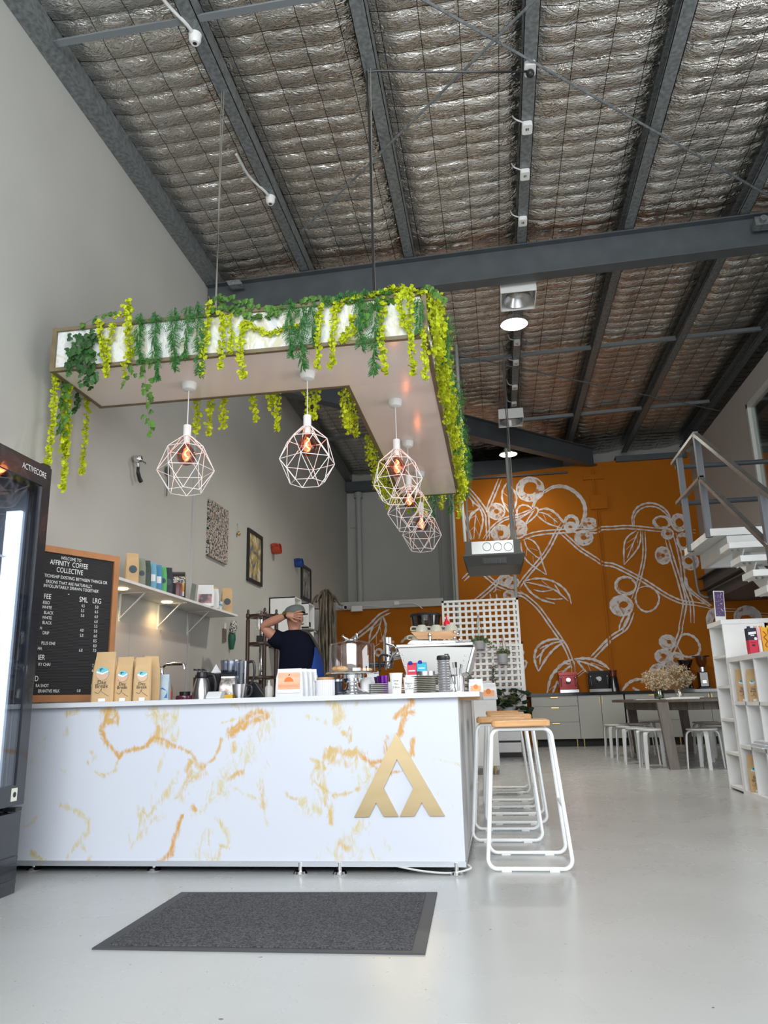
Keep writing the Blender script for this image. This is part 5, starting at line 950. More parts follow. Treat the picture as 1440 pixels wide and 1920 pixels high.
def mug(name, lab, c, r, h, m_, ax):
    t = thing(name, lab, 'cup', c); a = Vector(ax).normalized(); MB().lathe([(0, 0), (r*.75, 0), (r, h*.35), (r, h), (r*.9, h), (r*.88, h*.4), (0, h*.1)], c, 20, axis=a).build('cup_body', m_, t, True)
    u = a.orthogonal().normalized(); u = Vector((0, -1, .5)); u = (u-a*u.dot(a)).normalized(); MB().tube(smoothpts([c+a*h*.2+u*r*.95, c+a*h*.2+u*r*1.6, c+a*h*.8+u*r*1.6, c+a*h*.85+u*r*.95]), r*.14, 8).build('handle', m_, t, True)
mug('wall_mug', 'red mug fixed on the left wall right of the yellow flower picture', at(510, 1031, X=XW)+Vector((.0, 0, 0)), .075, .13, mat('red_glaze', (.42, .05, .02), .3), (1, 0, .1))
mug('wall_mug', 'dark blue mug fixed on the left wall above the grey picture', at(553, 1057, X=XW), .07, .13, mat('blue_glaze', (.02, .06, .25), .3), (1, 0, .1))
t = thing('wall_tool', 'green-handled coffee tool hanging beside the wall shelf end', 'tool', at(431, 1195, X=XW)); c = at(431, 1195, X=XW)
a = at(434, 1164, X=XW); b_ = at(430, 1218, X=XW); MB().tube(smoothpts([a+Vector((.03, 0, 0)), a+Vector((.03, -.02, -.08)), c+Vector((.03, -.02, .04))]), [.02, .03, .035, .04, .045, .05, .05, .05, .05, .045, .04, .04, .03], 10).build('tool_head', ramp2('speckled_metal', (.04, .04, .04), (.6, .6, .55), 60, .5), t, True)
MB().tube([c+Vector((.03, -.02, .03)), c+Vector((.03, -.02, -.03)), (XW+.03, b_.y, b_.z)], [.045, .048, .022], 10).build('handle', mat('bottle_green', (.02, .12, .07), .4), t, True)
c = at(419, 1192, X=XW); solo(MB().box((XW, c.y-.045, c.z-.07), (XW+.02, c.y+.045, c.z+.08)).box((XW+.02, c.y-.03, c.z-.05), (XW+.026, c.y-.01, c.z+.06)).box((XW+.02, c.y+.01, c.z-.05), (XW+.026, c.y+.03, c.z+.06)), 'tag_plaque', mat('brown_plaque', (.2, .15, .12), .5), 'small brown plaque on the left wall beside the green-handled tool', 'plaque')
c = at(421, 1174, X=XW); solo(MB().rbox((XW, c.y-.03, c.z-.045), (XW+.012, c.y+.03, c.z+.035), .006), 'light_switch', plastic, 'white light switch above the small brown plaque', 'switch')

# ================================================================ things behind the counter
# letter: white wall cubes
def cube_shelf(lab, y0, y1, z0, z1):
    t = thing('wall_cube', lab, 'shelf cube', (XW, y0, z0), 'white wall cubes'); th = .016; x0, x1 = XW+.002, -2.75
    m_ = MB(); m_.box((x0, y0, z0), (x1, y0+th, z1)); m_.box((x0, y1-th, z0), (x1, y1, z1)); m_.box((x0, y0, z0), (x1, y1, z0+th)); m_.box((x0, y0, z1-th), (x1, y1, z1)); m_.box((x0, y0, z0), (x0+th, y1, z1)); m_.build('box_shell', white, t)
cube_shelf('large white wall cube, nearest and highest, behind the man', 10.25, 10.62, 1.62, 2.31); cube_shelf('middle white wall cube right of the man, with a black box inside', 11.05, 11.42, 1.95, 2.32); cube_shelf('white wall cube on the far right of the row, with kraft and black items', 11.86, 12.23, 1.96, 2.33)
cube_shelf('white wall cube under the middle one, right of the man', 11.36, 11.72, 1.58, 1.935)
solo(MB().box((-2.92, 11.15, 1.968), (-2.78, 11.3, 2.05)), 'black_box', black, 'small black box in the middle wall cube', 'box')
solo(MB().box((-2.9, 12.0, 1.978), (-2.78, 12.05, 2.2)), 'kraft_packet', kraft, 'kraft packet in the far right wall cube', 'packet')
# cold drip tower
wood = mat('dark_walnut', (.05, .024, .016), .35, var=.2, scale=15); Yt = 8.1
tw = thing('cold_drip_tower', 'tall dark wood cold drip coffee tower with glass flasks', 'coffee tower', at(492, 1320, Y=Yt))
zb = .9
def tx(x): return at(x, 1200, Y=Yt).x
pp = [(tx(471), Yt-.12, 1142), (tx(482.5), Yt+.14, 1146), (tx(502), Yt-.12, 1140), (tx(511), Yt+.14, 1144)]
for (x, y, tp_) in pp:
    zt = at(490, tp_, Y=y).z; MB().lathe([(.022, zb), (.022, zt-.12), (.016, zt-.1), (.024, zt-.085), (.024, zt-.05), (.012, zt-.035), (.016, zt-.02), (.01, zt), (0, zt)], (x, y, 0), 12).build('post', wood, tw, True)
cx = (pp[0][0]+pp[3][0])/2
for py_ in (1156, 1208, 1271, 1322):
    z = at(490, py_, Y=Yt).z if py_ < 1300 else zb+.03; MB().lathe([(.1, z-.015), (.165, z-.015), (.17, z), (.165, z+.015), (.1, z+.015), (.1, z-.015)], (cx, Yt, 0), 28).build('ring_shelf', wood, tw, True)
zg = at(490, 1156, Y=Yt).z; MB().lathe([(.01, zg-.36), (.02, zg-.3), (.07, zg-.26), (.085, zg-.2), (.085, zg), (.07, zg+.05), (.02, zg+.07), (0, zg+.08)], (cx, Yt, 0), 20).build('water_globe', glass, tw, True)
zg = at(490, 1240, Y=Yt).z; MB().lathe([(.03, zg-.2), (.05, zg-.15), (.05, zg+.1), (.03, zg+.13), (.02, zg+.2)], (cx, Yt, 0), 20).build('brew_tube', glass, tw, True); MB().tube([(cx, Yt, zg-.1), (cx, Yt, zg+.18)], .006, 6).build('drip_rod', steel, tw)
zg = at(490, 1200, Y=Yt).z; MB().box((cx-.03, Yt-.1, zg-.03), (cx+.03, Yt-.09, zg+.04)).build('dial', black, tw)
MB().lathe([(.0, zb+.05), (.1, zb+.05), (.11, zb+.1), (.06, zb+.22), (.04, zb+.26)], (cx, Yt, 0), 20).build('carafe', glass, tw, True)
# bundle of vines / branch sculpture against the wall cubes
br = thing('branch_sculpture', 'bundle of brown twisted branches standing behind the man', 'branch sculpture', at(612, 1320, Y=11.6)); br.location.z = 0; ORG[br.name].z = 0
bark = ramp2('bark', (.05, .04, .028), (.20, .165, .12), 14, .9, 0, .35, .65, stretch=(1, 1, .3)); RR = random.Random(4)
ctr_ = at(612, 1200, Y=11.6); zt = at(610, 1103, Y=11.6).z
for k in range(26):
    u = (k/25-.5)*.26; P = []
    top = zt-.02-abs(u)*.6-RR.uniform(0, .12)
    for j in range(9):
        z = top*j/8; P.append((ctr_.x+u*(1-.25*j/8)+.02*sin(j*1.3+k)+(.03 if j > 6 else 0)*sin(k), 11.6+RR.uniform(-.04, .04)+.08*sin(k*2.1), z))
    if k % 4 == 0: P += [(P[-1][0]-.06, P[-1][1], top-.02), (P[-1][0]-.11, P[-1][1], top-.12)]
    if k % 4 == 1: P += [(P[-1][0]+.05, P[-1][1], top+.02), (P[-1][0]+.13, P[-1][1], top-.1)]
    MB().tube(smoothpts(P, 3), RR.uniform(.012, .02), 6).build('branch', bark, br, True)
a = at(598, 1108, Y=11.6); b_ = at(650, 1137, Y=11.6); MB().tube(smoothpts([(ctr_.x-.02, 11.6, zt-.02), (ctr_.x+.1, 11.55, zt-.1), (b_.x-.05, 11.5, b_.z)]), .016, 6).build('branch', bark, br, True)
# ================================================================ the man behind the counter
skinm = mat('skin', (.50, .24, .16), .5, var=.06, scale=20); navyc = mat('navy_black_cotton', (.008, .010, .02), .85, bump=.3, bscale=40)
navyc.node_tree.nodes['Principled BSDF'].inputs['Specular IOR Level'].default_value = .05
denim = mat('dark_denim', (.02, .025, .04), .85); bluec = mat('royal_blue_cloth', (.015, .06, .30), .8)
man = thing('person', 'man in a dark t-shirt and grey cap seen from behind, hand on his head', 'person', (-1.86, 7.05, 0))
MY = 7.05
def mp_(x, y, Y=MY): return at(x, y, Y=Y)
def skin(name, V, E, m_, parent, sub=2):
    me = bpy.data.meshes.new(name); o0 = ORG[parent.name]; me.from_pydata([Vector(v[:3])-o0 for v in V], E, []); me.materials.append(m_)
    ob = bpy.data.objects.new(name, me); COL.objects.link(ob); ob.parent = parent
    md = ob.modifiers.new('skin', 'SKIN'); 
    if not me.skin_vertices: 
        bm = bmesh.new(); bm.from_mesh(me); bm.verts.layers.skin.verify(); bm.to_mesh(me); bm.free()
    for i, v in enumerate(V):
        r = v[3] if len(v) == 4 else v[3:5]; me.skin_vertices[0].data[i].radius = (r, r) if not isinstance(r, (tuple, list)) else r; me.skin_vertices[0].data[i].use_root = (i == 0)
    md.use_smooth_shade = True; sb = ob.modifiers.new('smooth', 'SUBSURF'); sb.levels = sub; sb.render_levels = sub
    return ob
hd = mp_(553, 1160, MY-.02); nk = mp_(551, 1183, MY); shl = mp_(521, 1197, MY-.02); shr = mp_(578, 1197, MY+.03); elb = mp_(492, 1173, MY-.1); wr = mp_(538, 1153, MY-.15); hn = mp_(551, 1155, MY-.15)
cxm = -1.85
V = [(cxm, MY, .95, .12), (cxm, MY, 1.15, .12), (cxm-.01, MY, 1.36, .10), (nk.x, MY, nk.z-.03, .065), (nk.x, MY, nk.z+.05, .062), (hd.x, hd.y, hd.z-.02, .085), (hd.x, hd.y, hd.z+.05, .085), (hd.x, hd.y, hd.z+.09, .05),
 (shl.x+.02, shl.y, shl.z-.02, .065), (shl.x*.5+elb.x*.5, (shl.y+elb.y)/2, (shl.z+elb.z)/2-.015, .055), (elb.x, elb.y, elb.z, .045), ((elb.x+wr.x)/2, (elb.y+wr.y)/2, (elb.z+wr.z)/2+.0, .046), (wr.x, wr.y, wr.z, .028), (hn.x-.015, hn.y, hn.z, .034),
 (shr.x-.03, shr.y, shr.z-.02, .062), (shr.x+.05, MY+.05, 1.22, .048), (shr.x-.02, MY+.24, 1.12, .036), (shr.x-.13, MY+.32, 1.16, .026), (shr.x-.17, MY+.34, 1.18, .032),
 (cxm-.1, MY, .88, .095), (cxm-.11, MY-.01, .5, .065), (cxm-.11, MY+.02, .1, .045), (cxm-.13, MY-.12, .04, .035), (cxm+.1, MY, .88, .095), (cxm+.11, MY-.01, .5, .065), (cxm+.11, MY+.02, .1, .045), (cxm+.13, MY-.12, .04, .035)]
E_ = [(0, 1), (1, 2), (2, 3), (3, 4), (4, 5), (5, 6), (6, 7), (2, 8), (8, 9), (9, 10), (10, 11), (11, 12), (12, 13), (2, 14), (14, 15), (15, 16), (16, 17), (17, 18), (0, 19), (19, 20), (20, 21), (21, 22), (0, 23), (23, 24), (24, 25), (25, 26)]
# fingers of the left hand lie over the back of the head, the thumb drops below
fb = 13; dirs = [((.075, -.002, .030), .0085), ((.088, -.004, .012), .009), ((.085, -.006, -.006), .009), ((.07, -.006, -.022), .008)]
for (d_, r_) in dirs:
    b0 = Vector(V[fb][:3])+Vector((.02, -.012, d_[2]*.75)); m0 = b0+Vector((d_[0]*.5, -.012, d_[2]*.5)); t0 = b0+Vector((d_[0], .012, d_[2]*.8)); i = len(V)
    V += [(*b0, r_*1.15), (*m0, r_*1.05), (*t0, r_*.8)]; E_ += [(fb, i), (i, i+1), (i+1, i+2)]
i = len(V); b0 = Vector(V[fb][:3])+Vector((-.005, -.005, -.03)); V += [(*b0, .011), (b0.x+.03, b0.y-.008, b0.z-.022, .010), (b0.x+.055, b0.y, b0.z-.028, .008)]; E_ += [(fb, i), (i, i+1), (i+1, i+2)]
fb = 18
for k in range(4):
    b0 = Vector(V[fb][:3])+Vector((-.015, .01, .025-.017*k)); i = len(V); V += [(*b0, .009), (b0.x-.03, b0.y+.02, b0.z-.002, .0085), (b0.x-.045, b0.y+.0, b0.z-.01, .007)]; E_ += [(fb, i), (i, i+1), (i+1, i+2)]
i = len(V); b0 = Vector(V[fb][:3])+Vector((.005, -.01, .03)); V += [(*b0, .010), (b0.x-.02, b0.y-.02, b0.z+.02, .009)]; E_ += [(fb, i), (i, i+1)]
body = skin('body', V, E_, skinm, man)
ft_ = Vector((.55, .83, 0)).normalized(); rt2 = Vector((.83, -.55, 0))      # he faces away and slightly to the right
MB().ball(hd+ft_*.092+Vector((0, 0, -.005)), .017, 10, 6, (.8, 1.1, 1.3)).build('nose', skinm, man, True)
MB().ball(hd+rt2*.085+Vector((0, 0, -.01)), .026, 10, 6, (.45, .6, 1.1)).ball(hd-rt2*.085+Vector((0, 0, -.01)), .026, 10, 6, (.45, .6, 1.1)).build('ears', skinm, man, True)
for s_ in (-1, 1): e_ = MB().ball(hd+ft_*.083+rt2*.033*s_+Vector((0, 0, .022)), .012, 10, 6).build('eye', lwht, man, True); MB().ball(hd+ft_*.092+rt2*.034*s_+Vector((0, 0, .022)), .005, 8, 5).build('pupil', black, e_, True)
MB().tube([hd+ft_*.088+rt2*.025+Vector((0, 0, -.045)), hd+ft_*.095+Vector((0, 0, -.047)), hd+ft_*.088-rt2*.025+Vector((0, 0, -.045))], .006, 6).build('mouth', mat('lip', (.35, .1, .08), .5), man, True)
def loft(sec, n=24, cap=True):
    vs = []
    for (z, cx_, cy_, rx, ry) in sec:
        for j in range(n):
            a_ = 2*pi*j/n; c_, s_ = cos(a_), sin(a_); p = 2.6; k = (abs(c_)**p+abs(s_)**p)**(-1/p)
            vs.append((cx_+rx*c_*k, cy_+ry*s_*k, z))
    k = len(sec); f_ = [(i*n+j, i*n+(j+1) % n, (i+1)*n+(j+1) % n, (i+1)*n+j) for i in range(k-1) for j in range(n)]
    if cap: f_ += [tuple(range(n-1, -1, -1)), tuple((k-1)*n+j for j in range(n))]
    return vs, f_
def xs(y, xa, xb):
    a = mp_(xa, y); b = mp_(xb, y); return a.z, (a.x+b.x)/2, abs(b.x-a.x)/2
S_ = []
for (y, xa, xb, ry) in ((1310, 520, 601, .15), (1290, 521, 603, .155), (1262, 523, 604, .165), (1240, 525, 602, .17), (1222, 526, 597, .165), (1205, 525, 590, .15), (1194, 524, 583, .13), (1187, 530, 577, .10), (1182, 538, 568, .075)):
    z, c_, r_ = xs(y, xa, xb); S_.append((z, c_, MY+.01, r_, ry))
sv, sf = loft(S_); ts = MB().add(sv, sf)
ts.tube([Vector((shl.x+.06, shl.y, shl.z-.03)), Vector((shl.x, shl.y, shl.z-.015)), Vector((shl.x*.6+elb.x*.4, (shl.y*.6+elb.y*.4), shl.z*.6+elb.z*.4-.02))], [.085, .088, .078], 16)
ts.tube([Vector((shr.x-.07, shr.y, shr.z-.03)), Vector((shr.x-.01, shr.y+.01, shr.z-.05)), Vector((shr.x+.03, MY+.05, 1.30)), Vector((shr.x+.04, MY+.07, 1.24))], [.08, .082, .072, .07], 16)
o = ts.build('t_shirt', navyc, man, True); m_ = o.modifiers.new('s', 'REMESH'); m_.mode = 'VOXEL'; m_.voxel_size = .012; m_.use_smooth_shade = True; m2 = o.modifiers.new('sm', 'SMOOTH'); m2.iterations = 6
sv, sf = loft([(.98, cxm, MY, .18, .145), (.86, cxm, MY, .185, .15), (.8, cxm, MY, .18, .14)]); tr = MB().add(sv, sf)
for s_ in (-1, 1): tr.tube([(cxm+.085*s_, MY, .86), (cxm+.1*s_, MY-.005, .5), (cxm+.11*s_, MY+.02, .07)], [.105, .085, .075], 16)
tr.build('trousers', denim, man, True)
for s_ in (-1, 1): MB().ball((cxm+.12*s_, MY-.03, .045), .06, 14, 8, (.85, 2.2, .75)).build('shoe', black, man, True)
# blue apron wrapping the right hip, strap over the right shoulder
ap = []; n = 10
for (y, xa, xb) in ((1214, 590, 595), (1228, 588, 601), (1245, 584, 605), (1262, 580, 606), (1280, 577, 606), (1300, 574, 604)):
    a = mp_(xa, y, MY-.17); b = mp_(xb, y, MY-.0); ap.append((a, b))
vs = []
for (a, b) in ap:
    for j in range(n+1):
        t_ = j/n; vs.append((a.x+(b.x-a.x)*sin(t_*pi/2)+.008, a.y+(b.y-a.y)*(1-cos(t_*pi/2)), a.z+(b.z-a.z)*t_))
m_ = MB().add(vs, [(i*(n+1)+j, i*(n+1)+j+1, (i+1)*(n+1)+j+1, (i+1)*(n+1)+j) for i in range(len(ap)-1) for j in range(n)]); o = m_.build('apron', bluec, man, True); sd = o.modifiers.new('t', 'SOLIDIFY'); sd.thickness = .008
MB().tube(smoothpts([mp_(566, 1181, MY-.06), mp_(580, 1188, MY-.05), mp_(592, 1207, MY-.08), mp_(600, 1226, MY-.06)]), .012, 8).build('apron_strap', mat('olive_strap', (.05, .045, .03), .8), man, True)
# grey cap and watch
capm = mat('grey_cap_cloth', (.13, .15, .15), .85); cp_ = MB(); ct = hd+Vector((0, 0, .045))
cp_.lathe([(.099, -.01), (.102, .015), (.096, .045), (.075, .068), (.04, .08), (0, .083)], ct, 24, axis=(-.25, .1, 1)); o = cp_.build('cap', capm, man, True)
MB().prism([ct+ft_*.09+rt2*u*.08+ft_*(.055*(1-u*u)) for u in (-1, -.6, -.2, .2, .6, 1)]+[ct+ft_*.075+rt2*.07, ct+ft_*.075-rt2*.07], (0, 0, .006)).build('cap_peak', capm, man)
ax = (Vector(wr)-elb).normalized(); MB().lathe([(.031, -.011), (.033, -.009), (.033, .009), (.031, .011), (.029, 0), (.031, -.011)], wr-ax*.01, 20, axis=ax).build('watch_strap', black, man, True); MB().cyl(wr-ax*.01+Vector((-.005, -.028, .012)), wr-ax*.01+Vector((-.006, -.042, .018)), .019, 18).build('watch_case', mat('bronze', (.3, .24, .12), .3, 1), man, True)

# ================================================================ espresso machine, grinder and what stands on them
Ym = 5.55; ZS = ZT+.006
em = thing('espresso_machine', 'large polished steel espresso machine with a wooden cup rail behind the cups', 'espresso machine', (-.45, 5.9, ZS))
q = [at(x, y, Y=Ym) for x, y in ((745, 1212), (885.5, 1213.5), (873, 1260), (858, 1265), (762, 1264))]; YD = .75
ivory = mat('pale_satin_panel', (.36, .355, .335), .3, .45)
MB().prism(q, (0, .02, 0)).build('side_panel', ivory, em); MB().prism([p+Vector((0, .022, 0)) for p in q], (0, YD-.04, 0)).build('chassis', steel, em)
a, b = q[0], q[1]; MB().box((a.x-.01, Ym-.015, a.z-.012), (b.x+.01, Ym+YD, a.z+.012)).build('top_trim', chrome, em, bevel=.006)
MB().beam(q[1]+Vector((.012, .3, 0)), q[2]+Vector((.012, .3, 0)), .6, .014, (1, 0, 0)).build('end_trim', chrome, em)
t0 = [at(x, y, Y=Ym+.08) for x, y in ((764, 1207), (857, 1209), (851, 1201), (771, 1201))]; MB().prism(t0, (0, YD-.2, 0)).build('cup_tray', steel, em)
r0 = [at(x, y, Y=Ym+.03) for x, y in ((770.5, 1185), (856, 1181.5), (855, 1199), (783, 1198))]; MB().prism(r0, (0, .018, 0)).build('wood_rail', oak, em)
c = at(805.5, 1193, Y=Ym); MB().tube([c+Vector((0, .01, .01)), c+Vector((0, .01, -.04))], .009, 10).ball(c+Vector((0, 0, .012)), .014, 10, 6).build('rail_support', chrome, em, True)
for (x, y) in ((852, 1185), (852, 1196), (858, 1188), (862, 1200), (866, 1206)): c = at(x, y, Y=Ym+.03); MB().ball(c, .013, 10, 6).build('rail_bolt', chrome, em, True)
for (x, y) in ((755, 1227), (757.5, 1238), (760, 1249), (872, 1229), (870.5, 1238), (869, 1247)): c = at(x, y, Y=Ym); MB().ball(c, .006, 8, 5, (1, .5, 1)).build('panel_screw', chrome, em, True)
z1 = q[3].z
for x in (-.66, -.3):
    for y in (Ym+.06, Ym+YD-.1): MB().cyl((x, y, ZS), (x, y, z1+.02), .025, 14).build('foot', steel, em, True)
MB().box((-.74, Ym+.03, ZS+.05), (-.3, Ym+YD-.08, ZS+.09)).build('drip_tray', steel, em)
for k, yy in enumerate((Ym+.1, Ym+.42)):
    gx_ = at(728, 1235, Y=yy).x; z_ = at(728, 1228, Y=Ym).z
    MB().lathe([(.0, .03), (.036, .03), (.04, 0), (.04, -.05), (.03, -.06), (0, -.06)], (gx_, yy, z_+.01), 20).build('group_head', chrome, em, True)
    MB().tube([(gx_, yy, z_), (gx_+.12, yy, z_+.02)], .025, 12).build('group_neck', chrome, em, True)
    MB().lathe([(.034, 0), (.034, -.025), (.03, -.03), (0, -.03)], (gx_, yy, z_-.05), 20).build('portafilter_basket', steel, em, True); MB().tube([(gx_, yy, z_-.06), (gx_-.08, yy-.02, z_-.055), (gx_-.17, yy-.03, z_-.06)], [.012, .014, .015], 10).build('portafilter_handle', black, em, True)
a = at(714, 1225, Y=Ym+.05); MB().lathe([(.035, -.06), (.035, .07), (.03, .075), (0, .075)], at(727, 1214, Y=Ym+.05), 18).build('lever_body', chrome, em, True)
p1 = at(712, 1203, Y=Ym+.05); p2 = at(739, 1206, Y=Ym+.05); MB().tube([p1, p1.lerp(p2, .5)+Vector((0, 0, .012)), p2], [.014, .018, .015], 10).build('lever_handle', mat('brown_handle', (.20, .07, .035), .4), em, True)
MB().tube(smoothpts([at(724, 1206, Y=Ym), at(739, 1212, Y=Ym), at(743, 1222, Y=Ym), at(735, 1230, Y=Ym)]), .009, 8).build('lever_arm', chrome, em, True)
MB().tube(smoothpts([at(738, 1225, Y=Ym), at(733, 1236, Y=Ym), at(727, 1248, Y=Ym), at(723, 1256, Y=Ym)]), .006, 8).build('steam_wand', chrome, em, True)
MB().tube(smoothpts([at(712, 1262, Y=Ym), at(712, 1235, Y=Ym), at(717, 1228, Y=Ym), at(728, 1229, Y=Ym)]), .008, 8).build('hot_water_wand', black, em, True)
creamg = mat('cream_glaze', (.48, .47, .38), .25)
def cup(lab, x, y, Y, r=.042, h=.05, up=-1, name='coffee_cup', m_=creamg, group='cream cups on the espresso machine'):
    c = at(x, y, Y=Y); t = thing(name, lab, 'cup', c, group)
    MB().lathe([(0, 0), (r, 0), (r*1.0, h*.2), (r*.85, h*.65), (r*.55, h), (0, h)], c, 20).build('cup_body', m_, t, True)
    MB().tube(smoothpts([c+Vector((-r*.9, 0, h*.3)), c+Vector((-r*1.6, 0, h*.35)), c+Vector((-r*1.5, 0, h*.8)), c+Vector((-r*.7, 0, h*.75))]), .006, 6).build('handle', m_, t, True)
cup('cream cup turned over on the machine, left one above the wooden rail', 791, 1186, Ym+.16, .05, .055); cup('cream cup turned over on the machine, middle one above the wooden rail', 818, 1186, Ym+.16, .05, .055); cup('cream cup turned over on the machine, right one above the wooden rail', 846, 1186, Ym+.18, .055, .06)
cup('cream cup on the machine tray below the left end of the rail', 783, 1202, Ym+.12, .045, .05)
g = thing('coffee_grinder', 'coffee grinder with a big smoky bean hopper behind the espresso machine', 'grinder', at(799, 1300, Y=6.6)); g.location.z = ZS; ORG[g.name].z = ZS; Yg = 6.45
c = at(799, 1183, Y=Yg); zt = at(799, 1154, Y=Yg).z; MB().lathe([(.07, 0), (.115, .02), (.13, zt-c.z)], c, 28).build('hopper', glassy('smoky_hopper', (.35, .30, .28), .08), g, True); MB().lathe([(0, zt+.012), (.13, zt+.012), (.138, zt), (.135, zt-.01)], (c.x, c.y, 0), 28).build('hopper_lid', black, g, True)
MB().lathe([(0, .01), (.1, .01), (.115, .09), (.0, .1)], c, 24).build('beans', ramp2('roasted_beans', (.02, .01, .006), (.08, .04, .02), 70, .5), g, True); MB().box((c.x-.09, Yg-.1, ZT-.016), (c.x+.09, Yg+.12, c.z)).build('grinder_body', gloss_black, g, bevel=.02)
ctr2 = MB().box((-.93, 6.16, 0), (-.23, 6.9, ZT-.018)); solo(ctr2, 'grinder_bench', white, 'white bench carrying the grinder behind the espresso machine', 'bench')
c = at(838, 1176, Y=Ym+.35); zz = c.z-.0; t = thing('sauce_bottle', 'bottle with a red nozzle standing on the espresso machine', 'bottle', c); c.z = at(838, 1183, Y=Ym+.35).z-.04
MB().lathe([(0, 0), (.03, 0), (.032, .06), (.026, .09), (0, .09)], c, 16).build('bottle_body', mat('plum_plastic', (.12, .08, .16), .4), t, True); MB().lathe([(.027, .085), (.024, .105), (.008, .125), (.004, .16), (0, .16)], c, 16).build('nozzle', mat('red_plastic', (.7, .01, .03), .35), t, True)
# milk carton reflections are the cartons themselves mirrored; the cartons stand before the machine
def carton(lab, x, yt, yb, Y, w_, m_, cap_, group=None):
    a = at(x, yt, Y=Y); b = at(x, yb, Y=Y); h = a.z-b.z; t = thing('milk_carton', lab, 'carton', b, group)
    m0 = MB(); m0.box((b.x-w_/2, Y-w_/2, b.z), (b.x+w_/2, Y+w_/2, b.z+h*.78)); m0.prism([(b.x-w_/2, Y-w_/2, b.z+h*.78), (b.x-w_/2, Y+w_/2, b.z+h*.78), (b.x-w_/2, Y, b.z+h*.97)], (w_, 0, 0)); m0.build('carton_body', m_, t)
    MB().cyl((b.x-.01, Y-w_*.3, b.z+h*.88), (b.x-.01, Y-w_*.42, b.z+h), .014, 14).build('cap', cap_, t, True)
    MB().box((b.x-w_*.35, Y-w_/2-.001, b.z+h*.28), (b.x+w_*.35, Y-w_/2, b.z+h*.38)).build('printed_band', lwht, t)
capb = mat('cap_blue', (.02, .05, .35), .4)
tbm = on(780, 1283, 5.2, ZT+.004)
Yq = 5.1
cr_b = MB(); a = at(770, 1272, Y=Yq); 
carton('red milk carton standing before the espresso machine', 773.5, 1242, 1266, Yq, .062, mat('carton_red', (.65, .03, .07), .4), capb); carton('light blue milk carton standing before the espresso machine', 791.5, 1241, 1259, Yq, .062, mat('carton_blue', (.03, .45, .65), .4), capb)
zc0 = at(773, 1266, Y=Yq).z; zc1 = at(791.5, 1259, Y=Yq).z
solo(MB().box((at(773.5, 1266, Y=Yq).x-.04, Yq-.06, ZT+.005), (at(773.5, 1266, Y=Yq).x+.033, Yq+.06, zc0)), 'storage_tin', steel, 'steel tin under the red milk carton', 'tin')
c = at(796, 1270, Y=Yq); solo(MB().lathe([(0, 0), (.06, 0), (.065, .01), (.065, zc1-ZT-.006), (0, zc1-ZT-.006)], (at(797, 1259, Y=Yq).x, Yq, ZT+.005), 24), 'milk_jug', steel, 'round steel tub under the light blue milk carton', 'tub', smooth=True)

# ================================================================ on the service counter
def lat(name, lab, cat, x, y, Y, prof, m_, n=24, group=None, **k):
    c = on(x, y, Y); return solo(MB().lathe(prof, c, n, **k), name, m_, lab, cat, group, True)
# cake stand
cs = thing('cake_stand', 'silver pedestal cake stand with a clear dome and pastries', 'cake stand', on(661, 1302, 4.42)); c = on(661, 1302, 4.42); Yk = 4.42
zpl = at(661, 1264, Y=Yk).z; rp = abs(at(709, 1264, Y=Yk).x-at(612, 1264, Y=Yk).x)/2; h0 = zpl-c.z
MB().lathe([(0, 0), (.098, 0), (.1, .006), (.085, .02), (.05, .034), (.035, .05), (.033, .066), (.045, .072), (.045, .078), (.05, .085), (.068, h0-.025), (.07, h0-.004), (0, h0-.004)], c, 36).build('pedestal', chrome, cs, True)
MB().lathe([(0, h0-.004), (rp, h0), (rp+.004, h0+.006), (rp-.002, h0+.012), (0, h0+.008)], c, 40).build('plate', chrome, cs, True)
hd_ = at(661, 1206, Y=Yk).z-c.z; rd = abs(at(701, 1240, Y=Yk).x-at(616, 1240, Y=Yk).x)/2
dome = MB().lathe([(rd, h0+.012), (rd*.985, hd_-.02), (rd*.95, hd_-.004), (rd*.5, hd_+.012), (0, hd_+.018)], c, 48).build('dome', glassy('cake_dome_glass', (.93, .93, .95), .10, .03), cs, True)
kn = c+Vector((-.005, 0, hd_+.018)); MB().tube(smoothpts([kn+Vector((-.05, 0, .028)), kn+Vector((-.03, 0, .008)), kn, kn+Vector((.025, 0, .01)), kn+Vector((.035, 0, .035)), kn+Vector((.04, 0, .012))]), [.01, .008, .007, .006, .008, .009, .01, .009, .008, .007, .008, .009, .009, .007, .005, .005, .006, .007, .008, .007, .006, .006, .006, .006, .006, .006, .006, .006, .006, .006, .006][:31], 8).build('dome_knob', chrome, cs, True)
crust = ramp2('pastry_crust', (.50, .22, .07), (.78, .50, .24), 25, .7, 0, .35, .65)
def pastry(lab, dx, dy, sx__, sy, sz): solo(MB().ball(c+Vector((dx, dy, h0+.010+sz)), 1, 16, 10, (sx__, sy, sz)), 'pastry', crust, lab, 'pastry', 'pastries under the dome', smooth=True)
pastry('large golden pastry under the cake dome, on the left', -.07, -.02, .05, .045, .02); pastry('flat brown pastry under the cake dome, on the right', .085, 0, .035, .035, .012); pastry('small pastry at the back under the cake dome', .02, .09, .035, .03, .014)
solo(MB().box(c+Vector((.02, -.09, h0+.012)), c+Vector((.065, -.085, h0+.032))), 'price_card', lwht, 'tiny white price card under the cake dome', 'card')
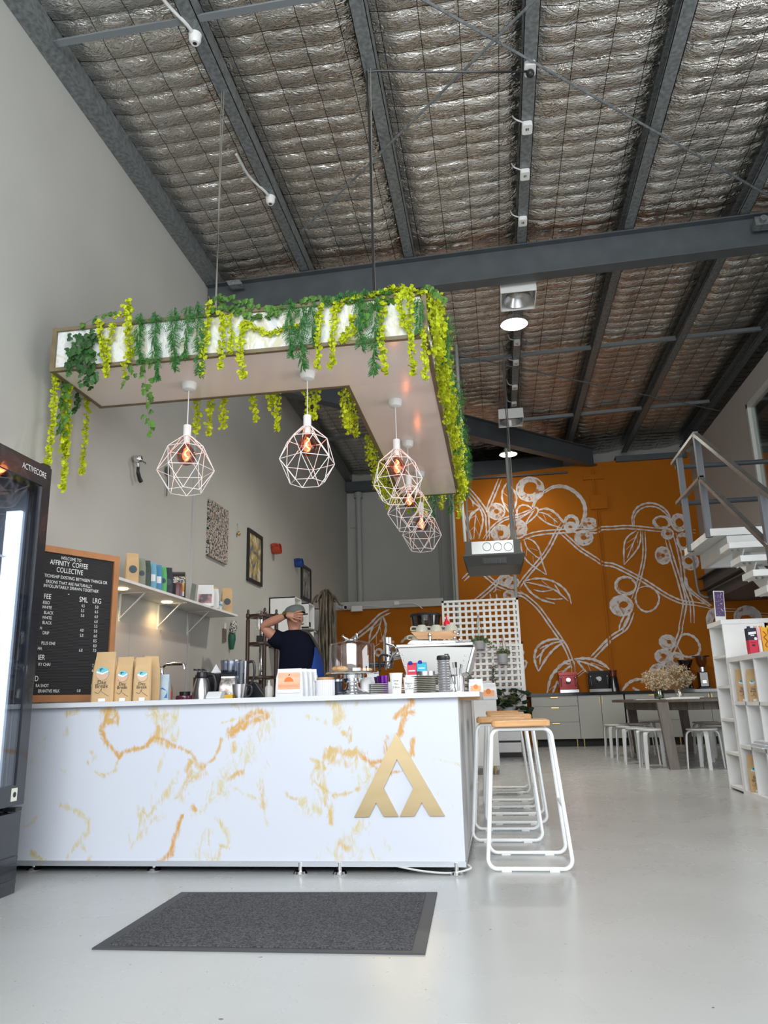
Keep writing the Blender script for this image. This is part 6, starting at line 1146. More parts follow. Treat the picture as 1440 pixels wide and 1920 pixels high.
# pouches with sunset label
for k in range(4):
    p = on(543+k*9.5, 1306-k*.6, 4.24+.05*k); t = bag('coffee_pouch', ['front white pouch with the orange sunset label beside the cake stand', 'second white pouch behind the sunset label one', 'third white pouch behind the sunset label one', 'rearmost white pouch of the sunset label row'][k], p, .155, .155, .035, wt, .05, 'white pouches on the counter', cat='coffee pouch')
    if k == 0:
        MB().box((-.062, -.0235, .022), (.062, -.0225, .132)).build('sunset_label', ramp2('sunset_gradient', (.85, .30, .15), (.80, .50, .34), 8, .5, 0, .35, .65, stretch=(.3, 1, 3)), t)
        P = [(.026*cos(radians(a))+.0, -.0242, .082+.026*sin(radians(a))) for a in range(0, 181, 15)]; MB().add(P, [tuple(range(len(P)))]).build('label_sun', mat('sun_orange', (.9, .16, .02), .5), t); MB().box((-.062, -.0242, .022), (.062, -.0236, .04)).build('label_foot', lwht, t)
        MB().tube([(.0, -.0245, .116), (.006, -.0245, .124)], .0022, 5).build('label_bird', txt, t)
        text('COFFEE', .009, txt, t, (0, -.0236, .111), sx=1.5) if False else None
# canisters
lat('steel_canister', 'plain steel canister left of the ribbed white canister', 'canister', 588, 1303, 4.40, [(0, 0), (.03, 0), (.03, .085), (.027, .088), (.027, .093), (0, .093)], steel)
cn = thing('ribbed_canister', 'white ribbed canister with a wooden lid left of the cake stand', 'canister', on(611, 1304, 4.36)); cc_ = on(611, 1304, 4.36)
MB().lathe([(0, 0), (.05, 0), (.051, .004), (.051, .09), (0, .09)], cc_, 120, flute=.025, nf=30).build('canister_body', mat('ribbed_white', (.72, .72, .76), .4), cn, True); MB().lathe([(0, .091), (.05, .091), (.052, .096), (.05, .104), (0, .106)], cc_, 28).build('lid', oak, cn, True)
cn = thing('dark_tumbler', 'navy tumbler with a steel rim between the ribbed canister and the cake stand', 'tumbler', on(634, 1303, 4.40)); cc_ = on(634, 1303, 4.40); MB().lathe([(0, 0), (.026, 0), (.03, .08), (0, .08)], cc_, 24).build('tumbler_body', mat('navy_enamel', (.012, .018, .035), .35), cn, True); MB().lathe([(.03, .08), (.0305, .092), (.025, .094), (0, .1)], cc_, 24).build('lid', steel, cn, True)
# tall cup, cards, purple cup behind
lat('paper_cup', 'plain white tall cup between the cake stand and the saucers', 'cup', 686, 1300, 4.48, [(0, 0), (.028, 0), (.036, .1), (.033, .1), (.026, .004)], white)
t = bag('coffee_pouch', 'small white bag with a blue picture behind the saucers', on(700, 1299, 4.75, ZT+.03), .08, .14, .03, wt, 0, None, 'blue', cat='coffee pouch')
lat('metallic_cup', 'metallic purple cup behind the saucers', 'cup', 718, 1299, 4.72, [(0, 0), (.028, 0), (.036, .115), (0, .115)], mat('metallic_purple', (.22, .04, .42), .2, .9))
lat('reusable_cup', 'dark cup right behind the metallic purple one', 'cup', 710.5, 1299, 4.76, [(0, 0), (.028, 0), (.034, .11), (0, .11)], mat('aubergine', (.05, .02, .05), .4))
solo(MB().rbox(on(727, 1299, 4.62), on(727, 1299, 4.62)+Vector((.05, .06, .075)), .01), 'napkin_box', wt, 'white box between the saucers and the large paper cup', 'box')
for k in range(6): lat('saucer', f'grey-rimmed saucer, {["bottom one", "second from the bottom", "third from the bottom", "fourth from the bottom", "fifth from the bottom", "top one"][k]} of the small stack', 'saucer', 709.5, 1300, 4.46, [(0, .001+.0105*k), (.03, .001+.0105*k), (.054, .0075+.0105*k), (.054, .0095+.0105*k), (.03, .0045+.0105*k), (0, .0045+.0105*k)], mat('saucer_glaze', (.55, .55, .52), .25), 28, 'stack of saucers')
for k in range(10): lat('dinner_plate', f'cream plate, {ORD[k]} from the bottom of the tall stack behind the cups' , 'plate', 797, 1299, 4.62, [(0, .001+.0105*k), (.045, .001+.0105*k), (.082, .007+.0105*k), (.083, .009+.0105*k), (.045, .004+.0105*k), (0, .004+.0105*k)], creamg, 32, 'stack of cream plates')
def pcup(lab, x, Y, rb, rt_, h, lines):
    c = on(x, 1300, Y); t = thing('paper_cup', lab, 'cup', c); MB().lathe([(0, .003), (rb, 0), (rt_, h), (rt_+.0025, h+.001), (rt_+.0015, h+.004), (rt_-.002, h), (rb-.003, .006), (0, .006)], c, 32).build('cup_body', matte_white, t, True)
    for k, s_ in enumerate(lines): text(s_, .0135, txt, t, c+Vector((.004, -(rb+(rt_-rb)*(.62-.2*k))-.0015, h*(.66-.17*k))), (1, .06, 0), (0, -.1, 1), sx=1)
pcup('white paper cup with Large handwritten on it', 743.5, 4.24, .0265, .036, .108, ['Large', '10oz', '2 Shots']); pcup('smaller white paper cup with Regular handwritten on it', 767.5, 4.25, .024, .031, .082, ['Regular', '6oz', '1.5 Shots'])
solo(MB().rbox(on(762, 1301, 4.42)-Vector((.16, .03, 0)), on(762, 1301, 4.42)+Vector((.1, .05, .004)), .01), 'wooden_board', oak, 'thin wooden board under the small things behind the paper cups', 'board')
bx = on(757, 1299, 4.38); 
for k in range(5): solo(MB().box(bx+Vector((-.02, 0, .005+.011*k)), bx+Vector((.02, .03, .012+.011*k))), 'stirrer_tray', mat('tan_tray', (.45, .25, .12), .5), f'small tan tray between the two paper cups, {["lowest", "second", "third", "fourth", "top"][k]} of the pile', 'tray', 'pile of tan trays')
tc_ = thing('takeaway_cup_stack', 'stack of silver ribbed takeaway cups under a black lid', 'cup stack', on(834, 1300, 4.3)); cc_ = on(834, 1300, 4.3); rib = mat('silver_rib', (.5, .5, .51), .3, .8)
for k in range(13): MB().lathe([(.030, .0135*k), (.0345, .0135*k+.010), (.0365, .0135*k+.0115), (.0365, .0135*k+.0130), (.031, .0135*k+.0130)], cc_, 32).build('cup', rib, tc_, True)
MB().lathe([(.036, .178), (.038, .182), (.036, .198), (.03, .202), (0, .202)], cc_, 32).box(cc_+Vector((.008, -.012, .2)), cc_+Vector((.03, .012, .21))).build('lid', black, tc_, True)
ch = thing('cutlery_jar', 'clear jar of forks and tongs at the right end of the counter', 'jar', on(858, 1300, 4.42)); cc_ = on(858, 1300, 4.42); MB().lathe([(0, .002), (.033, .002), (.036, .09), (.034, .09), (.031, .006), (0, .006)], cc_, 24).build('glass_jar', glass, ch, True)
RR = random.Random(5)
for k in range(7):
    a_ = RR.uniform(0, 6.28); b0 = cc_+Vector((.012*cos(a_), .012*sin(a_), .008)); b1 = cc_+Vector((.038*cos(a_)-.01, .03*sin(a_), RR.uniform(.10, .14))); MB().tube([b0, b1], .002, 5).tube([b1, b1+(b1-b0).normalized()*.03], [.006, .007], 6).build('fork', black if k < 2 else steel, ch, True)
for (x, y, nm2, Y, zz_) in ((864.5, 1300, 'small white sunset card pouch at the right end of the counter top', 4.6, ZC),): t = bag('coffee_pouch', nm2, on(893, 1300, 4.6), .085, .075, .02, wt, 0, None, 'fold', cat='coffee pouch')
p = at(916, 1302, Y=9.4); p.z = .868; t = bag('coffee_pouch', 'orange sunset pouch on the white end cabinet', p, .2, .17, .03, wt, 0, None, 'fold', cat='coffee pouch')
# left part: card stand, carafe, jars, hopper
t = thing('card_reader', 'white card reader lying near the front edge of the counter', 'card reader', on(403, 1312, 4.2)); cc_ = on(403, 1312, 4.2); MB().prism([cc_+Vector((-.045, -.03, 0)), cc_+Vector((-.045, .05, 0)), cc_+Vector((-.045, .05, .042)), cc_+Vector((-.045, .0, .04)), cc_+Vector((-.045, -.03, .012))], (.085, 0, 0)).build('reader_body', wt, t, bevel=.005)
# shelf level behind the counter (inside bench), lower than the top
Yb = 4.98; ib = thing('inner_bench', 'bench behind the service counter carrying the flask and grinder', 'bench', (-1.9, Yb, 0)); MB().box((-2.42, 4.79, .0), (-.95, 5.25, ZC-.02)).build('carcass', carc, ib); MB().box((-2.42, 4.785, ZC-.02), (-.95, 5.27, ZC)).build('worktop', gloss_black, ib)
tf = thing('thermal_carafe', 'steel vacuum coffee carafe with a black handle', 'carafe', on(378, 1308, Yb)); cc_ = on(378, 1310, Yb)
sc_ = abs(at(396, 1290, Y=Yb).x-at(361, 1290, Y=Yb).x)/2; ht = at(378, 1272, Y=Yb).z-cc_.z; MB().lathe([(0, 0), (sc_, 0), (sc_, .01), (sc_*.93, ht*.4), (sc_*.72, ht*.85), (sc_*.6, ht), (0, ht)], cc_, 28).build('flask_body', steel, tf, True); MB().lathe([(sc_*.62, ht), (sc_*.66, ht+.012), (sc_*.55, ht+.04), (0, ht+.045)], cc_, 24).build('flask_lid', black, tf, True)
MB().tube(smoothpts([cc_+Vector((sc_*.55, 0, ht+.02)), cc_+Vector((sc_*1.25, 0, ht+.015)), cc_+Vector((sc_*1.5, 0, ht*.5)), cc_+Vector((sc_*1.1, 0, .02))]), .012, 10).build('handle', black, tf, True)
pm = thing('pump_bottle_set', 'three black syrup pumps standing behind the steel carafe', 'syrup pumps', on(378, 1300, Yb+.2))
for k, x in enumerate((371, 378, 386)):
    c = at(x, 1262, Y=Yb+.18); MB().cyl((c.x, c.y, ZC), (c.x, c.y, c.z-.03), .03, 16).build('bottle', mat('dark_bottle', (.05, .03, .02), .2), pm, True); MB().tube([(c.x, c.y, c.z-.03), (c.x, c.y, c.z+.02), (c.x-.03, c.y, c.z+.025)], .007, 8).cyl((c.x, c.y, c.z-.035), (c.x, c.y, c.z-.015), .018, 12).build('pump', black, pm, True)
t = thing('receipt_printer', 'black receipt printer with white paper behind the carafe', 'printer', on(401, 1300, Yb+.24)); c = at(402, 1264, Y=Yb+.22); MB().prism([(c.x-.07, c.y-.05, ZC), (c.x-.07, c.y+.07, ZC), (c.x-.07, c.y+.07, c.z+.02), (c.x-.07, c.y-.05, c.z)], (.14, 0, 0)).build('printer_body', black, t); MB().prism([(c.x-.035, c.y+.01, c.z), (c.x+.045, c.y+.01, c.z+.01), (c.x+.005, c.y+.015, c.z+.07)], (0, .002, 0)).build('paper', lwht, t)
t = thing('dark_jar', 'low dark red jar with a black lid on the inner bench', 'jar', on(346, 1310, Yb)); cc_ = on(346, 1312, Yb); MB().lathe([(0, 0), (.055, 0), (.06, .02), (.055, .035), (0, .036)], cc_, 24).build('jar_body', mat('plum_glass', (.12, .03, .05), .15), t, True); MB().lathe([(.035, .036), (.036, .06), (0, .062)], cc_, 20).build('lid', black, t, True)
# bean hopper grinder with foil bag, steel cup and black jug
gr = thing('countertop_grinder', 'counter grinder with a clear blue-grey hopper left of the man', 'grinder', on(438, 1308, 5.12)); c = at(433, 1262, Y=5.12); zt = at(433, 1238, Y=5.12).z; hopm = glassy('blue_grey_hopper', (.45, .5, .6), .12)
MB().lathe([(.055, 0), (.07, .01), (.073, zt-c.z), (.069, zt-c.z)], c, 28).build('hopper', hopm, gr, True); MB().lathe([(0, 0), (.066, 0), (.068, .018), (0, .02)], c, 24).build('beans', mat('blue_black_beans', (.02, .025, .05), .4), gr, True); MB().box((c.x-.06, 5.06, ZC), (c.x+.08, 5.22, c.z)).build('grinder_body', black, gr, bevel=.01)  # hopper beans in one even blue-black colour
c = at(455, 1265, Y=5.0); zt = at(455, 1241, Y=5.0).z; j = thing('measuring_jug', 'clear grey jug with a black handle standing on the inner bench', 'jug', on(460, 1308, 5.0)); MB().lathe([(0, ZC), (.04, ZC), (.047, zt), (.044, zt)], (c.x+.02, 4.92, 0), 24).build('jug_body', hopm, j, True); MB().tube(smoothpts([(c.x+.06, 4.92, zt-.01), (c.x+.1, 4.92, zt-.01), (c.x+.105, 4.92, zt-.1), (c.x+.06, 4.92, ZC+.05)]), .009, 8).build('handle', black, j, True)
t = bag('foil_bag', 'crumpled silver foil bag in front of the grinder hopper', on(430, 1308, 4.94), .13, .15, .06, ramp2('crumpled_foil', (.25, .2, .17), (.8, .78, .75), 22, .25, 1, .4, .6), .1, cat='foil bag'); t2 = thing('tea_box', 'yellow and blue box in front of the foil bag', 'box', on(425, 1310, 4.86)); cc_ = on(424, 1311, 4.86); MB().box(cc_+Vector((-.045, -.02, 0)), cc_+Vector((.05, .03, .03))).build('box_body', mat('tea_yellow', (.75, .45, .03), .5), t2); MB().box(cc_+Vector((-.046, -.021, .0)), cc_+Vector((-.01, .0, .031))).build('box_label', mat('tea_blue', (.03, .05, .2), .5), t2)
t = thing('steel_cup', 'steel cup with a black handle on the inner bench', 'cup', on(449, 1308, 4.86)); cc_ = on(449, 1309, 4.86); hh = at(449, 1283, Y=4.86).z-cc_.z; MB().lathe([(0, 0), (.035, 0), (.045, hh*.5), (.052, hh), (.049, hh), (.03, .006), (0, .006)], cc_, 28).build('cup_body', steel, t, True); MB().tube(smoothpts([cc_+Vector((.05, 0, hh*.9)), cc_+Vector((.08, 0, hh*.8)), cc_+Vector((.075, 0, hh*.3)), cc_+Vector((.05, 0, hh*.1))]), .008, 8).build('handle', black, t, True)
t = thing('squeeze_bottle', 'translucent squeeze bottle left of the white pouches', 'bottle', on(504, 1307, 5.0)); cc_ = on(504, 1308, 5.0); MB().lathe([(0, 0), (.026, 0), (.027, .07), (.02, .082), (0, .083)], cc_, 20).build('bottle_body', mat('frosted_plastic', (.50, .50, .47), .35), t, True); MB().lathe([(.012, .082), (.01, .1), (.004, .12), (0, .12)], cc_, 14).build('nozzle', mat('frosted_plastic', (.5, .5, .5)), t, True)
t = thing('black_brew_stand', 'black angled brewing stand between the steel cup and the squeeze bottle', 'brew stand', on(478, 1308, 5.1)); cc_ = on(476, 1308, 5.1); MB().prism([cc_+Vector((-.04, -.03, 0)), cc_+Vector((.1, -.03, 0)), cc_+Vector((.02, -.03, .11)), cc_+Vector((-.03, -.03, .12))], (0, .07, 0)).build('stand_body', black, t, bevel=.006)
t = thing('condiment_bottle', 'small red and white bottle left of the kitchen tap', 'bottle', on(312, 1300, 5.9, .9)); cc_ = on(316, 1300, 5.7, .9); MB().lathe([(0, 0), (.03, 0), (.03, .09), (.015, .13), (.012, .15), (0, .15)], cc_, 18).build('bottle_body', mat('amber_bottle', (.35, .2, .12), .3), t, True); MB().lathe([(.031, .02), (.031, .07)], cc_, 18).build('label', mat('red_label', (.5, .08, .05), .5), t, True)
# ================================================================ trellis, hanging pots, plant
Yr = 12.3; a = at(828, 1127, Y=Yr); b = at(968, 1127, Y=Yr); tx0, tx1, tz1 = a.x, b.x, a.z
tr = thing('lattice_screen', 'tall white square lattice screen behind the espresso machine', 'lattice screen', ((tx0+tx1)/2, Yr, .62)); sl = .037
def lattice(x0, x1, z0, z1, Y, par, px=.0775, pz=.0775):
    fm = MB(); fm.box((x0, Y-.02, z0), (x0+.035, Y+.02, z1)); fm.box((x1-.035, Y-.02, z0), (x1, Y+.02, z1)); fm.box((x0, Y-.02, z1-.035), (x1, Y+.02, z1)); fm.box((x0, Y-.02, z0), (x1, Y+.02, z0+.035)); fm.build('screen_frame', white, par)
    g = MB(); x = x0+px
    while x < x1-.03: g.box((x-sl/2, Y-.008, z0+.03), (x+sl/2, Y, z1-.03)); x += px
    z = z1-pz
    while z > z0+.03: g.box((x0+.03, Y-.016, z-sl/2), (x1-.03, Y-.008, z+sl/2)); z -= pz
    g.build('lattice', white, par)
lattice(tx0, tx1+.03, .621, tz1, Yr, tr, .096, .093)
tr2 = thing('lattice_screen', 'lower white lattice panel standing right behind the tall one', 'lattice screen', ((tx0+tx1)/2, Yr+.2, .62)); tt = at(900, 1206, Y=Yr+.2).z
lattice(tx0-.02, tx1+.06, .621, tt, Yr+.2, tr2, .096, .093)
succ = leafm('succulent_leaf', (.16, .24, .10))
def pot(lab, px, ytop, ybot, w_, Y, hang, trail):
    a = at(px, ytop, Y=Y); b_ = at(px, ybot, Y=Y); r = w_/2; t = thing('hanging_pot', lab, 'hanging plant', b_, 'hanging pots on the lattice')
    MB().lathe([(0, 0), (r*.8, 0), (r*.85, .012), (r*.9, .014), (r, a.z-b_.z), (r*.9, a.z-b_.z), (r*.85, a.z-b_.z-.02), (0, a.z-b_.z-.02)], b_, 24).build('pot', mat('grey_pot', (.38, .39, .4), .5), t, True); MB().lathe([(r*.8, -.012), (r*.95, -.008), (r*.95, .004), (0, .004)], b_, 24).build('saucer', mat('grey_pot', (.4, .4, .4)), t, True)
    h_ = at(px+hang[0], hang[1], Y=Y+.01); MB().tube([(a.x-r*.9, a.y, a.z), h_], .004, 5).tube([(a.x+r*.9, a.y, a.z), h_], .004, 5).tube([(a.x, a.y-r*.9, a.z), h_], .004, 5).build('hanger', mat('jute', (.28, .2, .12), .8), t)
    f_ = MB(); RR = random.Random(int(px))
    for k in range(90):
        an = RR.uniform(0, 6.28); rr_ = RR.uniform(0, r*1.25); p = Vector((a.x+cos(an)*rr_, a.y+sin(an)*rr_*.6-.01, a.z+RR.uniform(-.01, .07*(1-rr_/r*.5)))); leaf(f_, p, RR.uniform(.022, .04), (cos(an), -.4, RR.uniform(-.2, 1)), (0, -1, .4), 'lime')
    for k in range(trail):
        s0 = Vector((a.x+r*.9*(1 if k % 2 else .3), a.y-.03, a.z)); P = smoothpts([s0, s0+Vector((.05, -.02, .01)), s0+Vector((.1+.04*k, -.02, -.06-.03*k))])
        for p in P: leaf(f_, p, .025, (RR.uniform(-1, 1), -.3, RR.uniform(-1, .5)), (0, -1, .4), 'lime')
    f_.build('foliage', succ, t)
pot('left hanging grey pot with a bushy trailing succulent on the lattice', 899, 1202, 1217, .18, Yr-.12, (-3, 1150), 4)
pot('right hanging grey pot with a spiky plant on the lattice', 943, 1226, 1244, .165, Yr-.12, (-1, 1190), 0)
t = MB(); RR = random.Random(3)
for xx, y0_, y1_ in ((925, 1248, 1285), (880, 1245, 1290)):
    a = at(xx, y0_, Y=Yr-.04); b_ = at(xx, y1_, Y=Yr-.04); t = MB()
    for k in range(120): p = a.lerp(b_, RR.random())+Vector((RR.uniform(-.03, .03), RR.uniform(-.02, .01), 0)); leaf(t, p, .03, (RR.uniform(-1, 1), 0, RR.uniform(-1, .3)), (0, -1, .3), 'fern')
    t.tube([a+Vector((0, .02, .05)), b_], .003, 4); solo(t, 'air_plant', leafm('dull_moss', (.08, .10, .06)), 'dull green hanging moss tuft on the lattice '+('below the right pot' if xx > 900 else 'left of the pots'), 'plant', 'moss tufts on the lattice')
pl_ = thing('potted_plant', 'dark-leaved potted plant standing behind the bar stools', 'potted plant', at(955, 1340, Y=12.12)); pl_.location.z = .62; ORG[pl_.name].z = .62; c = at(955, 1330, Y=12.12)
MB().lathe([(0, 0), (.09, 0), (.11, .14), (.1, .14), (.09, .12), (0, .12)], (c.x, 12.12, .62), 28).build('pot', mat('grey_pot', (.4, .4, .4)), pl_, True); f_ = MB(); dk = leafm('rubber_leaf', (.015, .055, .02))
for k in range(46):
    an = RR.uniform(0, 6.28); p0_ = Vector((c.x, 12.12, .74)); hgt = RR.uniform(-.08, .27); tip = p0_+Vector((cos(an)*RR.uniform(.05, .28), sin(an)*RR.uniform(.03, .14), hgt)); f_.m(1).tube([p0_, tip], .005, 4); f_.m(0); leaf(f_, tip, RR.uniform(.10, .16), (cos(an), sin(an), RR.uniform(-.3, .5)), (0, -.6, 1), 'ivy' if False else 'lime')
f_.build('foliage', [dk, stemm], pl_)

# ================================================================ suspended air conditioner
Yc = 10.0; ac = thing('ceiling_cassette_unit', 'grey cassette air conditioner hanging in front of the mural', 'air conditioner', at(925, 1050, Y=Yc)); q1 = at(882, 1016, Y=Yc); q2 = at(972, 1012, Y=Yc); q3 = at(984, 1043, Y=Yc-.1); q4 = at(866, 1048, Y=Yc-.1)
galv = mat('galvanised_sheet', (.42, .43, .42), .33, .8); xa, xb = at(873, 1040, Y=Yc).x, at(976, 1040, Y=Yc).x; za, zb = at(925, 1040, Y=Yc).z, at(925, 1014, Y=Yc).z
dkg = mat('dark_grey_plastic', (.05, .052, .05), .45)
MB().box((xa+.08, Yc, za), (xb-.08, Yc+.75, zb)).build('sheet_metal_casing', galv, ac); MB().box((xa, Yc-.005, za), (xa+.085, Yc+.755, zb+.005)).box((xb-.085, Yc-.005, za), (xb, Yc+.755, zb+.005)).build('casing_corners', dkg, ac)
z2 = at(925, 1059, Y=Yc-.1).z; x5, x6 = at(868, 1047, Y=Yc-.1).x, at(985, 1042, Y=Yc-.1).x
m_ = MB(); m_.add([(x5, Yc-.1, za-.02), (x6, Yc-.1, za-.02), (x6, Yc+.85, za-.02), (x5, Yc+.85, za-.02), (x5+.05, Yc-.05, z2), (x6-.05, Yc-.05, z2), (x6-.05, Yc+.8, z2), (x5+.05, Yc+.8, z2)], [(0, 1, 2, 3), (4, 5, 6, 7), (0, 1, 5, 4), (1, 2, 6, 5), (2, 3, 7, 6), (3, 0, 4, 7)]); m_.box((x5, Yc-.1, za-.02), (x6, Yc+.85, za)); m_.build('fascia', dkg, ac)
g = MB(); n = 26
for k in range(n): x = x5+.26+(x6-x5-.5)*k/n; g.obox((x, Yc-.082, (za+z2)/2-.01), (.004, 0, 0), (0, .004, 0), (0, 0, .045))
g.build('intake_grille', black, ac)
for px_ in (913, 933, 953): c = at(px_, 1025, Y=Yc-.002); MB().lathe([(.055, 0), (.058, .004), (.052, .004)], c, 24, axis=(0, -1, 0)).build('knockout_ring', dkg, ac, True)
for (x, y) in ((xa+.04, Yc+.06), (xb-.04, Yc+.06), (xa+.04, Yc+.7), (xb-.04, Yc+.7)): MB().cyl((x, y, zb), (x, y, roof(x)+.05), .008, 6).build('hanger_rod', steel, ac)
solo(MB().tube([at(872, 1016, Y=Yc+.02), at(866, 940, Y=Yc), at(868, 880, Y=Yc-.02), (at(868, 880, Y=Yc).x, Yc, roof(-.3)+.05)], .022, 8), 'ac_pipe', mat('grey_pipe', (.4, .4, .4)), 'grey insulated pipe rising from the left side of the hanging air conditioner', 'pipe', smooth=True)
c = at(966, 1090, Y=13.3); solo(MB().cyl((c.x, 13.3, .0), (c.x, 13.3, roof(.4)), .03, 10), 'service_pole', mat('grey_pipe', (.4, .4, .4)), 'thin grey pole standing behind the lattice and the hanging air conditioner', 'pole')

# ================================================================ kitchen run against the mural
YF_ = 14.2; pgr = mat('sage_grey_front', (.42, .42, .385), .5); legb = brass
def cabinet(lab, x0, x1, kind):
    t = thing('base_cabinet', lab, 'cabinet', ((x0+x1)/2, YF_+.3, 0), 'grey base cabinets along the mural'); MB().box((x0+.002, YF_+.002, .13), (x1-.002, YM-.04, .872)).build('body', carc, t)
    if kind == 'drawers':
        for (za, zb) in ((.135, .42), (.425, .69), (.695, .868)):
            d = MB().box((x0+.004, YF_-.018, za), (x1-.004, YF_, zb)).build('drawer', pgr, t); MB().box(((x0+x1)/2-.065, YF_-.035, zb-.03), ((x0+x1)/2+.065, YF_-.018, zb-.012)).build('handle', brass, d)
    else:
        xm = (x0+x1)/2
        for (a, b_, hx) in ((x0, xm, xm-.03), (xm, x1, xm+.02)): d = MB().box((a+.004, YF_-.018, .135), (b_-.004, YF_, .868)).build('door', pgr, t); MB().box((hx, YF_-.035, .72), (hx+.01, YF_-.018, .84)).build('handle', brass, d)
    MB().box((x0, YF_+.25, 0), (x1, YF_+.27, .13)).build('plinth', carc, t)
    for x in (x0+.06, x1-.06):
        for y in (YF_+.05, YM-.1): MB().cyl((x, y, 0), (x, y, .13), .014, 10, .02).build('leg', brass, t, True)
cabinet('grey three-drawer base cabinet at the left end of the mural bench', .545, 1.36, 'drawers'); cabinet('grey two-door base cabinet next to the three drawers', 1.36, 2.15, 'doors')
cabinet('grey three-drawer base cabinet behind the dining table', 2.17, 3.1, 'drawers'); cabinet('grey two-door base cabinet behind the dining table, at the right', 3.1, 4.1, 'doors')
solo(MB().rbox((.44, YF_-.05, .874), (4.15, YM-.002, .925), .008), 'bench_top', gloss_black, 'long black bench top under the mural', 'worktop')
def on2(x, Y=YF_+.28): p = at(x, 1298, Y=Y); p.z = .926; return p
def home_machine(lab, x, w_, h, m_):
    p = on2(x); t = thing('small_espresso_machine', lab, 'espresso machine', p); MB().box(p+Vector((-w_/2, .0, 0)), p+Vector((w_/2, .3, h))).build('body', m_, t, bevel=.01); MB().box(p+Vector((-w_/2, -.16, 0)), p+Vector((w_/2, 0, .05))).build('drip_tray', chrome, t); MB().box(p+Vector((-w_/2, -.08, h-.05)), p+Vector((w_/2, 0, h))).build('top_overhang', m_, t)
    MB().cyl(p+Vector((0, -.08, h*.62)), p+Vector((0, 0, h*.62)), .04, 18).build('group_head', chrome, t, True); MB().tube([p+Vector((0, -.08, h*.5)), p+Vector((0, -.2, h*.47))], .015, 8).build('portafilter_handle', black, t, True); MB().lathe([(.035, 0), (.035, .03)], p+Vector((0, -.09, h*.46)), 16).build('basket', chrome, t, True)
    for s_ in (-1, 1): MB().tube([p+Vector((s_*w_*.38, -.05, h*.7)), p+Vector((s_*w_*.38, -.09, h*.3))], .007, 6).ball(p+Vector((s_*w_*.38, -.04, h*.74)), .02, 10, 6).build('steam_wand', chrome, t, True)
home_machine('red small espresso machine on the black bench top', 1067, .33, .36, mat('red_enamel', (.28, .03, .03), .15, .4)); home_machine('black small espresso machine on the black bench top', 1125, .38, .37, gloss_black)
def home_grinder(lab, x, h, kind):
    p = on2(x); t = thing('small_coffee_grinder', lab, 'grinder', p)
    if kind == 'tall': MB().lathe([(0, 0), (.1, 0), (.095, .1), (.075, .26), (0, .26)], p, 24).build('body', gloss_black, t, True); MB().lathe([(.05, .26), (.07, .27), (.075, .36)], p, 24).build('hopper', glassy('rose_hopper', (.6, .4, .35), .06), t, True); MB().lathe([(0, .37), (.085, .37), (.085, .36), (0, .36)], p, 24).build('hopper_lid', black, t, True)
    elif kind == 'cone': MB().box(p+Vector((-.09, -.1, 0)), p+Vector((.09, .1, .02))).build('base', black, t); MB().lathe([(.1, .02), (.07, .15), (.075, .24), (.05, .3), (0, .3)], p, 24).build('body', gloss_black, t, True); MB().lathe([(.045, .3), (.06, .32), (.135, .5)], p, 24).build('hopper', glassy('brown_hopper', (.25, .12, .08), .08), t, True); MB().lathe([(0, .515), (.14, .515), (.14, .5), (0, .5)], p, 24).build('hopper_lid', black, t, True)
    else: MB().box(p+Vector((-.1, -.12, 0)), p+Vector((.1, .12, .03))).build('base', black, t); MB().box(p+Vector((-.08, -.06, .03)), p+Vector((.08, .1, .3))).build('body', gloss_black, t, bevel=.015); MB().cyl(p+Vector((0, 0, .3)), p+Vector((0, 0, .38)), .06, 20).build('neck', chrome, t, True); MB().lathe([(.05, .38), (.09, .45), (.1, .56)], p, 24).build('hopper', glassy('pale_hopper', (.6, .5, .45), .05), t, True); MB().lathe([(0, .575), (.15, .575), (.15, .56), (0, .56)], p, 24).build('hopper_lid', black, t, True); MB().box(p+Vector((-.03, -.065, .1)), p+Vector((.03, -.06, .15))).build('display', mat('lit_display', (.8, .8, .6), .5, emit=(.9, .9, .6), es=1.5), t)
home_grinder('black cylindrical coffee grinder beside the black small machine', 1152, .37, 'tall'); home_grinder('coffee grinder with a dark brown cone hopper near the bookcase', 1291, .5, 'cone'); home_grinder('coffee grinder with a lit display and clear hopper near the bookcase', 1322, .57, 'disp')

# ================================================================ dining table, flowers, stools
tcx, tcy, ta, tb_ = 2.40, 11.15, .84, 1.72; tm = ramp2('grey_brown_timber', (.10, .082, .068), (.155, .13, .112), 5, .55, 0, .3, .7, stretch=(6, .6, 1))
tb = thing('dining_table', 'oval grey-brown timber dining table with splayed legs', 'table', (tcx, tcy, 0)); n = 64; TZ = .79
vs = [(tcx+ta*cos(2*pi*j/n), tcy+tb_*sin(2*pi*j/n), z) for z in (TZ-.03, TZ) for j in range(n)]
MB().add(vs, [tuple(range(n-1, -1, -1)), tuple(range(n, 2*n))]+[(j, (j+1) % n, n+(j+1) % n, n+j) for j in range(n)]).build('tabletop', tm, tb)
m_ = MB(); k_ = [(.78, .78)]; P = [(tcx+ta*.78*cos(2*pi*j/24), tcy+tb_*.78*sin(2*pi*j/24), TZ-.08) for j in range(25)]
for a, b in zip(P, P[1:]): m_.beam(a, b, .025, .1)
m_.build('apron', tm, tb)
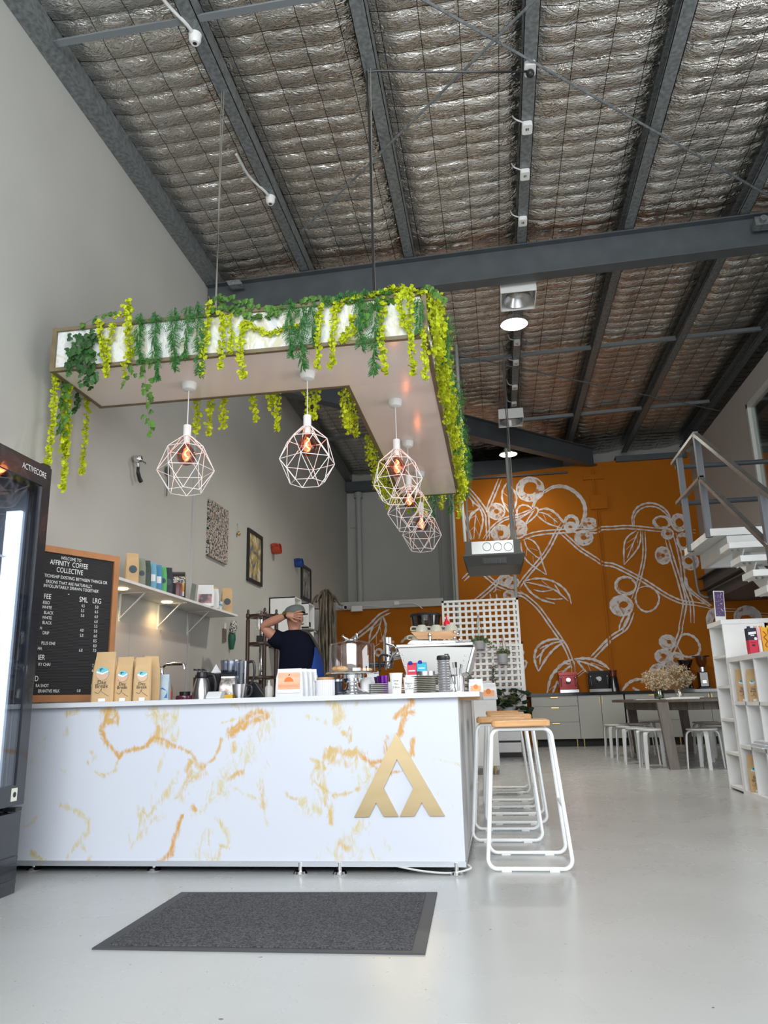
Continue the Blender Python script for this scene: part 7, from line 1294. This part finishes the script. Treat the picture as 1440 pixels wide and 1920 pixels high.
for (fx_, fy_) in ((1.955, 9.65), (2.02, 12.4), (2.80, 9.7), (2.83, 12.7)):
    top = Vector((fx_-.05, fy_+(tcy-fy_)*.03, TZ-.03)); bot = Vector((fx_, fy_, 0)); w_ = .055
    m_ = MB(); m_.add([bot+Vector((-w_, -.04, 0)), bot+Vector((w_, -.04, 0)), bot+Vector((w_, .04, 0)), bot+Vector((-w_, .04, 0)), top+Vector((-w_*1.15, -.04, 0)), top+Vector((w_*1.15, -.04, 0)), top+Vector((w_*1.15, .04, 0)), top+Vector((-w_*1.15, .04, 0))], [(0, 3, 2, 1), (4, 5, 6, 7), (0, 1, 5, 4), (1, 2, 6, 5), (2, 3, 7, 6), (3, 0, 4, 7)]); m_.build('leg', tm, tb)
def tab(x, Y): p = at(x, 1306, Y=Y); p.z = TZ; return p
dry = leafm('dried_flower', (.66, .53, .36)); RR = random.Random(21)
def bouquet(lab, x, Y, R_, h, jar):
    p = tab(x, Y); t = thing('dried_bouquet', lab, 'flower vase', p); jm = glassy('green_jar', (.45, .55, .42), .1) if jar else glass
    MB().lathe([(0, .002), (.055, .002), (.062, .03), (.058, .1), (.05, .13), (.047, .13), (.055, .1), (.055, .01), (0, .01)], p, 24).build('vase', jm, t, True); f_ = MB()
    for k in range(150):
        an = RR.uniform(0, 6.28); q = RR.random()**.5; ph_ = RR.uniform(-1, 1); tip = p+Vector((cos(an)*q*R_*sqrt(1-ph_*ph_*.8), sin(an)*q*R_*.6, h*(.68+.32*ph_))); f_.m(1)
        if k % 2 == 0: f_.tube([p+Vector((0, 0, .06)), p.lerp(tip, .6)+Vector((0, 0, .03)), tip], .0022, 3)
        f_.m(0)
        for _ in range(6): leaf(f_, tip+Vector((RR.uniform(-.03, .03), RR.uniform(-.03, .03), RR.uniform(-.03, .03))), RR.uniform(.012, .024), (RR.uniform(-1, 1), RR.uniform(-1, 1), RR.uniform(-.2, 1)), (0, -1, .3), 'lime')
    f_.build('dried_stems', [dry, mat('straw_stem', (.3, .22, .12), .8)], t)
bouquet('dried flower bouquet in a green glass jar, the left one on the table', 1236, 10.5, .19, .36, True); bouquet('dried flower bouquet, the right and bigger one on the table', 1274, 11.4, .22, .43, False)
p = tab(1262, 10.2); solo(MB().box(p+Vector((-.12, -.15, 0)), p+Vector((.28, .2, .012))), 'magazine', lwht, 'white magazine on the dining table right of the green jar', 'magazine'); p = tab(1270, 10.35); solo(MB().box(p+Vector((-.1, -.1, .013)), p+Vector((.3, .15, .022))), 'paper_stack', matte_white, 'thin stack of papers lying on the white magazine', 'papers'); p = tab(1205, 10.4); solo(MB().box(p+Vector((-.1, -.1, 0)), p+Vector((.18, .1, .006))), 'leaflet', lwht, 'white leaflet on the dining table left of the green jar', 'leaflet')
# round stools with bent legs
stw = mat('white_stool_lacquer', (.60, .61, .60), .35)
st_ = thing('round_stool', '', 'stool', (0, 0, 0)); MB().lathe([(0, .432), (.172, .432), (.178, .438), (.178, .446), (.172, .452), (0, .452)], n=36).build('seat', stw, st_, True)
for k in range(4):
    a_ = pi/4+k*pi/2; d_ = Vector((cos(a_), sin(a_), 0)); s_ = d_.cross(Vector((0, 0, 1))); P = smoothpts([d_*.05+Vector((0, 0, .426)), d_*.13+Vector((0, 0, .424)), d_*.172+Vector((0, 0, .40)), d_*.185+Vector((0, 0, .34)), d_*.195+Vector((0, 0, .18)), d_*.205]); m_ = MB(); vs = []
    for i, p in enumerate(P):
        t_ = (P[min(i+1, len(P)-1)]-P[max(i-1, 0)]).normalized(); nn_ = s_.cross(t_).normalized(); w_ = .026-.006*i/len(P)
        for (u_, v_) in ((-1, -1), (1, -1), (1, 1), (-1, 1)): vs.append(p+s_*w_*u_+nn_*.008*v_)
    L_ = len(P); m_.add(vs, [(0, 3, 2, 1), tuple((L_-1)*4+j for j in range(4))]+[(i*4+j, i*4+(j+1) % 4, (i+1)*4+(j+1) % 4, (i+1)*4+j) for i in range(L_-1) for j in range(4)]); m_.build('leg', stw, st_, True)
SP_ = [(1.80, 9.90, .1, 'nearest the camera, left of the front table leg'), (1.74, 10.42, .5, 'second from the front on the left of the table'), (1.70, 10.98, .2, 'third from the front on the left of the table'), (1.64, 11.75, .15, 'leftmost one, beside the far left table leg'), (1.98, 12.02, .6, 'behind the leftmost stool, near the far left leg'), (2.36, 13.1, .3, 'at the far end of the table'), (2.33, 9.74, .78, 'standing alone in front of the table between leg and bookcase'), (2.74, 10.75, .2, 'right of the table behind the lone front stool'), (2.86, 11.35, .5, 'right side of the table, second from the bookcase'), (2.92, 11.95, .1, 'right side of the table, third from the bookcase')]
for k, (x, y, r_, lb) in enumerate(SP_):
    o = st_ if k == 0 else copy_tree(st_); o.location = (x, y, 0); o.rotation_euler = (0, 0, r_); tag(o, 'white round stool '+lb, 'stool', 'white round stools at the dining table')
# ================================================================ bar stools
bs = thing('bar_stool', '', 'bar stool', (0, 0, 0)); sw = mat('white_tube_steel', (.80, .82, .82), .3); seatm = ramp2('honey_oak', (.50, .25, .09), (.72, .40, .17), 4, .42, 0, .3, .7, stretch=(1.2, 9, 9))
SH = .735
m_ = MB().rbox((-.155, -.17, SH-.032), (.155, .17, SH), .03, 4); m_.build('seat', seatm, bs, bevel=.006)
for sg, nm_ in ((-1, 'front'), (1, 'rear')):
    yt, yb = sg*.12, sg*.215
    P = []; R_ = .045
    def arc(cx__, cz__, a0, a1, n=6): return [(cx__+R_*cos(radians(a0+(a1-a0)*i/n)), cz__+R_*sin(radians(a0+(a1-a0)*i/n))) for i in range(n+1)]
    prof = arc(-.115, SH-.045-R_, 180, 90)+arc(.115, SH-.045-R_, 90, 0)+arc(.195-.03, .012+R_, 0, -90)+arc(-.165+.0, .012+R_, -90, -180)
    # upper corners splayed to the wide foot
    for (x, z) in prof: P.append((x, yt+(yb-yt)*(1-(z/(SH-.045))), z))
    MB().tube(P, .0105, 10, closed=True).build('leg_frame', sw, bs, True)
for s_ in (-1, 1):
    MB().tube([(s_*.07, -.12, SH-.045), (s_*.07, .12, SH-.045)], .008, 8).build('seat_rail', sw, bs, True)
    z = .3; yy_ = .12+(.215-.12)*(1-z/(SH-.045)); xx_ = .165+.045-.01*1; xe = .16+(.21-.16)*(1-z/(SH-.045)); MB().tube([(s_*xe, -yy_, z), (s_*xe, yy_, z)], .009, 8).build('footrest', sw, bs, True)
for (x, y) in ((-.12, -.215), (.12, -.215), (-.12, .215), (.12, .215)): MB().box((x-.025, y-.012, 0), (x+.025, y+.012, .014)).build('glide', plastic, bs)
for k, (x, y, lb) in enumerate([(.10, 4.42, 'nearest the camera'), (-.005, 5.23, 'second from the camera'), (.062, 5.92, 'third from the camera'), (.035, 6.72, 'fourth from the camera'), (.01, 7.68, 'farthest from the camera')]):
    o = bs if k == 0 else copy_tree(bs); o.location = (x, y, 0); tag(o, 'white wire bar stool with an oak seat, '+lb, 'bar stool', 'bar stools along the counter side')

# ================================================================ bookcases at the right
BX = 2.02
bk = thing('tall_bookcase', 'tall narrow white bookcase behind the low one at the right', 'bookcase', (BX+.2, 7.5, 0)); th = .022
m_ = MB(); m_.box((BX, 7.25, 0), (BX+.38, 7.25+th, 1.45)); m_.box((BX, 7.67, 0), (BX+.38, 7.69, 1.45)); m_.box((BX+.36, 7.25, 0), (BX+.38, 7.69, 1.45)); m_.build('side_panels', white, bk)
for z in (0.02, .31, .60, .89, 1.16): MB().box((BX+.002, 7.272, z), (BX+.36, 7.668, z+th)).build('shelf_board', white, bk)
MB().box((BX-.01, 7.24, 1.45), (BX+.4, 7.71, 1.49)).build('top_board', white, bk); 
bl = thing('low_bookcase', 'white cube bookcase at the right edge of the picture', 'bookcase', (BX+.2, 6.5, 0)); zs = [.02, .37, .71, 1.11]; ys = [4.85, 5.20, 5.545, 5.89, 6.235, 6.58, 6.925]
m_ = MB(); m_.box((BX, 7.20, 0), (BX+.38, 7.245, 1.15)); m_.box((BX, 5.83, 0), (BX+.38, 5.87, 1.15)); m_.box((BX+.365, 5.83, 0), (BX+.38, 7.245, 1.15)); m_.build('outer_panels', white, bl); MB().box((BX, 5.87, 1.11), (BX+.365, 7.2, 1.15)).build('top_board', white, bl); MB().box((BX, 5.87, 0), (BX+.365, 7.2, .04)).build('bottom_board', white, bl)
for z in (.385, .745): MB().box((BX+.003, 5.87, z), (BX+.365, 7.2, z+.03)).build('shelf_board', white, bl)
for y in (6.19, 6.54, 6.885): MB().box((BX+.003, y-.009, .04), (BX+.365, y+.009, 1.11)).build('divider', white, bl)
def inb(y, z, x=.1): return (BX+x, y, z)
kb = 'kraft coffee bags in the bookcase'; h3 = -pi/2
z_ = .775; bag('coffee_bag', 'kraft coffee bag in the upper row of the low bookcase, single one', inb(7.08, z_, .055), .1, .27, .06, kraft, -.3, kb, 'day'); bag('coffee_bag', 'kraft coffee bag in the second upper compartment, left of the pair', inb(6.79, z_, .05), .085, .26, .05, kraft, -.3, kb, 'day'); bag('coffee_bag', 'kraft coffee bag in the second upper compartment, right of the pair', inb(6.70, z_, .085), .085, .26, .05, kraft, -.3, kb, 'day')
bag('coffee_bag', 'kraft coffee bag in the bottom row of the low bookcase, front one', inb(7.08, .04, .06), .11, .30, .06, kraft, -.3, kb, 'day'); bag('coffee_bag', 'kraft coffee bag in the bottom row of the low bookcase, edge-on behind the front one', inb(6.97, .04, .09), .1, .25, .06, kraft, -1.2, kb)
bag('coffee_bag', 'kraft coffee bag at the bottom of the tall bookcase', inb(7.36, .042, .12), .1, .28, .06, kraft, h3+.3, kb)
# cartons on the low bookcase
cr = mat('carton_red', (.65, .03, .07)); ink_navy = mat('ink_navy', (.012, .016, .045), .4); pk = mat('carton_pink', (.75, .40, .42), .4); yl = mat('carton_amber', (.80, .38, .02), .4); ye = mat('carton_yellow', (.8, .62, .08), .4)
YQ = 6.62; cps = []
for (xa_, xb_, lab, c0, c1) in ((1404, 1420, 'navy and red milk carton on the low bookcase', cr, ink_navy), (1421, 1428, 'narrow pale pink carton right of the navy and red one', pk, pk), (1429, 1441, 'amber orange carton on the low bookcase', yl, yl), (1443, 1455, 'yellow carton at the picture edge on the low bookcase', ye, ye)):
    xa__, xb__ = at(xa_, 1200, Y=YQ).x, at(xb_, 1200, Y=YQ).x; t = thing('drink_carton', lab, 'carton', ((xa__+xb__)/2, YQ+.04, 1.15), 'cartons on the low bookcase'); cps.append((t, xa__, xb__))
    MB().box((xa__, YQ, 1.15), (xb__, YQ+.08, 1.262)).build('carton_lower', c0, t); MB().box((xa__, YQ, 1.262), (xb__, YQ+.08, 1.36)).build('carton_upper', c1, t); MB().cyl(((xa__+xb__)/2-.01, YQ+.04, 1.36), ((xa__+xb__)/2-.01, YQ+.04, 1.376), .013, 12).build('cap', c1, t, True)
t, a_, b_ = cps[0]; m0 = (a_+b_)/2; y_ = YQ-.001
MB().obox((m0, y_, 1.318), (.03, 0, .003), (0, .0008, 0), (0, 0, .010)).obox((m0, y_, 1.300), (.014, 0, 0), (0, .0008, 0), (0, 0, .005)).build('brand_lettering', lwht, t); MB().disc((b_-.012, y_-.001, 1.272), .012, 18, nrm=(0, -1, 0)).build('round_badge', lwht, t); MB().box((m0-.012, y_-.001, 1.212), (m0+.01, y_, 1.228)).box((a_+.01, y_-.001, 1.240), (b_-.012, y_, 1.244)).build('printed_mark', txt, t)
t, a_, b_ = cps[2]; m0 = (a_+b_)/2; MB().tube(smoothpts([(m0-.01, y_, 1.33), (m0+.012, y_, 1.30), (m0-.008, y_, 1.28), (m0+.014, y_, 1.25), (m0-.004, y_, 1.22), (m0+.008, y_, 1.20)]), .004, 6).build('brush_lettering', mat('rust_ink', (.35, .08, .02), .5), t)
t, a_, b_ = cps[1]; MB().box((a_+.008, y_-.001, 1.16), (b_-.004, y_, 1.26)).build('front_label', lwht, t)
t = thing('sign_card', 'purple printed sign card standing on the tall bookcase', 'sign', (BX+.05, 7.45, 1.49)); u_ = Vector((.052, .02, 0)); n_ = Vector((.02, -.052, .004)).normalized(); c = Vector((BX+.062, 7.47, 1.635))
MB().obox(c, u_, Vector((.006, 0, .145)), n_*.0015).build('card', lwht, t); MB().obox(c+Vector((.001, 0, .022))+n_*.002, u_*.86, Vector((.0055, 0, .115)), n_*.001).build('purple_print', ramp2('purple_print', (.10, .06, .16), (.5, .45, .55), 60, .5, 0, .58, .66), t)
t = thing('leaning_card', 'white folded card leaning inside the top of the tall bookcase', 'card', (BX+.1, 7.35, 1.18)); MB().prism([(BX+.05, 7.30, 1.183), (BX+.05, 7.44, 1.183), (BX+.05, 7.31, 1.33)], (.01, 0, 0)).build('card', lwht, t)
solo(MB().obox((BX+.12, 7.42, .44), (.06, 0, 0), (0, .02, .005), (0, -.03, .105)), 'carton_box', mat('pale_box', (.6, .56, .53), .6), 'pale box leaning in the lower part of the tall bookcase', 'box'); solo(MB().box((BX+.04, 7.30, .334), (BX+.14, 7.38, .40)), 'small_box', mat('tan_box', (.5, .36, .28), .6), 'small tan box beside the leaning pale box', 'box')
solo(MB().lathe([(0, .622), (.02, .622), (.018, .65), (.008, .68), (.014, .71), (0, .72)], (BX+.07, 7.32, 0), 14), 'figurine', dkg, 'tiny dark figurine in the middle of the tall bookcase', 'figurine', smooth=True); solo(MB().ball((BX+.05, 7.40, .632), .011, 8, 6).ball((BX+.05, 7.37, .632), .011, 8, 6), 'white_trinkets', lwht, 'tiny white trinkets beside the figurine', 'trinket')
for k in range(5): solo(MB().obox((BX+.1+.01*k, 6.66-.008*k, .425+.011*k), (.14, .01*k, 0), (.0, .17, 0), (0, 0, .0045)), 'folded_papers', [lwht, mat('paper_blue', (.5, .52, .62), .6)][k % 2], f'folded paper in the low bookcase, {["bottom", "second", "third", "fourth", "top"][k]} one of the pile', 'papers', 'pile of folded papers')
t = thing('glass_tube', 'clear tube standing in the low bookcase above the papers', 'tube', (BX+.06, 6.90, .415)); MB().cyl((BX+.06, 6.915, .415), (BX+.06, 6.915, .64), .02, 14).build('tube_body', glass, t, True); MB().cyl((BX+.06, 6.915, .415), (BX+.06, 6.915, .45), .021, 14).build('tube_base', black, t, True)

# ================================================================ stairs and railing
SXL = 2.233; stt = thing('staircase', 'white open staircase coming down from the mezzanine towards the camera', 'staircase', (3.0, 7.5, 0)); SW = 1.05; ztop = 2.485
tw_ = mat('white_stair_paint', (.62, .63, .62), .45)
for k in range(5):
    y0_ = 8.0+.226*k; MB().box((SXL if True else 0, y0_, ztop-.075), (XR-.02, y0_+.218, ztop)).build('landing_board', tw_, stt)
MB().box((SXL, 7.985, ztop-.075), (SXL+.35, 7.998, ztop)).build('landing_edge', tw_, stt)
MB().box((SXL+.16, 8.02, ztop-.24), (XR-.02, 8.07, ztop-.078)).box((SXL+.16, 9.02, ztop-.24), (XR-.02, 9.10, ztop-.078)).box((SXL+.16, 8.07, ztop-.24), (SXL+.22, 9.02, ztop-.078)).build('landing_frame', tw_, stt)
ST = [(7.44, 2.231)]+[(7.44-.275*k, 2.231-.176*k) for k in range(1, 13)]
for k, (y, z) in enumerate(ST):
    if z < .15: break
    MB().box((SXL, y, z-.055), (SXL+SW, y+.31, z)).build('tread', tw_, stt)
    for x_ in (SXL+.14, SXL+SW-.15): MB().prism([(x_, y+.05, z-.057), (x_, y+.29, z-.057), (x_, y+.34, z-.2), (x_, y+.24, z-.2)], (.01, 0, 0)).build('tread_bracket', tw_, stt)
    for dx in (.05, .1): MB().ball((SXL+dx, y+.08, z-.06), .014, 8, 5).build('bolt', zinc, stt, True)
y_e, z_e = 7.44-.275*11, 2.231-.176*11
for x in (SXL+.24, SXL+SW-.24): MB().beam((x, 8.05, 2.26), (x, y_e+.1, z_e-.24+.12), .06, .18).build('stringer', tw_, stt)
MB().box((SXL+.2, y_e+.1, 0), (SXL+.28, y_e+.3, .2)).box((SXL+SW-.28, y_e+.1, 0), (SXL+SW-.2, y_e+.3, .2)).build('stair_foot', tw_, stt)
for x in (SXL+.3,): MB().cyl((XR-.3, 9.0, 0), (XR-.3, 9.0, ztop-.24), .05, 16).build('landing_post', tw_, stt, True)
rl = thing('stair_railing', 'grey steel railing of the staircase and landing', 'railing', (SXL, 8.0, ztop)); gp = mat('grey_rail_paint', (.13, .14, .155), .4, .2); rs = mat('worn_steel_rail', (.30, .30, .29), .3, .85, var=.15, scale=15)
hb_ = at(1315, 803, X=SXL-.03).z; hh = 1.03; 
zt_ = ztop+hh; zm_ = ztop+.56; yA, yB = 8.83, 8.04
for y in (yB, yA): MB().box((SXL-.03, y-.03, ztop-.08), (SXL+.03, y+.03, zt_)).build('post', gp, rl)
for z in (zt_+.018, zm_): MB().beam((SXL-.01, yB-.03, z), (SXL-.01, yA+.28, z), .05, .035).build('landing_rail', rs, rl)
sl_ = .176/.275
for z in (zt_+.018, zm_):
    MB().beam((SXL-.01, yB, z), (SXL-.01, yB-3.3, z-3.3*sl_), .05, .04).build('sloping_rail', rs, rl)
for y in (6.4, 5.0): zq = zt_-(yB-y)*sl_; MB().box((SXL-.03, y-.03, zq-1.02), (SXL+.03, y+.03, zq)).build('post', gp, rl)
for z in (ztop+hh-.02, zm_): MB().cyl((SXL+.02, yA+.3, z), (XR-.02, yA+.3, z), .03, 12).build('back_rail', mat('dark_rail', (.035, .042, .05), .4), rl, True)
